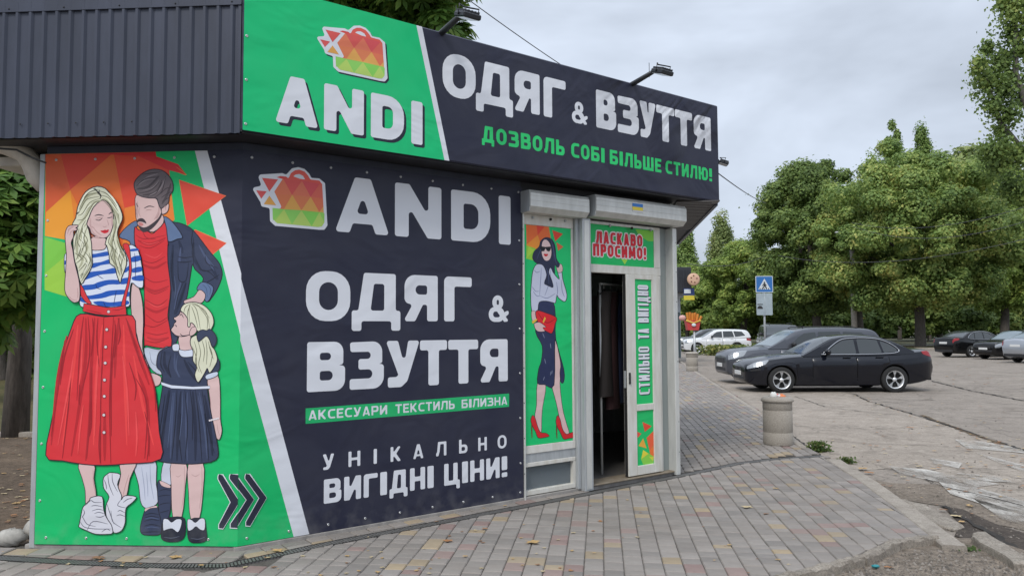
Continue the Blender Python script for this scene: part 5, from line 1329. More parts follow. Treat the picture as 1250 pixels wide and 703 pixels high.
# kerbs
M_KERB = asphalt('kerb_concrete', (.42, .375, .325), (.32, .285, .245), 0, 3.0)
M_KERB2 = asphalt('rough_kerb_concrete', (.38, .34, .29), (.24, .21, .178), 0, 5.0, coarse=.35)
def kerb(name, line, w_, ln, ztop, depth, m, side=1, jit=.0, bevel=.012, rough=0):
    root = gpoly(name, [(line[0][0], line[0][1]), (line[0][0] + .01, line[0][1]), (line[0][0], line[0][1] + .01)], ztop - depth - .03, M_SAND)
    P_ = [Vector((p[0], p[1], 0)) for p in line]
    seg = []; 
    for i in range(len(P_) - 1):
        L_ = (P_[i + 1] - P_[i]).length; n = max(1, round(L_ / ln))
        for k in range(n): seg.append((P_[i].lerp(P_[i + 1], k / n), P_[i].lerp(P_[i + 1], (k + 1) / n)))
    for a, b in seg:
        d = (b - a).normalized(); n_ = Vector((d.y, -d.x, 0)) * side; l = (b - a).length
        mb = MB(); bm = bmesh.new()
        zt = ztop + random.uniform(-jit, jit)
        ns = max(1, int(l / .05)) if rough else 1
        V = []
        for s_ in range(ns + 1):
            x = .003 + (l - .006) * s_ / ns
            rr_ = lambda k_: random.uniform(-rough, rough) * k_
            sec = [(0, -depth), (0 + rr_(.3), -bevel), (bevel, rr_(1)), (w_ - bevel + rr_(1), rr_(1)), (w_ + rr_(1), -bevel + rr_(1)), (w_ + rr_(1.5), -depth)]
            V.append([a + d * x + n_ * p_ + Vector((0, 0, zt + q_)) for p_, q_ in sec])
        vs = [v for r_ in V for v in r_]; fs = [(s_ * 6 + i, (s_ + 1) * 6 + i, (s_ + 1) * 6 + i + 1, s_ * 6 + i + 1) for s_ in range(ns) for i in range(5)]
        fs += [tuple(range(6)), tuple(ns * 6 + i for i in range(5, -1, -1))]
        mb.add(vs, fs, m); o = mb.build('kerb_stone', root)
    return root
kerb('kerb', KR + [G(1150, 665)], .17, .8, .002, .09, M_KERB, -1, .002, .01, .002)
kerb('raised_kerb', [(-3.5, 2.24), (-1.2, 3.24), (.3, 4.09)] + [ (p[0] , p[1] - .04) for p in KB[::-1]], .075, .6, .026, .12, M_KERB2, 1, .005, .012, .010)
kerb('side_kerb', KL, .10, 1.0, .004, .09, M_KERB, 1 if False else -1, .003, .012, .002)
gpoly('dirt_patch', [G(1131, 658, ZA), G(1185, 660, ZA), G(1230, 668, ZA), G(1300, 690, ZA), (5.5, 3.2), (3, 2.2), (-4, .5), (-3.5, 2.1), (-1.2, 3.1), (.3, 4.0), (kbl[0], kbl[1] - .05), G(1040, 684, ZA), G(1086, 664, ZA)], -.038, M_DIRT)
gpoly('dark_dirt_band', [G(1150, 618, ZA), G(1175, 622, ZA), G(1215, 640, ZA), G(1262, 655, ZA), G(1262, 690, ZA), G(1215, 668, ZA), G(1165, 655, ZA), G(1172, 640, ZA)], ZA + .008, M_DIRT2)
gpoly('brown_dirt_band', [G(1090, 590, ZA), G(1160, 592, ZA), G(1250, 622, ZA), G(1262, 650, ZA), G(1215, 640, ZA), G(1150, 618, ZA), G(1100, 610, ZA), G(1060, 585, ZA)], ZA + .006, M_DIRT)
# left yard behind the kiosk
gpoly('yard_ground', [(-3.62, 5.72), (-3.5, 12.0), (-30, 12.0), (-30, 5.0), G(-60, 668)], -.025, asphalt('brown_yard_soil', (.19, .14, .10), (.10, .075, .055), 0, 1.2, 1.0, .6, coarse=.35))
gpoly('grass_strip', [(-3, 12.2), (-30, 12.2), (-30, 26), (-3, 26)], -.01, M_VERGE)
kerb('yard_kerb', [(-3.4, 12.0), (-14, 12.0)], .12, 1.0, .05, .1, M_KERB, -1, .005)
gpoly('verge', [(8, 57.4), (60, 57.4), (60, 66), (8, 66)], ZA + .05, M_VERGE)
kerb('lot_kerb', [(-12, 57.0), (60, 57.0)], .3, 2.0, ZA + .12, .15, M_KERB, -1, .004)
gpoly('footpath', [(-14, 66.2), (70, 66.2), (70, 70), (-14, 70)], ZA + .06, asphalt('footpath_paving', (.30, .28, .26), (.22, .21, .20), 0))
# worn white paint
def paint_mat():
    m = asphalt('worn_white_paint', (.64, .61, .565), (.5, .475, .435), 0, 2.0)
    t = m.node_tree; out = t.nodes['Material Output']; b = t.nodes['Principled BSDF']
    g = t.nodes.new('ShaderNodeNewGeometry'); mp_ = t.nodes.new('ShaderNodeMapping'); mp_.inputs['Rotation'].default_value = (0, 0, .12); mp_.inputs['Scale'].default_value = (3.6, 1.5, 1)
    n = t.nodes.new('ShaderNodeTexNoise'); n.inputs['Scale'].default_value = 1.0; n.inputs['Detail'].default_value = 9; n.inputs['Roughness'].default_value = .75
    t.links.new(g.outputs['Position'], mp_.inputs[0]); t.links.new(mp_.outputs[0], n.inputs[0])
    r = t.nodes.new('ShaderNodeValToRGB'); r.color_ramp.elements[0].position = .38; r.color_ramp.elements[1].position = .62; t.links.new(n.outputs['Fac'], r.inputs[0])
    tr = t.nodes.new('ShaderNodeBsdfTransparent'); ms = t.nodes.new('ShaderNodeMixShader')
    t.links.new(r.outputs[0], ms.inputs[0]); t.links.new(tr.outputs[0], ms.inputs[1]); t.links.new(b.outputs[0], ms.inputs[2]); t.links.new(ms.outputs[0], out.inputs['Surface'])
    return m
M_PAINT = paint_mat()
for L in ([(1140, 583), (1165, 588), (1250, 613), (1262, 632), (1215, 622), (1160, 604)], [(1085, 570), (1130, 574), (1160, 580), (1220, 592), (1190, 596), (1140, 588), (1100, 580)],
          [(1165, 537), (1200, 540), (1250, 548), (1262, 556), (1240, 553), (1180, 548)], [(1190, 553), (1262, 572), (1262, 582), (1225, 568)], [(1135, 560), (1175, 566), (1170, 573), (1140, 567)],
          [(1185, 608), (1250, 628), (1262, 645), (1225, 636)], [(1165, 578), (1215, 582), (1240, 590), (1190, 588)]):
    gpoly('worn_paint_marking', [G(x, y, ZA) for x, y in L], ZA + .014, M_PAINT)
# cracks filled with dirt
M_CRK = mat('dirt_filled_crack', (.035, .030, .025), 1.0, noise=.5, nscale=20)
M_LITD = mat('crack_litter', (.12, .085, .05), 1.0, noise=.6, nscale=30)
def crack(L, w_, m=M_CRK, z=ZA + .016):
    P_ = [G(x, y, ZA) for x, y in L]; out = []
    for i in range(len(P_) - 1):
        n = max(2, int(math.hypot(P_[i + 1][0] - P_[i][0], P_[i + 1][1] - P_[i][1]) / .12))
        for k in range(n): f = k / n; out.append((P_[i][0] + (P_[i + 1][0] - P_[i][0]) * f + random.uniform(-.025, .025), P_[i][1] + (P_[i + 1][1] - P_[i][1]) * f + random.uniform(-.05, .05)))
    mb = MB()
    n = len(out); ws = [w_ * random.uniform(.3, 1.4) for _ in out]
    a = []; b = []
    for i in range(n):
        q0, q1 = out[max(0, i - 1)], out[min(n - 1, i + 1)]; dx, dy = q1[0] - q0[0], q1[1] - q0[1]; l = math.hypot(dx, dy) or 1
        a.append((out[i][0] - dy / l * ws[i], out[i][1] + dx / l * ws[i], z)); b.append((out[i][0] + dy / l * ws[i], out[i][1] - dx / l * ws[i], z))
    mb.add(a + b, [(i, n + i, n + i + 1, i + 1) for i in range(n - 1)], m); mb.build('ground_crack', kind='structure')
crack([(1041, 481), (1060, 490), (1115, 506), (1180, 527), (1252, 551), (1320, 574)], .022)
crack([(1125, 507), (1180, 528), (1252, 552), (1320, 575)], .04, M_LITD, ZA + .012)
crack([(1137, 465), (1180, 476), (1252, 490)], .03); crack([(970, 484), (1008, 497), (1080, 506), (1118, 509)], .012)
crack([(1000, 539), (1090, 543), (1170, 546)], .008); crack([(1130, 586), (1160, 598), (1200, 606), (1262, 622)], .012)
crack([(1150, 618), (1172, 632), (1215, 655), (1250, 680)], .03); crack([(990, 550), (960, 528), (930, 508), (893, 484), (862, 463)], .016, z=ZA + .02)
# broken kerb pieces, each a thing
def slab(name, label, cat, L, zt, th, tilt=0, m=M_KERB2, group=None):
    pts_ = [G(x, y, ZA) for x, y in L]; cx0 = sum(p[0] for p in pts_) / len(pts_); cy0 = sum(p[1] for p in pts_) / len(pts_)
    mb = MB(); fine = []
    for i in range(len(pts_)):
        a, b = pts_[i], pts_[(i + 1) % len(pts_)]
        for k in range(5): f = k / 5; fine.append((a[0] + (b[0] - a[0]) * f + random.uniform(-.012, .012), a[1] + (b[1] - a[1]) * f + random.uniform(-.012, .012)))
    n = len(fine)
    ztf = lambda p: zt + tilt * (p[0] - cx0)
    vs = [(cx0 + (p[0] - cx0) * .95, cy0 + (p[1] - cy0) * .95, ztf(p) + random.uniform(-.004, .004)) for p in fine] + [(p[0], p[1], ztf(p) - .015) for p in fine] + [(p[0], p[1], zt - th) for p in fine] + [(cx0, cy0, zt)]
    fs = [(i, (i + 1) % n, 3 * n) for i in range(n)] + [(k * n + i, k * n + n + i, k * n + n + (i + 1) % n, k * n + (i + 1) % n) for k in (0, 1) for i in range(n)]
    ar = sum(fine[i - 1][0] * fine[i][1] - fine[i][0] * fine[i - 1][1] for i in range(n))
    if ar < 0: fs = [f[::-1] for f in fs]
    mb.add(vs, fs, m)
    return mb.build(name, None, label, cat, group, loc=(cx0, cy0, ZA))
slab('broken_kerb_stone', 'tilted broken kerb stone lying in the dirt at the right edge', 'kerb stone', [(1187, 662), (1200, 661), (1250, 690), (1262, 700), (1240, 700), (1188, 668)], .02, .09, .03)
slab('concrete_fragment', 'flat pale concrete fragment beside the end of the raised kerb', 'concrete piece', [(1140, 662), (1180, 668), (1176, 673), (1142, 668)], ZA + .03, .03)
slab('concrete_slab_fragment', 'cracked pale concrete slab beside the flush kerb', 'concrete piece', [(1098, 611), (1125, 618), (1178, 645), (1165, 649), (1140, 643), (1112, 627)], ZA + .028, .03)
# rocks in the left corner
rk = MB(); c = gp(17, 664)
rk.ball((c.x - .04, c.y + .02, .045), .11, .08, .065, mat('pale_stone', (.42, .40, .36), .9, noise=.3, nscale=12, bump=.4, bscale=20), 14, 9, .16)
rk.build('pale_rock', None, 'pale grey boulder beside the left foot of the kiosk', 'rock', 'pale rocks at the kiosk foot', loc=(c.x, c.y, 0))
rk = MB(); c = gp(36, 660); rk.ball((c.x, c.y + .08, .07), .09, .07, .08, MATS['pale_stone'], 12, 8, .16)
rk.build('pale_rock', None, 'taller pale boulder touching the left corner trim of the kiosk', 'rock', 'pale rocks at the kiosk foot', loc=(c.x, c.y, 0))
# litter bins
M_GRAN = mat('granite_terrazzo', (.42, .385, .33), .85, noise=.35, nscale=90, ncol=(.22, .19, .16), bump=.3, bscale=120)
def bin_(px, py, h_, r_, label, trash=True):
    c = gp(px, py); t_ = thing('litter_bin', label, 'litter bin', c, 0, 'concrete litter bins')
    mb = MB(); mb.lathe([(r_ * .95, 0), (r_ * .97, .01), (r_ * .97, h_ * .24), (r_ * .94, h_ * .25), (r_ * .94, h_ * .26), (r_ * .96, h_ * .27), (r_ * .96, h_ * .70), (r_ * .93, h_ * .71), (r_ * .93, h_ * .72), (r_ * .96, h_ * .73), (r_ * .96, h_ * .88)], c, M_GRAN, 36); mb.build('body', t_)
    mb = MB(); mb.lathe([(r_ * .96, h_ * .88), (r_ * 1.06, h_ * .89), (r_ * 1.07, h_ * .92), (r_ * .98, h_ * .965), (r_ * .72, h_), (r_ * .66, h_ * .98), (r_ * .62, h_ * .8), (0, h_ * .78)], c, M_GRAN, 36); mb.build('rim', t_)
    return c
c = bin_(950, 541.5, .66, .205, 'speckled concrete litter bin with rubbish beside the drain near the black saloon')
for i, (cl, dx, dy, sz, nm, lb) in enumerate((((.75, .74, .7), -.06, -.02, (.05, .03, .06), 'crumpled_paper', 'white crumpled paper sticking out of the near litter bin'), ((.72, .22, .08), .05, -.04, (.06, .05, .035), 'orange_wrapper', 'orange crisp wrapper on the near litter bin'),
                                      ((.65, .10, .10), .0, .05, (.05, .04, .03), 'red_wrapper', 'red wrapper in the near litter bin'), ((.7, .66, .66), .02, -.05, (.035, .035, .03), 'paper_cup', 'pale crushed paper cup in the near litter bin'))):
    mb = MB(); mb.ball((c.x + dx, c.y + dy, .655), *sz, mat('rubbish_%d' % i, cl, .6), 9, 6, .25); mb.build(nm, None, lb, 'rubbish', loc=(c.x + dx, c.y + dy, .62))
bin_(845, 452.5, .72, .235, 'pale concrete litter bin far along the side pavement')

# ------------------------------------------------------------------ trees
rng = np.random.default_rng(5)
def leaf_mat(name, cols, rough=.55):
    """leaf colour picked per leaf from a ramp; translucent a little"""
    if name in MATS: return MATS[name]
    m = bpy.data.materials.new(name); m.use_nodes = True; t = m.node_tree; b = t.nodes['Principled BSDF']
    b.inputs['Roughness'].default_value = rough; b.inputs['Specular IOR Level'].default_value = .3
    g = t.nodes.new('ShaderNodeNewGeometry'); n = t.nodes.new('ShaderNodeTexNoise'); n.inputs['Scale'].default_value = .35; n.inputs['Detail'].default_value = 3
    t.links.new(g.outputs['Position'], n.inputs[0])
    a = t.nodes.new('ShaderNodeMath'); a.operation = 'MULTIPLY_ADD'; a.inputs[1].default_value = .55
    s = t.nodes.new('ShaderNodeMath'); s.operation = 'MULTIPLY_ADD'; s.inputs[1].default_value = 1.3; s.inputs[2].default_value = -.40
    t.links.new(n.outputs['Fac'], s.inputs[0]); t.links.new(g.outputs['Random Per Island'], a.inputs[0]); t.links.new(s.outputs[0], a.inputs[2])
    r = t.nodes.new('ShaderNodeValToRGB'); e = r.color_ramp.elements
    while len(e) < len(cols): e.new(.5)
    for i, c in enumerate(cols): e[i].position = c[0]; e[i].color = (*c[1], 1)
    t.links.new(a.outputs[0], r.inputs[0]); t.links.new(r.outputs[0], b.inputs['Base Color'])
    tl = t.nodes.new('ShaderNodeBsdfTranslucent'); t.links.new(r.outputs[0], tl.inputs['Color'])
    ms = t.nodes.new('ShaderNodeMixShader'); ms.inputs[0].default_value = .38
    t.links.new(b.outputs[0], ms.inputs[1]); t.links.new(tl.outputs[0], ms.inputs[2]); t.links.new(ms.outputs[0], t.nodes['Material Output'].inputs['Surface'])
    MATS[name] = m; return m
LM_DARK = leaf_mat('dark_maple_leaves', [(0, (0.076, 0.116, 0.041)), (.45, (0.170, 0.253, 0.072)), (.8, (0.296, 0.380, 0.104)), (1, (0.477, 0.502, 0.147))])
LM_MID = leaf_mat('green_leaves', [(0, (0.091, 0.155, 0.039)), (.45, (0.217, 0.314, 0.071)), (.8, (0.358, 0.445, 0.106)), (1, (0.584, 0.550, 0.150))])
LM_YEL = leaf_mat('yellowing_maple_leaves', [(0, (0.082, 0.146, 0.044)), (.4, (0.232, 0.341, 0.096)), (.75, (0.410, 0.488, 0.140)), (1, (0.656, 0.570, 0.183))])
LM_PALE = leaf_mat('pale_poplar_leaves', [(0, (0.121, 0.169, 0.069)), (.5, (0.266, 0.340, 0.120)), (1, (0.461, 0.482, 0.189))])
LM_POP = leaf_mat('poplar_leaves', [(0, (0.084, 0.149, 0.051)), (.5, (0.212, 0.317, 0.092)), (1, (0.386, 0.483, 0.148))])
LM_CHE = leaf_mat('chestnut_leaves', [(0, (0.055, 0.121, 0.025)), (.5, (0.137, 0.256, 0.046)), (.82, (0.260, 0.347, 0.063)), (.93, (0.546, 0.392, 0.086)), (1, (0.819, 0.423, 0.086))])
M_BARK = mat('rough_bark', (.105, .09, .078), .95, noise=.5, nscale=6, bump=.6, bscale=14, stretch=(3, 3, .6))
M_BARK2 = mat('poplar_bark', (.13, .12, .105), .9, noise=.4, nscale=5, stretch=(3, 3, .6))
def leaves(name, P, N, size, m, parent, shape=1.0, fold=.25):
    """P leaf centres, N normals (n x 3): each leaf a folded rhomb of four corners"""
    n = len(P); N = N / (np.linalg.norm(N, axis=1, keepdims=True) + 1e-9)
    t = rng.normal(size=(n, 3)); t -= N * (t * N).sum(1, keepdims=True); t /= np.linalg.norm(t, axis=1, keepdims=True) + 1e-9
    b = np.cross(N, t); s = size * rng.uniform(.6, 1.35, (n, 1))
    V = np.empty((n, 4, 3)); V[:, 0] = P - t * s * .5; V[:, 1] = P + b * s * .38 * shape + N * s * fold * .4; V[:, 2] = P + t * s * .5 - N * s * fold * .3; V[:, 3] = P - b * s * .38 * shape + N * s * fold * .4
    off = np.array(parent['_o']); V = (V - off).reshape(-1, 3)
    me = bpy.data.meshes.new(name); me.vertices.add(4 * n); me.vertices.foreach_set('co', V.astype(np.float32).ravel())
    me.loops.add(4 * n); me.polygons.add(n); me.loops.foreach_set('vertex_index', np.arange(4 * n, dtype=np.int32))
    me.polygons.foreach_set('loop_start', np.arange(0, 4 * n, 4, dtype=np.int32)); me.polygons.foreach_set('loop_total', np.full(n, 4, dtype=np.int32))
    me.materials.append(m); me.update(calc_edges=True)
    o = bpy.data.objects.new(name, me); COL.objects.link(o); o.parent = parent; o['_o'] = parent['_o']; o['kind'] = 'stuff'
    return o
def envelope(cen, rad, n, kind='round'):
    """clump centres filling a crown: more towards the outside"""
    d = rng.normal(size=(n, 3)); d /= np.linalg.norm(d, axis=1, keepdims=True)
    r = rng.uniform(.25, 1, (n, 1)) ** .45
    P = d * r
    if kind == 'maple': P[:, 2] = np.where(P[:, 2] < 0, P[:, 2] * .9, P[:, 2]); wd = np.clip(1.05 - .35 * np.clip(P[:, 2], 0, 1) ** 2, .3, 1.1); P[:, :2] *= wd[:, None]
    if kind == 'spire': wd = np.clip(1 - .6 * np.clip((P[:, 2] + .1), 0, 1.1) / 1.1, .25, 1); P[:, :2] *= wd[:, None]
    return np.array(cen) + P * np.array(rad)
def tree(name, label, cat, base, cen, rad, nclump, clump_r, nleaf, size, m, bark=M_BARK, trunk_r=.22, kind='maple', group=None, limbs=12, bare=0, lean=None):
    base = Vector(base); t_ = thing(name, label, cat, base, 0, group)
    C_ = envelope(cen, rad, nclump, kind)
    if kind == 'maple':                      # outlying sprays that break the outline
        q_ = rng.random(nclump) < .22; C_[q_] = np.array(cen) + (C_[q_] - np.array(cen)) * rng.uniform(1.03, 1.13, (int(q_.sum()), 1))
    top = Vector((cen[0], cen[1], cen[2] + rad[2] * .75)); mid = Vector(cen); mid.z -= rad[2] * .45
    mb = MB()
    path = [base - Vector((0, 0, .2)), base + (mid - base) * .35 + Vector((.1 * trunk_r, 0, 0)), mid, mid.lerp(top, .5), top]
    mb.tube([base - Vector((0, 0, .2)), base + Vector((0, 0, .15)), *path[1:]], [trunk_r * 1.5, trunk_r * 1.1, trunk_r, trunk_r * .75, trunk_r * .4, .02], bark, 10)
    mb.build('trunk', t_)
    mb = MB()
    for k in range(limbs):
        c = Vector(C_[rng.integers(nclump)]); f = random.uniform(.1, .9); s = path[2].lerp(path[4], f * .7) if k % 2 else path[1].lerp(path[2], .6 + .4 * f)
        md = s.lerp(c, .5) + Vector((0, 0, .06 * (c - s).length)); q = trunk_r * random.uniform(.22, .4)
        mb.tube([s, md, c], [q, q * .6, q * .2], bark, 6)
    mb.build('limb', t_, kind='stuff')
    idx = rng.integers(0, nclump, nleaf)
    cr = clump_r * rng.uniform(.45, 1.25, (nclump, 1))
    if kind == 'maple': cr[q_] *= .7
    d = rng.normal(size=(nleaf, 3)); d /= np.linalg.norm(d, axis=1, keepdims=True)
    rr = np.where(rng.random((nleaf, 1)) < .86, rng.uniform(.15, 1, (nleaf, 1)) ** .45, np.abs(rng.normal(0, .62, (nleaf, 1)))) * cr[idx]
    sc = np.array((1, 1, 1.7 if kind == 'spire' else .72))
    P = C_[idx] + d * rr * sc; P[:, 2] = np.maximum(P[:, 2], base.z + .9)
    N = d * 1.1 + np.array((0, 0, .45)) + rng.normal(size=(nleaf, 3)) * .35
    leaves('crown', P, N, size, m, t_)
    return t_
def tpx(px, D, z=ZA): v = at(px, 400, D); return (v.x, v.y, z)
def zpx(py, px, D): return at(px, py, D).z
def tree_px(name, label, cat, xl, xr, ytop, ybot, D, m, n, size, trunk_x=None, group=None, tr=.22, kind='maple', dens=1.0, cl=None, bark=M_BARK, depth=None, nc=None):
    xm = (xl + xr) / 2; a = at(xl, 400, D); b = at(xr, 400, D); rx = (b.x - a.x) / 2
    zt, zb = zpx(ytop, xm, D), zpx(ybot, xm, D); cx_ = at(xm, 400, D); cen = (cx_.x, cx_.y, (zt + zb) / 2)
    clr = cl or max(.5, rx * .30)
    rad = (max(.3, rx - clr * .6), depth or max(.3, (rx - clr * .6)), (zt - zb) / 2 - clr * .4)
    base = tpx(trunk_x or xm, D)
    return tree(name, label, cat, base, cen, rad, nc or int(46 * dens), clr, n, size, m, bark, tr, kind, group)
G1 = 'trees beyond the parking lot'
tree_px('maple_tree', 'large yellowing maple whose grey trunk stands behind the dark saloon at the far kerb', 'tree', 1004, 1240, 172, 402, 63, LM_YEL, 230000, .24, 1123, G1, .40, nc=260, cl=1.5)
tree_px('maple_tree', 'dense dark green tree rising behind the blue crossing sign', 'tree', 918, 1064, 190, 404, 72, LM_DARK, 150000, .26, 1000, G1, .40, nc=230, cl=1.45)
tree_px('maple_tree', 'mid green bushy tree left of the blue crossing sign', 'tree', 858, 965, 288, 408, 84, LM_MID, 75000, .30, 905, G1, .35, cl=1.6, nc=80)
tree_px('maple_tree', 'lower yellow green tree just beyond the neighbouring kiosk', 'tree', 822, 890, 312, 405, 96, LM_MID, 34000, .36, 850, G1, .3, cl=1.6, nc=60)
tree_px('maple_tree', 'green tree between the dark tree and the large yellowing maple', 'tree', 1010, 1085, 215, 395, 78, LM_MID, 50000, .34, 1050, G1, .35, cl=1.6, nc=70)
tree_px('maple_tree', 'mid green tree at the right edge behind the silver car', 'tree', 1160, 1300, 182, 404, 76, LM_MID, 100000, .30, 1225, G1, .4, nc=110, cl=1.9)
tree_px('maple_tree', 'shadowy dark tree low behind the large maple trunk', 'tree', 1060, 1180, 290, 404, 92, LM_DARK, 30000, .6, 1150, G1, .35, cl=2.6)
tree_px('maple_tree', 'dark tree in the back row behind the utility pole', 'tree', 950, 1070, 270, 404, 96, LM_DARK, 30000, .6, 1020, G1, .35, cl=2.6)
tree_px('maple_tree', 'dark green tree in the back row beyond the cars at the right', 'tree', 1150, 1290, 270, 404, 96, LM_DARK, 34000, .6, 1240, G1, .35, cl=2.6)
tree_px('maple_tree', 'pale topped tree above the far right of the maple', 'tree', 1125, 1235, 168, 300, 100, LM_PALE, 22000, .6, 1190, G1, .35, cl=2.4)
G2 = 'poplars beyond the trees'
for xl, xr, yt, yb, D, m, n, lb in ((1076, 1120, 138, 330, 105, LM_POP, 12000, 'tall green poplar spire above the maple, left of the paler one'), (1112, 1156, 141, 330, 108, LM_POP, 11000, 'tall green poplar spire rising highest right above the maple'),
                            (1056, 1084, 182, 330, 105, LM_POP, 8000, 'shorter poplar spire left above the maple'), (860, 905, 256, 400, 112, LM_PALE, 12000, 'sparse pale poplar left of the crossing sign against the sky'),
                            (822, 856, 262, 400, 100, LM_POP, 9000, 'green poplar rising behind the black fascia of the neighbouring kiosk')):
    tree_px('poplar_tree', lb, 'poplar', xl, xr, yt, yb, D, m, int(n * 1.9), .30, None, G2, .25, 'spire', cl=.95, nc=70)
# leaning poplar at the top right corner, nearer
t_ = thing('leaning_poplar', 'tall leaning poplar with sparse dark foliage entering at the top right', 'poplar', tpx(1345, 50), 0)
mb = MB(); a = Vector(tpx(1345, 50)); q = [a, at(1305, 260, 50), at(1268, 175, 50), at(1240, 90, 50), at(1240, -20, 50)]
mb.tube(q, [.5, .4, .28, .17, .10], M_BARK2, 10); mb.tube([at(1262, 200, 50), at(1222, 150, 50), at(1200, 85, 50)], [.2, .14, .06], M_BARK2, 7); mb.build('trunk', t_)
cs = []
for (x, y, r_) in ((1200, 100, 1.0), (1212, 130, .9), (1196, 80, .6), (1225, 110, 1.0), (1238, 20, 1.2), (1245, 60, 1.1), (1232, 140, .9), (1226, 5, .7), (1240, -20, 1.0), (1215, 200, .9), (1230, 228, 1.0), (1206, 185, .7), (1244, 190, .9), (1250, 240, 1.0), (1222, 160, .6), (1265, 90, 1.3), (1262, 30, 1.3), (1270, 160, 1.2), (1222, 75, .9), (1210, 95, 1.0), (1232, 95, 1.1), (1236, 40, 1.1), (1248, 120, 1.2), (1225, 180, 1.0), (1240, 275, .8), (1248, 0, 1.3), (1205, 60, .5)):
    c = at(x, y, 50 + random.uniform(-1, 1)); cs.append((c.x, c.y, c.z, r_))
cs = np.array(cs); n = 21000; idx = rng.integers(0, len(cs), n); d = rng.normal(size=(n, 3)); d /= np.linalg.norm(d, axis=1, keepdims=True)
P = cs[idx, :3] + d * np.abs(rng.normal(0, .6, (n, 1))) * cs[idx, 3:4] * np.array((1, 1, 1.25))
leaves('crown', P, d + rng.normal(size=(n, 3)) * .6, .24, LM_DARK, t_)
# shrubs along the footpath
for i, (xl, xr, yt, D, m) in enumerate(((926, 985, 372, 86, LM_DARK), (985, 1040, 368, 88, LM_DARK), (1040, 1100, 372, 84, LM_DARK), (1100, 1165, 366, 88, LM_DARK), (1165, 1215, 374, 84, LM_DARK), (1210, 1285, 368, 88, LM_DARK), (855, 900, 378, 90, LM_MID), (895, 932, 374, 88, LM_DARK))):
    tree_px('shrub', ('dark undergrowth shrub behind the roof of the black car under the sign', 'dark undergrowth shrub behind the grey estate roof', 'dark undergrowth shrub beside the utility pole foot', 'dark undergrowth shrub behind the maple trunk',
                      'dark undergrowth shrub above the far black saloon', 'dark undergrowth shrub at the right edge above the silver car', 'green shrub above the white crossover', 'dark shrub behind the crossing sign post')[i], 'shrub', xl, xr, yt, 409, D, m, 9000, .42, None, 'undergrowth along the footpath', .08, 'round', cl=1.2, nc=26, depth=1.5)

# chestnut trees behind the kiosk: compound leaves of five to seven leaflets
def chestnut(name, label, base, blobs, n, lsize, trunk_r=.2, group='chestnut trees behind the kiosk'):
    t_ = thing(name, label, 'tree', base, 0, group)
    B = np.array(blobs); w_ = B[:, 3] ** 2; idx = rng.choice(len(B), n, p=w_ / w_.sum())
    d = rng.normal(size=(n, 3)); d /= np.linalg.norm(d, axis=1, keepdims=True)
    C_ = B[idx, :3] + d * (rng.uniform(.15, 1, (n, 1)) ** .5) * B[idx, 3:4]
    up = d * .5 + np.array((0, -.25, .8)) + rng.normal(size=(n, 3)) * .25; up /= np.linalg.norm(up, axis=1, keepdims=True)
    t = rng.normal(size=(n, 3)); t -= up * (t * up).sum(1, keepdims=True); t /= np.linalg.norm(t, axis=1, keepdims=True); b = np.cross(up, t)
    V = []
    sz = lsize * rng.uniform(.7, 1.2, (n, 1))
    for k in range(6):
        an = -1.9 + k * .76; dr_ = t * math.cos(an) + b * math.sin(an); pr_ = np.cross(up, dr_); L = sz * (1 - .10 * abs(k - 2.5)); dn = -up * .35
        V.append(np.stack([C_, C_ + dr_ * L * .62 + pr_ * L * .17 + dn * L * .15, C_ + dr_ * L + dn * L * .5, C_ + dr_ * L * .62 - pr_ * L * .17 + dn * L * .15], 1))
    V = np.concatenate(V, 0); m_ = len(V); off = np.array(t_['_o']); V = (V - off).reshape(-1, 3)
    me = bpy.data.meshes.new('crown'); me.vertices.add(4 * m_); me.vertices.foreach_set('co', V.astype(np.float32).ravel())
    me.loops.add(4 * m_); me.polygons.add(m_); me.loops.foreach_set('vertex_index', np.arange(4 * m_, dtype=np.int32))
    me.polygons.foreach_set('loop_start', np.arange(0, 4 * m_, 4, dtype=np.int32)); me.polygons.foreach_set('loop_total', np.full(m_, 4, dtype=np.int32)); me.materials.append(LM_CHE); me.update(calc_edges=True)
    o = bpy.data.objects.new('crown', me); COL.objects.link(o); o.parent = t_; o['kind'] = 'stuff'
    mb = MB(); bs = Vector(base); c = Vector(B[:, :3].mean(0))
    mb.tube([bs - Vector((0, 0, .2)), bs + Vector((.05, 0, 1.5)), Vector((bs.x, bs.y, 3.0)), Vector((c.x, c.y, c.z))], [trunk_r * 1.3, trunk_r, trunk_r * .85, trunk_r * .4], M_BARK, 10); mb.build('trunk', t_)
    mb = MB()
    for q in blobs[::2]:
        mb.tube([Vector((bs.x, bs.y, 3.0)), Vector((bs.x, bs.y, 3.0)).lerp(Vector(q[:3]), .5) + Vector((0, 0, .3)), Vector(q[:3])], [trunk_r * .35, trunk_r * .2, .02], M_BARK, 6)
    mb.build('limb', t_, kind='stuff')
    return t_
bl = []
for (x, y, r_) in ((400, -30, .9), (440, -45, 1.0), (480, -20, .8), (520, -5, .7), (545, -30, .8), (455, 0, .6), (505, 22, .45), (540, 22, .4), (560, 38, .28), (500, -60, 1.2), (560, -55, .7), (575, -75, .6)):
    c = at(x, y, 12.5 + random.uniform(-.6, .6)); bl.append((c.x, c.y, c.z, r_ * .72))
chestnut('chestnut_tree', 'chestnut tree with green and yellowing leaves showing above the shop sign', tpx(460, 12.8, 0), bl, 2600, .26)
bl = []
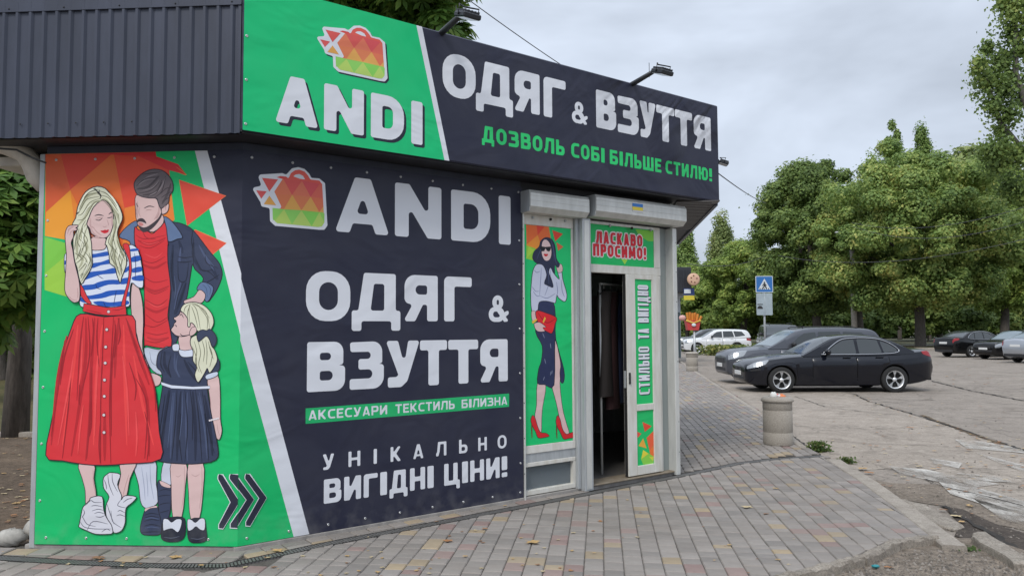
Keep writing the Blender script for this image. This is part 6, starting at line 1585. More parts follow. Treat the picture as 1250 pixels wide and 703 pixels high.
for (x, y, r_) in ((-30, 215, .7), (10, 205, .5), (40, 240, .45), (0, 250, .6), (-40, 280, .8), (30, 285, .5), (5, 320, .6), (45, 330, .4), (-20, 350, .7), (30, 365, .45), (-60, 230, .9), (-50, 170, .9), (10, 170, .6), (60, 300, .5), (-20, 395, .5)):
    c = at(x, y, 10.5 + random.uniform(-.5, .8)); bl.append((c.x, c.y, c.z, r_ * .8))
chestnut('chestnut_tree', 'chestnut tree with rusty edged leaves left of the kiosk under the drainpipe', tpx(22, 12.0, 0), bl, 2600, .24, .16)
for i, (x, D) in enumerate(((-45, 17), (66, 21), (4, 26))):
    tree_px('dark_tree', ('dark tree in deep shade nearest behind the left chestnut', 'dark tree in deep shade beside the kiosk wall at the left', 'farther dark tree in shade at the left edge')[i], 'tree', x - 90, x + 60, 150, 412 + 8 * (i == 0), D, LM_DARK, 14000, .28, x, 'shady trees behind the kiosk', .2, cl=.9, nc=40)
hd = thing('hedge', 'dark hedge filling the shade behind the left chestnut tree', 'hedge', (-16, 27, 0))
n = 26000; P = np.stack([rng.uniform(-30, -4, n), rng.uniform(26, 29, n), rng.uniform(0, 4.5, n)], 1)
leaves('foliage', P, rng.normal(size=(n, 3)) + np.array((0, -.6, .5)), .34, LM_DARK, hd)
# far wood behind everything
n = 60000; x = rng.uniform(-90, 150, n); hgt = 7.5 + 2.5 * np.sin(x * .11) + 1.6 * np.sin(x * .29 + 1)
P = np.stack([x, rng.uniform(116, 126, n), rng.uniform(0, 1, n) ** .8 * hgt], 1)
fw = MB(); fw.add([(-90, 127, -.1), (150, 127, -.1), (150, 127.5, -.1), (-90, 127.5, -.1)], [(0, 1, 2, 3)], M_DIRT2)
fwo = thing('far_wood', 'far dark band of woodland closing the view behind the parking lot', 'woodland', (30, 121, -.1)); fwo['_o'] = (30, 121, -.1)
o = leaves('far_wood_foliage', P, rng.normal(size=(n, 3)) + np.array((0, -.5, .6)), 1.1, LM_DARK, fwo)
bpy.data.objects.remove(fwo); o.parent = None; o.location = (30, 121, -.1); o.name = 'far_wood'; tag(o, 'far dark band of woodland closing the view behind the parking lot', 'woodland', None, 'stuff')
# weeds
def weed(name, label, px, py, r_, n, size, m, z=0, hgt=.12, group=None):
    c = gp(px, py, z); t_ = thing(name, label, 'weed', c, 0, group)
    P = np.stack([rng.normal(c.x, r_ * .5, n), rng.normal(c.y, r_ * .4, n), z + rng.uniform(.01, 1, n) ** 1.3 * hgt], 1)
    leaves('foliage', P, rng.normal(size=(n, 3)) * .6 + np.array((0, -.2, .8)), size, m, t_)
LM_WEED = leaf_mat('weed_leaves', [(0, (.04, .08, .02)), (.6, (.09, .15, .04)), (1, (.16, .17, .05))])
weed('weed', 'green weed clump growing in the kerb joint beside the end of the drain', 998, 551, .14, 420, .045, LM_WEED, ZA, .13, 'weeds in the kerb joint')
weed('weed', 'smaller green weed clump to the right of the drain end on the asphalt', 1034, 566, .08, 220, .04, LM_WEED, ZA, .08, 'weeds in the kerb joint')
weed('weed', 'low grass tuft between the broken kerb stone and the flush kerb', 1180, 674, .07, 200, .03, LM_WEED, ZA, .04)
LM_FLOW = leaf_mat('flower_bed_plants', [(0, (.05, .09, .02)), (.5, (.12, .17, .05)), (.8, (.35, .34, .08)), (1, (.55, .50, .30))])
for i, (x, y) in enumerate(((868, 430), (880, 433.5), (893, 433), (905, 431), (915, 430.5))):
    weed('flowering_plant', ('leftmost flowering plant in front of the white crossover', 'second flowering plant in front of the white crossover from the left', 'tall bushy plant below the rear wheel of the white crossover', 'low plant just left of the grey estate nose', 'rightmost low plant beside the grey estate bonnet')[i], x, y, 1.1, 1400, .17, LM_FLOW, ZA, .62, 'plants in the flower bed')
# fallen leaves: the larger ones are things, the rest litter
M_LF = [mat('fallen_leaf_%d' % i, c, .8, noise=.3, nscale=30) for i, c in enumerate(((.46, .30, .13), (.36, .17, .07), (.50, .40, .24), (.24, .13, .07)))]
def leaf_shape(mb, c, s, a, m, curl=.25):
    pts_ = []; n = 11
    for i in range(n):
        t = 2 * math.pi * i / n; q = (1.0 if i % 2 == 0 else .52) * (1.1 if i in (0,) else 1)
        pts_.append((math.cos(t + a) * s * q * .5, math.sin(t + a) * s * q * .42, curl * s * (.12 + .25 * abs(math.sin(t * 1.5 + a)))))
    vs = [Vector(c) + Vector(p) for p in pts_] + [Vector(c) + Vector((0, 0, .003))]
    mb.add(vs, [(i, (i + 1) % n, n) for i in range(n)], m)
big = [(650, 662, 'pale torn leaf lying in the middle of the pavers', .13), (547, 660, 'small pale leaf left of the middle leaf on the pavers', .09), (912, 619, 'large light brown leaf lying on the pavers right of the door', .12), (935, 627, 'small brown leaf beside the large leaf right of the door', .06),
       (947, 596, 'yellow brown leaf near the drain on the right of the pavers', .07), (1112, 522, 'dark brown leaf lying alone on the pale asphalt', .13), (1122, 569, 'orange leaf near the worn paint on the asphalt', .10), (1005, 544, 'orange leaf above the weed clump', .10),
       (1053, 572, 'curled yellow leaf in the corner beside the flush kerb', .14), (1062, 577, 'flat orange leaf in the corner beside the flush kerb', .12), (1082, 602, 'dark orange leaf on the kerb edge', .10), (1010, 696, 'yellow leaf in the dirt below the raised kerb, leftmost', .10),
       (1024, 690, 'yellow leaf in the dirt below the raised kerb, rightmost', .08), (1085, 692, 'pale leaf in the dirt patch near the bottom edge', .06), (1168, 630, 'orange brown leaf beside the dark dirt', .10), (1182, 549, 'pale leaf on the asphalt left of the paint', .09),
       (340, 672, 'orange leaf lying on the drain right of the chevrons', .10), (592, 645, 'small yellow leaf on the pavers below the banner edge', .06), (700, 650, 'small pale leaf below the doorway on the pavers', .05), (120, 681, 'rust coloured leaf on the drain under the white trainers', .10), (215, 680, 'orange leaf on the drain under the girl', .11), (733, 636, 'thin brown leaf below the door threshold', .06)]
for i, (x, y, lb, s) in enumerate(big):
    z = (0.005 if x < 1000 or (x < 1150 and y > 575 and x < 1040) else ZA + .02); z = -.03 if y > 688 and x > 1000 else z
    c = gp(x, y, z); mb = MB(); leaf_shape(mb, c, s, random.uniform(0, 6), M_LF[i % 4]); mb.build('fallen_leaf', None, lb, 'leaf', 'fallen leaves lying singly', loc=c)
mb = MB()
def litter(xr, yr, n, z, s0, s1):
    for _ in range(n):
        x = random.uniform(*xr); y = random.uniform(*yr); c = gp(x, y, z); leaf_shape(mb, c, random.uniform(s0, s1), random.uniform(0, 6), random.choice(M_LF))
litter((900, 1250), (485, 600), 110, ZA + .018, .03, .07); litter((1060, 1250), (495, 640), 60, ZA + .02, .03, .08); litter((-10, 700), (668, 703), 45, .004, .02, .05); litter((300, 1000), (600, 700), 55, .005, .015, .045); litter((840, 960), (460, 545), 30, .003, .02, .05)
litter((1140, 1250), (425, 470), 50, ZA + .018, .06, .14); litter((0, 45), (525, 640), 60, -.02, .03, .08); litter((1055, 1130), (420, 426), 60, ZA + .08, .15, .3)
for i in range(60):
    f = random.random(); x = 1041 + f * 211; y = 481 + f * 70 + random.uniform(-2, 4); c = gp(x, y, ZA + .02); leaf_shape(mb, c, random.uniform(.03, .08), random.uniform(0, 6), random.choice(M_LF))
mb.build('leaf_litter', None, 'small brown fallen leaves scattered over the pavement and asphalt', 'leaf litter', None, 'stuff')
mb = MB(); M_PEB = [mat('pebble_%d' % i, c, .95) for i, c in enumerate(((.19, .165, .14), (.12, .105, .09), (.27, .24, .21)))]
for k in range(3600):
    if k < 2700: x = random.uniform(900, 1250); y = random.uniform(672, 712); c = gp(x, y, -.036)
    elif k < 3200: x = random.uniform(1085, 1262); y = random.uniform(590, 665); c = gp(x, y, ZA + .01)
    else: x = random.uniform(1000, 1250); y = random.uniform(490, 600); c = gp(x, y, ZA + .006)
    if k < 2700 and inside((c.x, c.y), regA): continue
    if 2700 <= k and inside((c.x, c.y), regA): continue
    s = random.uniform(.003, .010) * random.choice((1, 1, 1, 1, 1.6, 2.4)) * .8
    a = random.uniform(0, 6); vs = [(c.x + s * math.cos(a + i * 2.1), c.y + s * math.sin(a + i * 2.1), c.z) for i in range(3)] + [(c.x, c.y, c.z + s * .9)]
    mb.add(vs, [(0, 1, 3), (1, 2, 3), (2, 0, 3)], random.choice(M_PEB))
mb.build('gravel', None, 'loose gravel scattered over the dirt patch and the broken asphalt', 'gravel', None, 'stuff')
mb = MB(); c = gp(1069, 693, -.03); mb.ball((c.x, c.y, c.z + .012), .03, .02, .012, mat('teal_scrap', (.03, .25, .28), .5), 8, 5, .3); mb.build('teal_scrap', None, 'small teal plastic scrap in the dirt below the raised kerb', 'litter', loc=c)

# ------------------------------------------------------------------ posts, signs, wires, neighbour kiosk
M_CONC = mat('pole_concrete', (.34, .31, .28), .9, noise=.25, nscale=6, bump=.2)
M_GALV = mat('galvanised_steel', (.45, .46, .47), .45, .5, noise=.15, nscale=5)
up_ = tpx(1043, 64); t_ = thing('utility_pole', 'grey concrete utility pole standing behind the grey estate car', 'utility pole', up_)
mb = MB(); mb.tube([up_, (up_[0], up_[1], 9.5)], [.25, .19], M_CONC, 12); mb.build('shaft', t_)
mb = MB(); mb.tube([(up_[0], up_[1] - .3, 9.0), (up_[0] - 1.2, up_[1] - .9, 9.6)], .04, M_GALV, 6); mb.build('arm', t_)
mb = MB(); mb.ball((up_[0] - 1.5, up_[1] - 1.0, 9.6), .38, .14, .11, M_GALV, 12, 8); mb.build('lamp_head', t_)
sp = tpx(933.5, 26.5); t_ = thing('crossing_sign', 'blue pedestrian crossing sign above a pale parking plate on a post', 'sign', sp)
mb = MB(); mb.tube([sp, (sp[0], sp[1], zpx(337, 933, 26.5))], .034, M_GALV, 10); mb.build('post', t_)
SP = Plane(Vector((sp[0] - 1, sp[1] - .06, 0)), Vector((sp[0] + 1, sp[1] - .06, 0)))
def shp(x, y): return SP.hit(x, y)
def plate(name, xl, xr, yt, yb, m, o0, o1, rad=.03):
    (a, z1), (b, z0) = shp(xl, yt), shp(xr, yb); mb = MB(); L = fillet([(a, z0, rad), (b, z0, rad), (b, z1, rad), (a, z1, rad)], rad)
    n = len(L); mb.poly([L], lambda x, y: SP.P(x, y, o1), m); vs = [SP.P(x, y, o1) for x, y in L] + [SP.P(x, y, o0) for x, y in L]
    mb.add(vs, [(i, n + i, n + (i + 1) % n, (i + 1) % n) for i in range(n)], m); mb.add(vs[n:], [tuple(range(n - 1, -1, -1))], M_GALV); return mb
M_SB = mat('sign_blue', (.03, .15, .42), .35); M_SW = mat('sign_white', (.62, .66, .68), .35); M_SK = mat('sign_black', (.03, .03, .03), .5); M_SG = mat('faded_sign_plate', (.36, .42, .45), .5, noise=.15, nscale=6)
s_ = plate('p', 922, 943.5, 337, 357, M_SW, 0, .02).build('crossing_plate', t_)
m2 = plate('p', 922.7, 942.8, 337.7, 356.3, M_SB, .0202, .0215); m2.build('blue_field', s_)
m2 = MB(); m2.poly([[shp(925.3, 353.3), shp(940.4, 353.3), shp(932.8, 340)]], lambda x, y: SP.P(x, y, .0235), M_SW)
for L in ([(932, 344), (933.8, 344), (933.8, 345.8), (932, 345.8)], [(931.8, 346), (934, 346), (934.6, 349), (936.3, 352.6), (935.2, 352.8), (933, 349.8), (931, 352.8), (929.8, 352.6), (931.8, 349)], [(931.6, 346.4), (929.8, 349), (930.4, 349.4), (932, 347.6)], [(934.1, 346.6), (936, 348.6), (935.4, 349), (933.9, 347.6)]):
    m2.poly([[shp(*p) for p in L]], lambda x, y: SP.P(x, y, .0255), M_SK)
for k in range(5): m2.poly([[shp(926.9 + k * 2.6, 353), shp(928.2 + k * 2.6, 353), shp(928.0 + k * 2.6, 351.6), shp(927.1 + k * 2.6, 351.6)]], lambda x, y: SP.P(x, y, .0265), M_SK)
m2.build('pedestrian_symbol', s_)
s_ = plate('p', 923, 943, 358, 384.5, M_SG, 0, .02).build('parking_plate', t_)
m2 = MB()
for L in ([(924.3, 371), (931, 371), (931, 372.2), (924.3, 372.2)], [(925, 374.5), (926.2, 373.2), (929, 373.2), (930.3, 374.8), (931, 375.2), (931, 377), (924.4, 377), (924.4, 375.2)]): m2.poly([[shp(*p) for p in L]], lambda x, y: SP.P(x, y, .0215), M_SK)
m2.build('car_symbol', s_)
mb = MB(); mb.tube([(sp[0] , sp[1] - .075, zpx(357.5, 933, 26.5)), (sp[0], sp[1] - .075, zpx(384, 933, 26.5))], .008, M_GALV, 5); mb.build('strap', t_)
# neighbouring kiosk
NK = tpx(816, 38, 0); t_ = thing('neighbour_kiosk', 'neighbouring kiosk with black fascia and pale wall beyond the shop', 'kiosk', (NK[0], NK[1], 0))
def nb(px0, px1, py0, py1, D0, D1, m, name):
    a = at(px0, py0, D0); b = at(px1, py1, D0); mb = MB(); mb.box(a.x, b.x, D0, D1, b.z, a.z, m, .02); return mb.build(name, t_)
M_BLKF = mat('black_profiled_fascia', (.025, .027, .034), .45); M_PW = mat('pale_kiosk_wall', (.42, .45, .48), .6, noise=.15, nscale=2)
nb(795, 844.5, 326, 357, 36, 41, M_BLKF, 'fascia'); nb(795, 831, 357.1, 437, 37, 41, M_PW, 'wall'); nb(795, 834.5, 357.2, 363, 36.5, 37, M_PW, 'shutter_box')
mb = MB(); a, b = at(805, 330, 36), at(844, 356, 36)
for i in range(12): x = a.x + (b.x - a.x) * i / 12; mb.box(x, x + .05, 35.97, 36.02, b.z, a.z, M_BLKF)
mb.build('fascia_rib', t_, kind='stuff')
mb = MB(); mb.box(at(822, 400, 37).x, at(830, 400, 37).x, 36.96, 36.99, .2, 2.4, mat('kiosk_window', (.06, .08, .09), .1)); mb.build('window', t_)
# round food sign
c = at(846.5, 341, 35.6); t_ = thing('round_food_sign', 'round pink and cream pastry shaped sign on the neighbouring kiosk', 'sign', c)
mb = MB(); mb.lathe([(0, -.05), (.26, -.05), (.30, -.03), (.30, .03), (0, .03)], c, mat('biscuit', (.55, .36, .22), .6), 20, 'y'); mb.build('disc', t_)
mb = MB(); mb.lathe([(.0, -.075), (.10, -.075), (.24, -.07), (.27, -.052)], c, mat('pink_icing', (.62, .32, .28), .5, noise=.3, nscale=9, ncol=(.60, .45, .25)), 16, 'y'); mb.build('icing', t_)
mb = MB()
for a_, r_ in ((.3, .15), (1.6, .17), (2.6, .14), (3.9, .16), (5.0, .15)): mb.ball((c.x + r_ * math.cos(a_), c.y - .08, c.z + r_ * math.sin(a_)), .035, .02, .035, mat('dark_topping', (.15, .05, .03), .5), 8, 5)
mb.build('topping', t_, kind='stuff')
c = at(841, 359, 36); t_ = thing('hanging_sign', 'blue and yellow hanging sign under the neighbouring fascia', 'sign', c)
def sq(px0, px1, py0, py1, D, m, name, par, th=.06): a, b = at(px0, py0, D), at(px1, py1, D); mb = MB(); mb.box(a.x, b.x, D, D + th, b.z, a.z, m); return mb.build(name, par)
sq(835, 848, 352, 360.5, 35.9, mat('sign_dark_blue', (.03, .06, .20), .5), 'blue_panel', t_); sq(835, 848, 360.6, 366, 35.9, mat('sign_yellow', (.60, .50, .04), .5), 'yellow_panel', t_)
sq(835.5, 843.5, 353, 358, 35.85, M_SW, 'white_mark', t_, .04)
# fries sign
c = at(847, 399, 33); t_ = thing('chips_sign', 'large moulded sign shaped like a red box of orange chips beside the neighbouring kiosk', 'sign', (c.x, c.y, ZA))
M_CH = mat('orange_chips', (.62, .24, .04), .5); M_CB = mat('red_chip_box', (.50, .05, .05), .45); M_CY = mat('yellow_rim', (.60, .36, .05), .5)
for i, (x0, y0, x1, y1) in enumerate(((840, 392, 838.5, 381.5), (843, 392, 842, 381), (845.5, 392, 845.5, 382), (848, 392, 848.5, 381.5), (850.5, 392, 852, 383), (852.5, 393, 856.5, 386))):
    a, b = at(x0, y0, 33 + i % 2 * .08), at(x1, y1, 33 + i % 2 * .08); mb = MB(); mb.tube([a, b], .055, M_CH, 4, smooth=False); mb.build('chip', t_)
a = [at(837.5, 391, 32.85), at(855.5, 391, 32.85), at(853, 403, 32.85), at(840, 403, 32.85)]
mb = MB(); vs = [Vector(q) for q in a] + [Vector(q) + Vector((0, .4, 0)) for q in a]; mb.add(vs, [(3, 2, 1, 0), (4, 5, 6, 7), (0, 1, 5, 4), (1, 2, 6, 5), (2, 3, 7, 6), (3, 0, 4, 7)], M_CB); mb.build('chip_box', t_)
mb = MB(); mb.tube([a[0], Vector(a[0]).lerp(Vector(a[1]), .5) - Vector((0, 0, .12)), a[1]], .045, M_CY, 6); mb.build('rim', t_)
mb = MB(); a = at(847, 396.5, 32.8); mb.ball(a, .10, .02, .07, M_SW, 10, 6); mb.build('white_badge', t_)
mb = MB(); mb.tube([(c.x, 33.0, ZA), (c.x, 33.0, at(847, 403, 33).z + .02)], .05, M_GALV, 8); mb.build('post', t_)
c = at(833, 388, 34); mb = MB(); mb.ball((c.x, c.y, c.z), .16, .1, .13, mat('pink_bulb', (.62, .35, .32), .5), 10, 7); mb.build('pink_ball_ornament', None, 'pink rounded ornament behind the chips sign', 'ornament', loc=(c.x, c.y, c.z - .13))
# overhead wires
M_WIRE = mat('overhead_wire', (.06, .06, .065), .6)
def wire(label, P, r_=.012, sag=.3):
    a, b = Vector(P[0]), Vector(P[1]); pts_ = []
    for i in range(15): f = i / 14; p = a.lerp(b, f); p.z -= sag * 4 * f * (1 - f); pts_.append(p)
    mb = MB(); mb.tube(pts_, r_, M_WIRE, 5); mb.build('overhead_wire', None, label, 'wire', 'overhead wires', loc=a)
wire('overhead wire slanting down behind the shop sign from the top', (at(545, -20, 14), at(720, 102, 19)), .010, .05)
wire('overhead wire running from the right end of the sign towards the trees', (at(868, 205, 16), at(935, 248, 40)), .014, .1)
wire('upper overhead wire crossing the large maple', (at(1040, 272, 60), at(1260, 250, 40)), .018, .8)
wire('lower overhead wire crossing the large maple', (at(1040, 276, 60), at(1260, 268, 40)), .018, 1.0)
wire('lowest overhead wire in front of the dark tree and maple', (at(950, 312, 60), at(1260, 290, 40)), .018, .9)
wire('thin wire low in the sky beyond the neighbouring kiosk', (at(838, 322, 40), at(935, 312, 60)), .02, .4)

# ------------------------------------------------------------------ cars
def paint(name, c, rough=.25, metal=.3):
    m = mat(name, c, rough, metal, .35, coat=.4); m.node_tree.nodes['Principled BSDF'].inputs['Coat Roughness'].default_value = .06; return m
M_TYRE = mat('tyre_rubber', (.018, .018, .018), .85); M_RIM = mat('alloy_rim', (.72, .73, .74), .35, .5); M_RIMD = mat('rim_backing_dark', (.03, .03, .03), .6)
M_GL = mat('tinted_car_glass', (.045, .052, .056), .10, 0, .7); M_GLL = mat('pale_car_glass', (.16, .20, .22), .12, 0, .8)
M_CHR = mat('chrome_trim', (.62, .63, .65), .15, 1.0); M_HL = mat('headlight_lens', (.30, .32, .34), .14, .2, .7); M_TL = mat('tail_light_red', (.26, .012, .016), .15); M_PLT = mat('number_plate', (.68, .68, .66), .5)
M_BPL = mat('black_plastic', (.022, .022, .024), .6); M_UND = mat('wheel_arch_dark', (.008, .008, .008), .95)
def interp(K_, x):
    if x <= K_[0][0]: return K_[0][1]
    for (a, u), (b, v) in zip(K_, K_[1:]):
        if x <= b:
            f = (x - a) / (b - a); f = f * f * (3 - 2 * f) if False else f; return u + (v - u) * f
    return K_[-1][1]
def sm(K_, n=3):     # rounded version of a control polyline
    P_ = [tuple(k) for k in K_]
    for _ in range(n):
        Q = [P_[0]]
        for a, b in zip(P_, P_[1:]): Q += [(a[0] * .75 + b[0] * .25, a[1] * .75 + b[1] * .25), (a[0] * .25 + b[0] * .75, a[1] * .25 + b[1] * .75)]
        P_ = Q + [P_[-1]]
    return P_
SEC = [(0.0, -1, 0), (.80, 0, 0), (.93, 0, .035), (.965, .24, 0), (.982, .50, 0), (1.0, .715, 0), (.972, .80, 0), (.91, .945, 0), (.76, .992, 0), (0, 1.0, 0)]
class Car:
    def __init__(s, name, label, L, W, top, low, half, roof, wb, wr, belt, gl_in, col, glass, windows, screens, style, cat='car', group=None, fine=1, side=None):
        s.L, s.W = L, W; s.top = sm(top); s.low = sm(low, 2); s.half = sm(half, 2); s.roof = sm(roof, 2); s.belt = sm(belt, 2); s.gl_in = gl_in
        s.t = thing(name, label, cat, (0, 0, 0), 0, group); m = col; s.col = col
        NX = 56 if fine else 30
        xs = sorted(set([0, .015, .05, .1, .18, L, L - .015, L - .05, L - .1, L - .18] + [L * i / NX for i in range(NX + 1)]))
        # lower body
        vs = []; fs = []
        full = [(-1, j) for j in range(1, 9)][::-1]; 
        ring_n = None
        for x in xs:
            r_ = [s.pt(x, j / 9, 1) for j in range(10)] + [s.pt(x, j / 9, -1) for j in range(8, 0, -1)]
            ring_n = len(r_); vs += r_
        n = ring_n
        for i in range(len(xs) - 1):
            for j in range(n): fs.append((i * n + j, (i + 1) * n + j, (i + 1) * n + (j + 1) % n, i * n + (j + 1) % n))
        fs.append(tuple(range(n - 1, -1, -1))[::-1]); fs.append(tuple((len(xs) - 1) * n + j for j in range(n))[::-1])
        mb = MB(); mb.add(vs, fs, m, True); body = mb.build('body', s.t)
        bm = bmesh.new(); bm.from_mesh(body.data); bmesh.ops.recalc_face_normals(bm, faces=bm.faces[:]); bm.to_mesh(body.data); bm.free()
        # wheel arches cut out
        cut = MB()
        for wx_ in wb:
            for sd in (1, -1):
                y0, y1 = sorted((sd * (s.hw(wx_) - .26), sd * (W / 2 + .2)))
                cut.lathe([(0, y0), (wr * 1.14, y0), (wr * 1.14, y1), (0, y1)], (wx_, 0, wr * 1.02), M_UND, 28, 'y')
        body.data.materials.append(M_UND)
        co = cut.build('cutter'); bmc = bmesh.new(); bmc.from_mesh(co.data); bmesh.ops.remove_doubles(bmc, verts=bmc.verts[:], dist=1e-5); bmesh.ops.recalc_face_normals(bmc, faces=bmc.faces[:]); bmc.to_mesh(co.data); bmc.free()
        md = body.modifiers.new('b', 'BOOLEAN'); md.operation = 'DIFFERENCE'; md.object = co; md.solver = 'EXACT'; md.material_mode = 'TRANSFER'
        dg = bpy.context.evaluated_depsgraph_get(); dg.update(); me = bpy.data.meshes.new_from_object(body.evaluated_get(dg)); body.modifiers.clear(); old = body.data; body.data = me; bpy.data.meshes.remove(old); bpy.data.objects.remove(co)
        try: me.shade_smooth(); me.set_sharp_from_angle(angle=R(32))
        except Exception: pass
        # greenhouse
        x0, x1 = s.roof[0][0], s.roof[-1][0]; gx = [x0 + (x1 - x0) * i / NX for i in range(NX + 1)]; vs = []; fs = []
        for x in gx:
            zb = s.zb(x) - .03; zt = max(zb + .012, interp(s.roof, x)); r_ = []
            for sd in (1, -1):
                sec = []
                for f in (0, .35, .7, .9): sec.append((s.gy(x, zb + (zt - zb) * f), zb + (zt - zb) * f))
                yt = s.gy(x, zt); sec += [(yt - .02, zb + (zt - zb) * .97), (yt - .09, zt + .004), (yt * .5, zt + .03 * min(1, (zt - zb) * 3)), (0, zt + .038 * min(1, (zt - zb) * 3))]
                q = [(x, sd * y, z) for y, z in sec]; r_ += q if sd == 1 else q[:-1][::-1]
            vs += r_; n = len(r_)
        for i in range(len(gx) - 1):
            for j in range(n - 1): fs.append((i * n + j, (i + 1) * n + j, (i + 1) * n + j + 1, i * n + j + 1))
        fs.append(tuple(range(n))); fs.append(tuple((len(gx) - 1) * n + j for j in range(n - 1, -1, -1)))
        mb = MB(); mb.add(vs, fs, m, True); g = mb.build('roof', s.t)
        bm = bmesh.new(); bm.from_mesh(g.data); bmesh.ops.recalc_face_normals(bm, faces=bm.faces[:]); bm.to_mesh(g.data); bm.free()
        try: g.data.set_sharp_from_angle(angle=R(40))
        except Exception: pass
        # windows
        for sd in (1, -1):
            for wl in windows:
                mb = MB(); L_ = fillet([(a, b, .03) for a, b in wl], .03)
                fn = lambda x, z, sd=sd: (x, sd * (s.gy(x, z) + .006), z)
                mb.poly([L_], fn, glass)
                if sd == 1: mb.f = [f_[::-1] for f_ in mb.f]
                wo = mb.build('window', s.t)
                if 'chrome' in style and wl is windows[0]: pass
            if 'chrome' in style:
                mb = MB(); P_ = [(a, b) for a, b in style['chrome']]
                mb.tube([(a, sd * (s.gy(a, b) + .008), b) for a, b in smooth2(P_, False, 4)], .011, M_CHR, 5); mb.build('window_trim', s.t)
        for (xa, xb, ins) in screens:
            mb = MB(); nx, ny = 10, 10; vs = []
            for i in range(nx + 1):
                x = xa + (xb - xa) * i / nx; z = interp(s.roof, x); yw = s.gy(x, z) - ins
                for j in range(ny + 1): q = -1 + 2 * j / ny; vs.append((x, yw * q, z + .040 * (1 - abs(q) ** 2.2) * min(1, (z - s.zb(x) + .05) * 3) + .006))
            fl = [(i * (ny + 1) + j, (i + 1) * (ny + 1) + j, (i + 1) * (ny + 1) + j + 1, i * (ny + 1) + j + 1) for i in range(nx) for j in range(ny)]
            mb.add(vs, fl, M_GLL if style.get('pale_screen') else glass, True); mb.build('windscreen' if xa < L / 2 else 'rear_window', s.t)
        # doors
        dz = style.get('door_z', (.30, .82))
        for sd in (1, -1):
            for (xa, xb) in style.get('doors', ()):
                mb = MB(); nx, nt_ = 8, 8; vs = []
                for i in range(nx + 1):
                    for j in range(nt_ + 1):
                        x = xa + (xb - xa) * i / nx; tt = .30 + .50 * j / nt_; p = Vector(s.pt(x, tt, sd)); e = .006 if 0 < i < nx and 0 < j < nt_ else -.004
                        if i == 1 or i == nx - 1: x2 = xa + .015 if i == 1 else xb - .015; p = Vector(s.pt(x2, tt, sd))
                        p = s.arch(p, wb, wr, tt, sd)
                        vs.append(p + Vector((0, sd * e, 0)))
                fl = [(i * (nt_ + 1) + j, (i + 1) * (nt_ + 1) + j, (i + 1) * (nt_ + 1) + j + 1, i * (nt_ + 1) + j + 1) for i in range(nx) for j in range(nt_)]
                if sd == -1: pass
                else: fl = [f_[::-1] for f_ in fl]
                mb.add(vs, fl, m, True); d_ = mb.build('door', s.t)
                for xq in (xa - .004, xb + .004):  # near-black ribbons paint the shade in the seams beside each door
                    mb = MB()
                    for k in range(8):
                        a = s.arch(Vector(s.pt(xq, .30 + .5 * k / 8, sd)), wb, wr, .30 + .5 * k / 8, sd); b = s.arch(Vector(s.pt(xq, .30 + .5 * (k + 1) / 8, sd)), wb, wr, .30 + .5 * (k + 1) / 8, sd); o = Vector((0, sd * .002, 0)); w_ = Vector((.006, 0, 0)); mb.add([a - w_ + o, a + w_ + o, b + w_ + o, b - w_ + o], [(0, 1, 2, 3), (3, 2, 1, 0)], M_UND)
                    mb.build('door_gap_shade', d_)
                mb = MB(); hx = xb - .24; hz = s.pt(hx, .74, sd); y = hz[1]
                mb.frame((hx, y, hz[2]), Vector((1, 0, 0)), Vector((0, sd, 0)), Vector((0, 0, 1)), (-.1, .1), (.012, .035), (-.013, .013), style.get('handle', m), .005); mb.build('handle', d_)
            # mirror
            mx_, mz_ = style['mirror']; y = s.gy(mx_, mz_)
            mb = MB(); mb.ball((mx_, sd * (y + .14), mz_ + .05), .07, .12, .085, style.get('mirror_m', m), 12, 8); mb.tube([(mx_ + .03, sd * (y - .03), mz_ - .03), (mx_, sd * (y + .1), mz_)], .03, M_BPL, 6); mb.build('mirror', s.t)
        s.patches(style.get('lights', ())); 
        # wheels
        for i, wx_ in enumerate(wb):
            for sd in (1, -1):
                yo = s.hw(wx_) - .015; s.wheel(wx_, sd, yo, wr, style.get('spokes', 5), style.get('rim', M_RIM), style.get('rim_r', .68))
        # grille, bumper intakes, plates
        for (nm, x, y0, y1, z0, z1, mt, dp) in style.get('boxes', ()):
            mb = MB(); mb.box(x - dp, x + dp, y0, y1, z0, z1, mt, .006); mb.build(nm, s.t)
        for (nm, P_, r_, mt) in style.get('tubes', ()):
            for sd in (1, -1):
                mb = MB(); mb.tube([(a, sd * b, c) for a, b, c in P_], r_, mt, 6); mb.build(nm, s.t)
    def arch(s, p, wb, wr, tt, sd):
        for w_, q in ((wb[0], 1), (wb[1], -1)):
            dz = p.z - wr * 1.02; R2 = (wr * 1.24) ** 2 - dz * dz
            if R2 > 0 and abs(p.x - w_) < math.sqrt(R2): return Vector(s.pt(w_ + q * math.sqrt(R2), tt, sd))
        return p
    def hw(s, x): return interp(s.half, x)
    def zb(s, x): return interp(s.belt, x)
    def gy(s, x, z): return s.hw(x) * .955 - s.gl_in * max(0, z - (s.zb(x) - .03)) - .02
    def pt(s, x, t, sd):
        k = t * 9; i = min(8, int(k)); f = k - i; a, b = SEC[i], SEC[i + 1]
        lo, hi = interp(s.low, x), interp(s.top, x); w = s.hw(x)
        za = lo + max(0, a[1]) * (hi - lo) + a[2]; zb_ = lo + max(0, b[1]) * (hi - lo) + b[2]
        cr = .035 * (1 if b[0] == 0 and i == 8 else 0)
        return (x, sd * w * (a[0] + (b[0] - a[0]) * f), za + (zb_ - za) * f + cr * f)
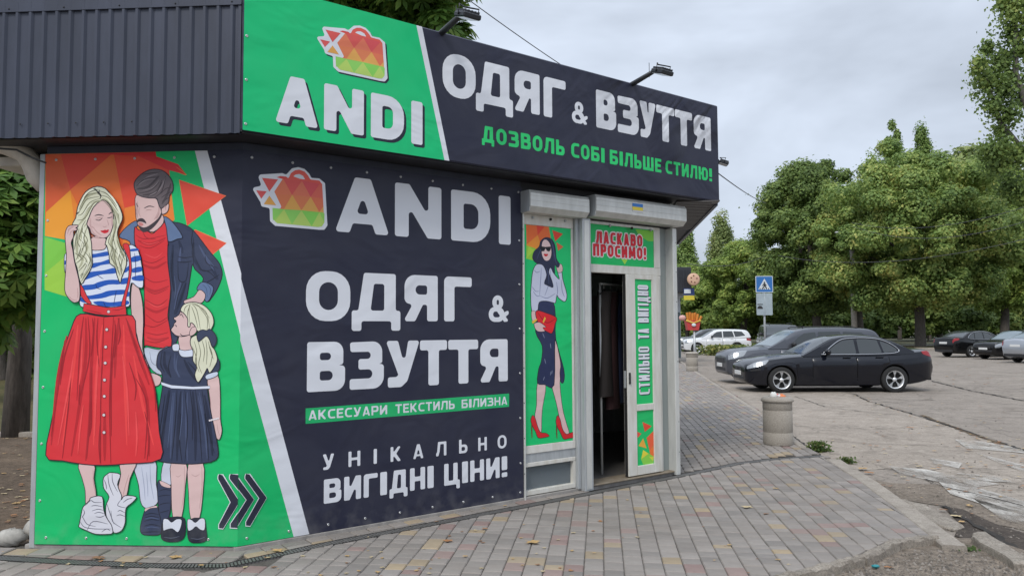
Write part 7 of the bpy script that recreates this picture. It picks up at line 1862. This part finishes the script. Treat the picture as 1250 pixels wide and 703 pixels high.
    def patches(s, P_):
        for nm, poly_, mt, off in P_:       # poly in (x, t): drawn on both sides
            for sd in (1, -1):
                mb = MB(); xs_ = [p[0] for p in poly_]; L_ = fillet([(a, b * 1.0, .03) for a, b in poly_], .03)
                # subdivide by clipping into a fine grid along x
                x0, x1 = min(xs_), max(xs_); N = 8
                for i in range(N):
                    a, b = x0 + (x1 - x0) * i / N, x0 + (x1 - x0) * (i + 1) / N
                    q = clip_half(L_, (a, 2), (a, -2)); q = clip_half(q, (b, -2), (b, 2)) if len(q) > 2 else q
                    if len(q) < 3: continue
                    T0, T1 = min(p[1] for p in q), max(p[1] for p in q); M_ = 4
                    for k in range(M_):
                        c, d = T0 + (T1 - T0) * k / M_, T0 + (T1 - T0) * (k + 1) / M_
                        r_ = clip_half(q, (-9, c), (9, c)); r_ = clip_half(r_, (9, d), (-9, d)) if len(r_) > 2 else r_
                        if len(r_) < 3: continue
                        def f3(x, t):
                            p = Vector(s.pt(x, t, sd)); dx = Vector(s.pt(min(x + .02, s.L), t, sd)) - Vector(s.pt(max(x - .02, 0), t, sd)); dt = Vector(s.pt(x, min(1, t + .02), sd)) - Vector(s.pt(x, t - .02, sd))
                            n_ = dx.cross(dt) * (-sd); n_ = n_.normalized() if n_.length > 1e-9 else Vector((0, sd, 0))
                            if n_.y * sd < -0.05: n_ = -n_
                            return p + n_ * off
                        vs = [f3(*p) for p in r_]; mb.add(vs, [tuple(range(len(vs)))] if sd == -1 else [tuple(range(len(vs)))[::-1]], mt, True)
                if mb.v: mb.build(nm, s.t)
    def wheel(s, x, sd, yo, r, ns, rim, rr):
        mb = MB(); w = .205; y1, y0 = sd * yo, sd * (yo - w)
        R_ = r * rr
        mb.lathe([(R_, y0), (r * .93, y0), (r, y0 + sd * .03), (r, y1 - sd * .03), (r * .96, y1 - sd * .008), (r * .86, y1), (R_, y1 - sd * .004)], (x, 0, r), M_TYRE, 32, 'y')
        t_ = mb.build('wheel', s.t)
        mb = MB(); mb.lathe([(R_ * 1.02, y1 - sd * .003), (R_ * .93, y1 - sd * .012), (R_ * .90, y1 - sd * .06), (R_ * .88, y0)], (x, 0, r), rim, 28, 'y')
        for k in range(ns):
            a = math.pi * 2 * k / ns + .3; wd = math.pi / ns * .62
            P_ = []
            for (q, ww) in ((.16, 2.2), (.5, .85), (.92, 1.0)):
                for sg in (-1, 1): an = a + sg * wd * ww * (.36 if q < .9 else .60); P_.append((x + math.cos(an) * R_ * q, y1 - sd * (.035 - .015 * q), r + math.sin(an) * R_ * q))
            for i in (0, 2):
                f_ = (i, i + 1, i + 3, i + 2); mb.add(P_, [f_, f_[::-1]], rim)
        mb.lathe([(0, y1 - sd * .018), (R_ * .22, y1 - sd * .02), (R_ * .24, y1 - sd * .045)], (x, 0, r), rim, 14, 'y'); mb.build('rim', t_)
        mb = MB(); mb.lathe([(0, y1 - sd * .085), (R_ * .9, y1 - sd * .085)], (x, 0, r), M_RIMD, 20, 'y'); mb.add([mb.v[i] for i in range(20, 40)], [tuple(range(20)), tuple(range(19, -1, -1))], M_RIMD); mb.build('brake_disc', t_)  # near-black disc closing the wheel behind the spokes
    def place(s, x, y, z, rz):
        s.t.location = (x, y, z); s.t.rotation_euler = (0, 0, rz)
def box_(nm, x, y0, y1, z0, z1, m, dp=.02): return (nm, x, y0, y1, z0, z1, m, dp)
def sedan(label, col, group, name='parked_car', glass=M_GL, light=None, fine=1, L=4.84, W=1.84):
    k = L / 4.84; X = lambda *P_: [(a * k, b) for a, b in P_]
    return Car(name, label, L, W,
        X((0, .68), (.04, .75), (.25, .83), (.9, .93), (1.45, .985), (2.4, .985), (3.6, .99), (4.1, 1.055), (4.55, 1.09), (4.72, 1.095), (4.80, 1.0), (4.84, .72)),
        X((0, .32), (.06, .20), (.5, .17), (1, .17), (3.9, .17), (4.5, .24), (4.78, .32), (4.84, .45)),
        X((0, .58), (.05, .70), (.18, .81), (.5, .885), (1.0, .915), (2.4, .92), (3.8, .915), (4.4, .88), (4.7, .79), (4.84, .66)),
        X((1.42, .96), (1.75, 1.13), (2.12, 1.33), (2.36, 1.415), (2.7, 1.455), (3.1, 1.455), (3.5, 1.415), (3.80, 1.31), (4.08, 1.17), (4.30, 1.06)),
        [.86 * k, 3.75 * k], .335, X((1.4, .96), (2.4, .965), (3.6, .985), (4.3, 1.02)), .34, col, glass,
        [X((1.98, 1.0), (2.30, 1.23), (2.50, 1.335), (2.78, 1.365), (2.80, 1.0)), X((2.87, 1.0), (2.86, 1.37), (3.12, 1.375), (3.38, 1.34), (3.46, 1.02)), X((3.51, 1.02), (3.44, 1.325), (3.66, 1.245), (3.84, 1.12), (3.86, 1.05))],
        [(1.50 * k, 2.30 * k, .07), (3.50 * k, 4.20 * k, .09)],
        dict(chrome=X((1.90, .985), (2.85, .985), (3.60, 1.0), (3.86, 1.035), (3.90, 1.10), (3.72, 1.25), (3.46, 1.36), (3.1, 1.405), (2.76, 1.40), (2.48, 1.365), (2.25, 1.24), (1.94, 1.0)), doors=[(1.66 * k, 2.78 * k), (2.80 * k, 3.62 * k)], mirror=(2.02 * k, 1.0),
             handle=col, lights=[('headlight', X((.03, .60), (.05, .74), (.30, .80), (.60, .81), (.46, .68), (.20, .60)), M_HL, .006), ('tail_light', X((4.48, .80), (4.52, .72), (4.66, .66), (4.82, .64), (4.82, .80)), M_TL, .006),
                     ('indicator', X((.10, .50), (.34, .50), (.34, .54), (.10, .54)), M_BPL, .006), ('wheel_arch_flare', X((.44, .34), (.50, .56), (.68, .66), (1.04, .66), (1.22, .56), (1.28, .34), (1.36, .34), (1.28, .62), (1.06, .74), (.66, .74), (.44, .62), (.36, .34)), col, .010)],
             boxes=[box_('grille', .0, -.27, -.03, .53, .66, M_BPL, .012), box_('grille', .0, .03, .27, .53, .66, M_BPL, .012), box_('bumper_intake', .02, -.42, .42, .34, .41, M_BPL, .03), box_('number_plate', -.015, -.26, .26, .44, .55, M_PLT, .012),
                    box_('rear_plate', 4.835 * k, -.26, .26, .74, .85, M_PLT, .012), box_('rear_skirt', 4.78 * k, -.6, .6, .30, .42, M_BPL, .05)]))
def estate(label, col, group, name='parked_car', L=4.89, W=1.88, Hh=1.69, glass=M_GL, rails=True, fine=1, pale=False, rim=M_RIM):
    k = L / 4.89; v = Hh / 1.69; X = lambda *P_: [(a * k, b * v) for a, b in P_]
    return Car(name, label, L, W,
        X((0, .80), (.03, .88), (.18, .98), (.8, 1.06), (1.35, 1.10), (2.4, 1.09), (4.0, 1.12), (4.7, 1.12), (4.84, 1.05), (4.89, .75)),
        X((0, .36), (.06, .26), (.5, .22), (1, .22), (3.9, .22), (4.5, .28), (4.84, .36), (4.89, .46)),
        X((0, .66), (.05, .78), (.2, .87), (.6, .92), (1.2, .94), (4.2, .94), (4.65, .90), (4.82, .82), (4.89, .74)),
        X((1.25, 1.07), (1.65, 1.27), (2.05, 1.52), (2.3, 1.60), (2.8, 1.655), (3.6, 1.655), (4.2, 1.63), (4.58, 1.60), (4.74, 1.42), (4.85, 1.14)),
        [.92 * k, 3.80 * k], .36, X((1.25, 1.07), (2.4, 1.085), (4.2, 1.13), (4.8, 1.14)), .26, col, glass,
        [X((1.92, 1.13), (2.18, 1.38), (2.38, 1.50), (2.74, 1.54), (2.76, 1.12)), X((2.83, 1.12), (2.82, 1.545), (3.50, 1.55), (3.62, 1.14)), X((3.69, 1.15), (3.58, 1.55), (4.18, 1.52), (4.44, 1.24))],
        [(1.36 * k, 2.16 * k, .08), (4.50 * k, 4.74 * k, .10)],
        dict(doors=[(1.62 * k, 2.77 * k), (2.80 * k, 3.70 * k)], mirror=(1.98 * k, 1.13 * v), mirror_m=M_BPL, handle=col, pale_screen=pale, rim=rim,
             lights=[('headlight', X((.03, .58), (.05, .80), (.34, .84), (.62, .82), (.45, .62), (.2, .55)), M_HL, .006), ('tail_light', X((4.50, .86), (4.50, .62), (4.82, .58), (4.84, .84)), M_TL, .006),
                     ('wheel_arch_flare', [(a * k, b) for a, b in ((.48, .34), (.54, .56), (.72, .68), (1.12, .68), (1.30, .56), (1.36, .34), (1.44, .34), (1.36, .62), (1.14, .76), (.70, .76), (.48, .62), (.40, .34))], col, .012)],
             boxes=[box_('grille', .0, -.42, .42, .62 * v, .77 * v, M_BPL, .014), box_('bumper_intake', .01, -.5, .5, .39, .48, M_BPL, .02), box_('number_plate', -.03, -.26, .26, .50, .61, M_PLT, .012), box_('rear_plate', 4.885 * k, -.26, .26, .80, .91, M_PLT, .012)],
             tubes=[('roof_rail', [(2.4 * k, .58, 1.655 * v), (2.5 * k, .58, 1.70 * v), (3.95 * k, .58, 1.695 * v), (4.15 * k, .58, 1.64 * v)], .016, M_BPL)] if rails else []))
P_BLK = paint('black_blue_paint', (.004, .005, .010), .2, .1); P_GRY = paint('dark_grey_paint', (.085, .09, .105), .3, .4); P_WHT = paint('white_car_paint', (.68, .69, .70), .25, 0)
P_SLV = paint('silver_paint', (.42, .44, .47), .3, .6); P_BLK2 = paint('black_paint', (.010, .010, .011), .2, .3); P_DGR = paint('graphite_paint', (.07, .075, .08), .3, .5)
def yb(px, D): return at(px, 400, D)
# the saloon nearest, nose to the left
D1 = 19.37; v = yb(899.5, D1)
c1 = sedan('glossy black saloon parked nearest with chrome window line and five spoke wheels', P_BLK, None)
c1.place(v.x + .30, v.y + .92 + .04, ZA - .005, R(-.6)); c1.t['group'] = 'cars parked nose in by the pavement'
v = yb(879, 22.4)
c2 = estate('dark grey estate car parked just behind the black saloon', P_GRY, None, L=4.72, pale=True); c2.place(v.x + .25, v.y + .94, ZA, R(0)); c2.t['group'] = 'cars parked nose in by the pavement'
v = yb(916, 26.2)
c3 = sedan('light grey saloon mostly hidden behind the dark grey estate', P_SLV, None, L=4.5, W=1.78); c3.place(v.x, v.y + .9, ZA, 0); c3.t['group'] = 'cars parked nose in by the pavement'
v = yb(962, 40)
c4 = estate('black off roader with roof rails showing above the grey estate', P_BLK2, None, L=4.6, Hh=1.93, fine=0); c4.place(v.x, v.y, ZA, R(80)); c4.t['group'] = 'cars parked nose in by the pavement'
v = yb(836.5, 50)
c5 = estate('white crossover parked far behind the flower bed', P_WHT, None, L=4.4, W=1.8, Hh=1.62, rails=False, fine=0); c5.place(v.x, v.y + .9, ZA, R(-4)); c5.t['group'] = 'far parked cars beyond the flower bed'
v = yb(826, 54.5)
c6 = estate('dark graphite car partly hidden behind the white crossover at its left', P_DGR, None, L=4.5, Hh=1.66, rails=False, fine=0); c6.place(v.x, v.y + .9, ZA, R(-3)); c6.t['group'] = 'far parked cars beyond the flower bed'
v = yb(910, 47)
c7 = sedan('small dark car between the white crossover and the crossing sign', P_DGR, None, L=4.3, fine=0); c7.place(v.x + 1.6, v.y - .4, ZA, R(-78)); c7.t['group'] = 'far parked cars beyond the flower bed'
# right group
v = yb(1142, 40.5)
c8 = sedan('black saloon seen from behind at the far right with red tail lights', P_BLK2, None, L=4.7, fine=0); c8.place(v.x + 5.7, v.y + 2.6, ZA, R(180 + 15)); c8.t['group'] = 'cars parked at the right of the lot'
v = yb(1187, 37.5)
c9 = estate('black hatchback facing left at the right edge between black saloon and silver car', P_BLK2, None, L=4.3, W=1.76, Hh=1.52, rails=False, pale=True, fine=0); c9.place(v.x + 1.25, v.y + 1.2, ZA, R(14)); c9.t['group'] = 'cars parked at the right of the lot'
v = yb(1224, 33.5)
c10 = sedan('silver car with red tail light cut off by the right edge', P_SLV, None, L=4.5, W=1.78, fine=0, glass=M_GLL); c10.place(v.x + 5.6, v.y + 2.2, ZA, R(180 + 14)); c10.t['group'] = 'cars parked at the right of the lot'
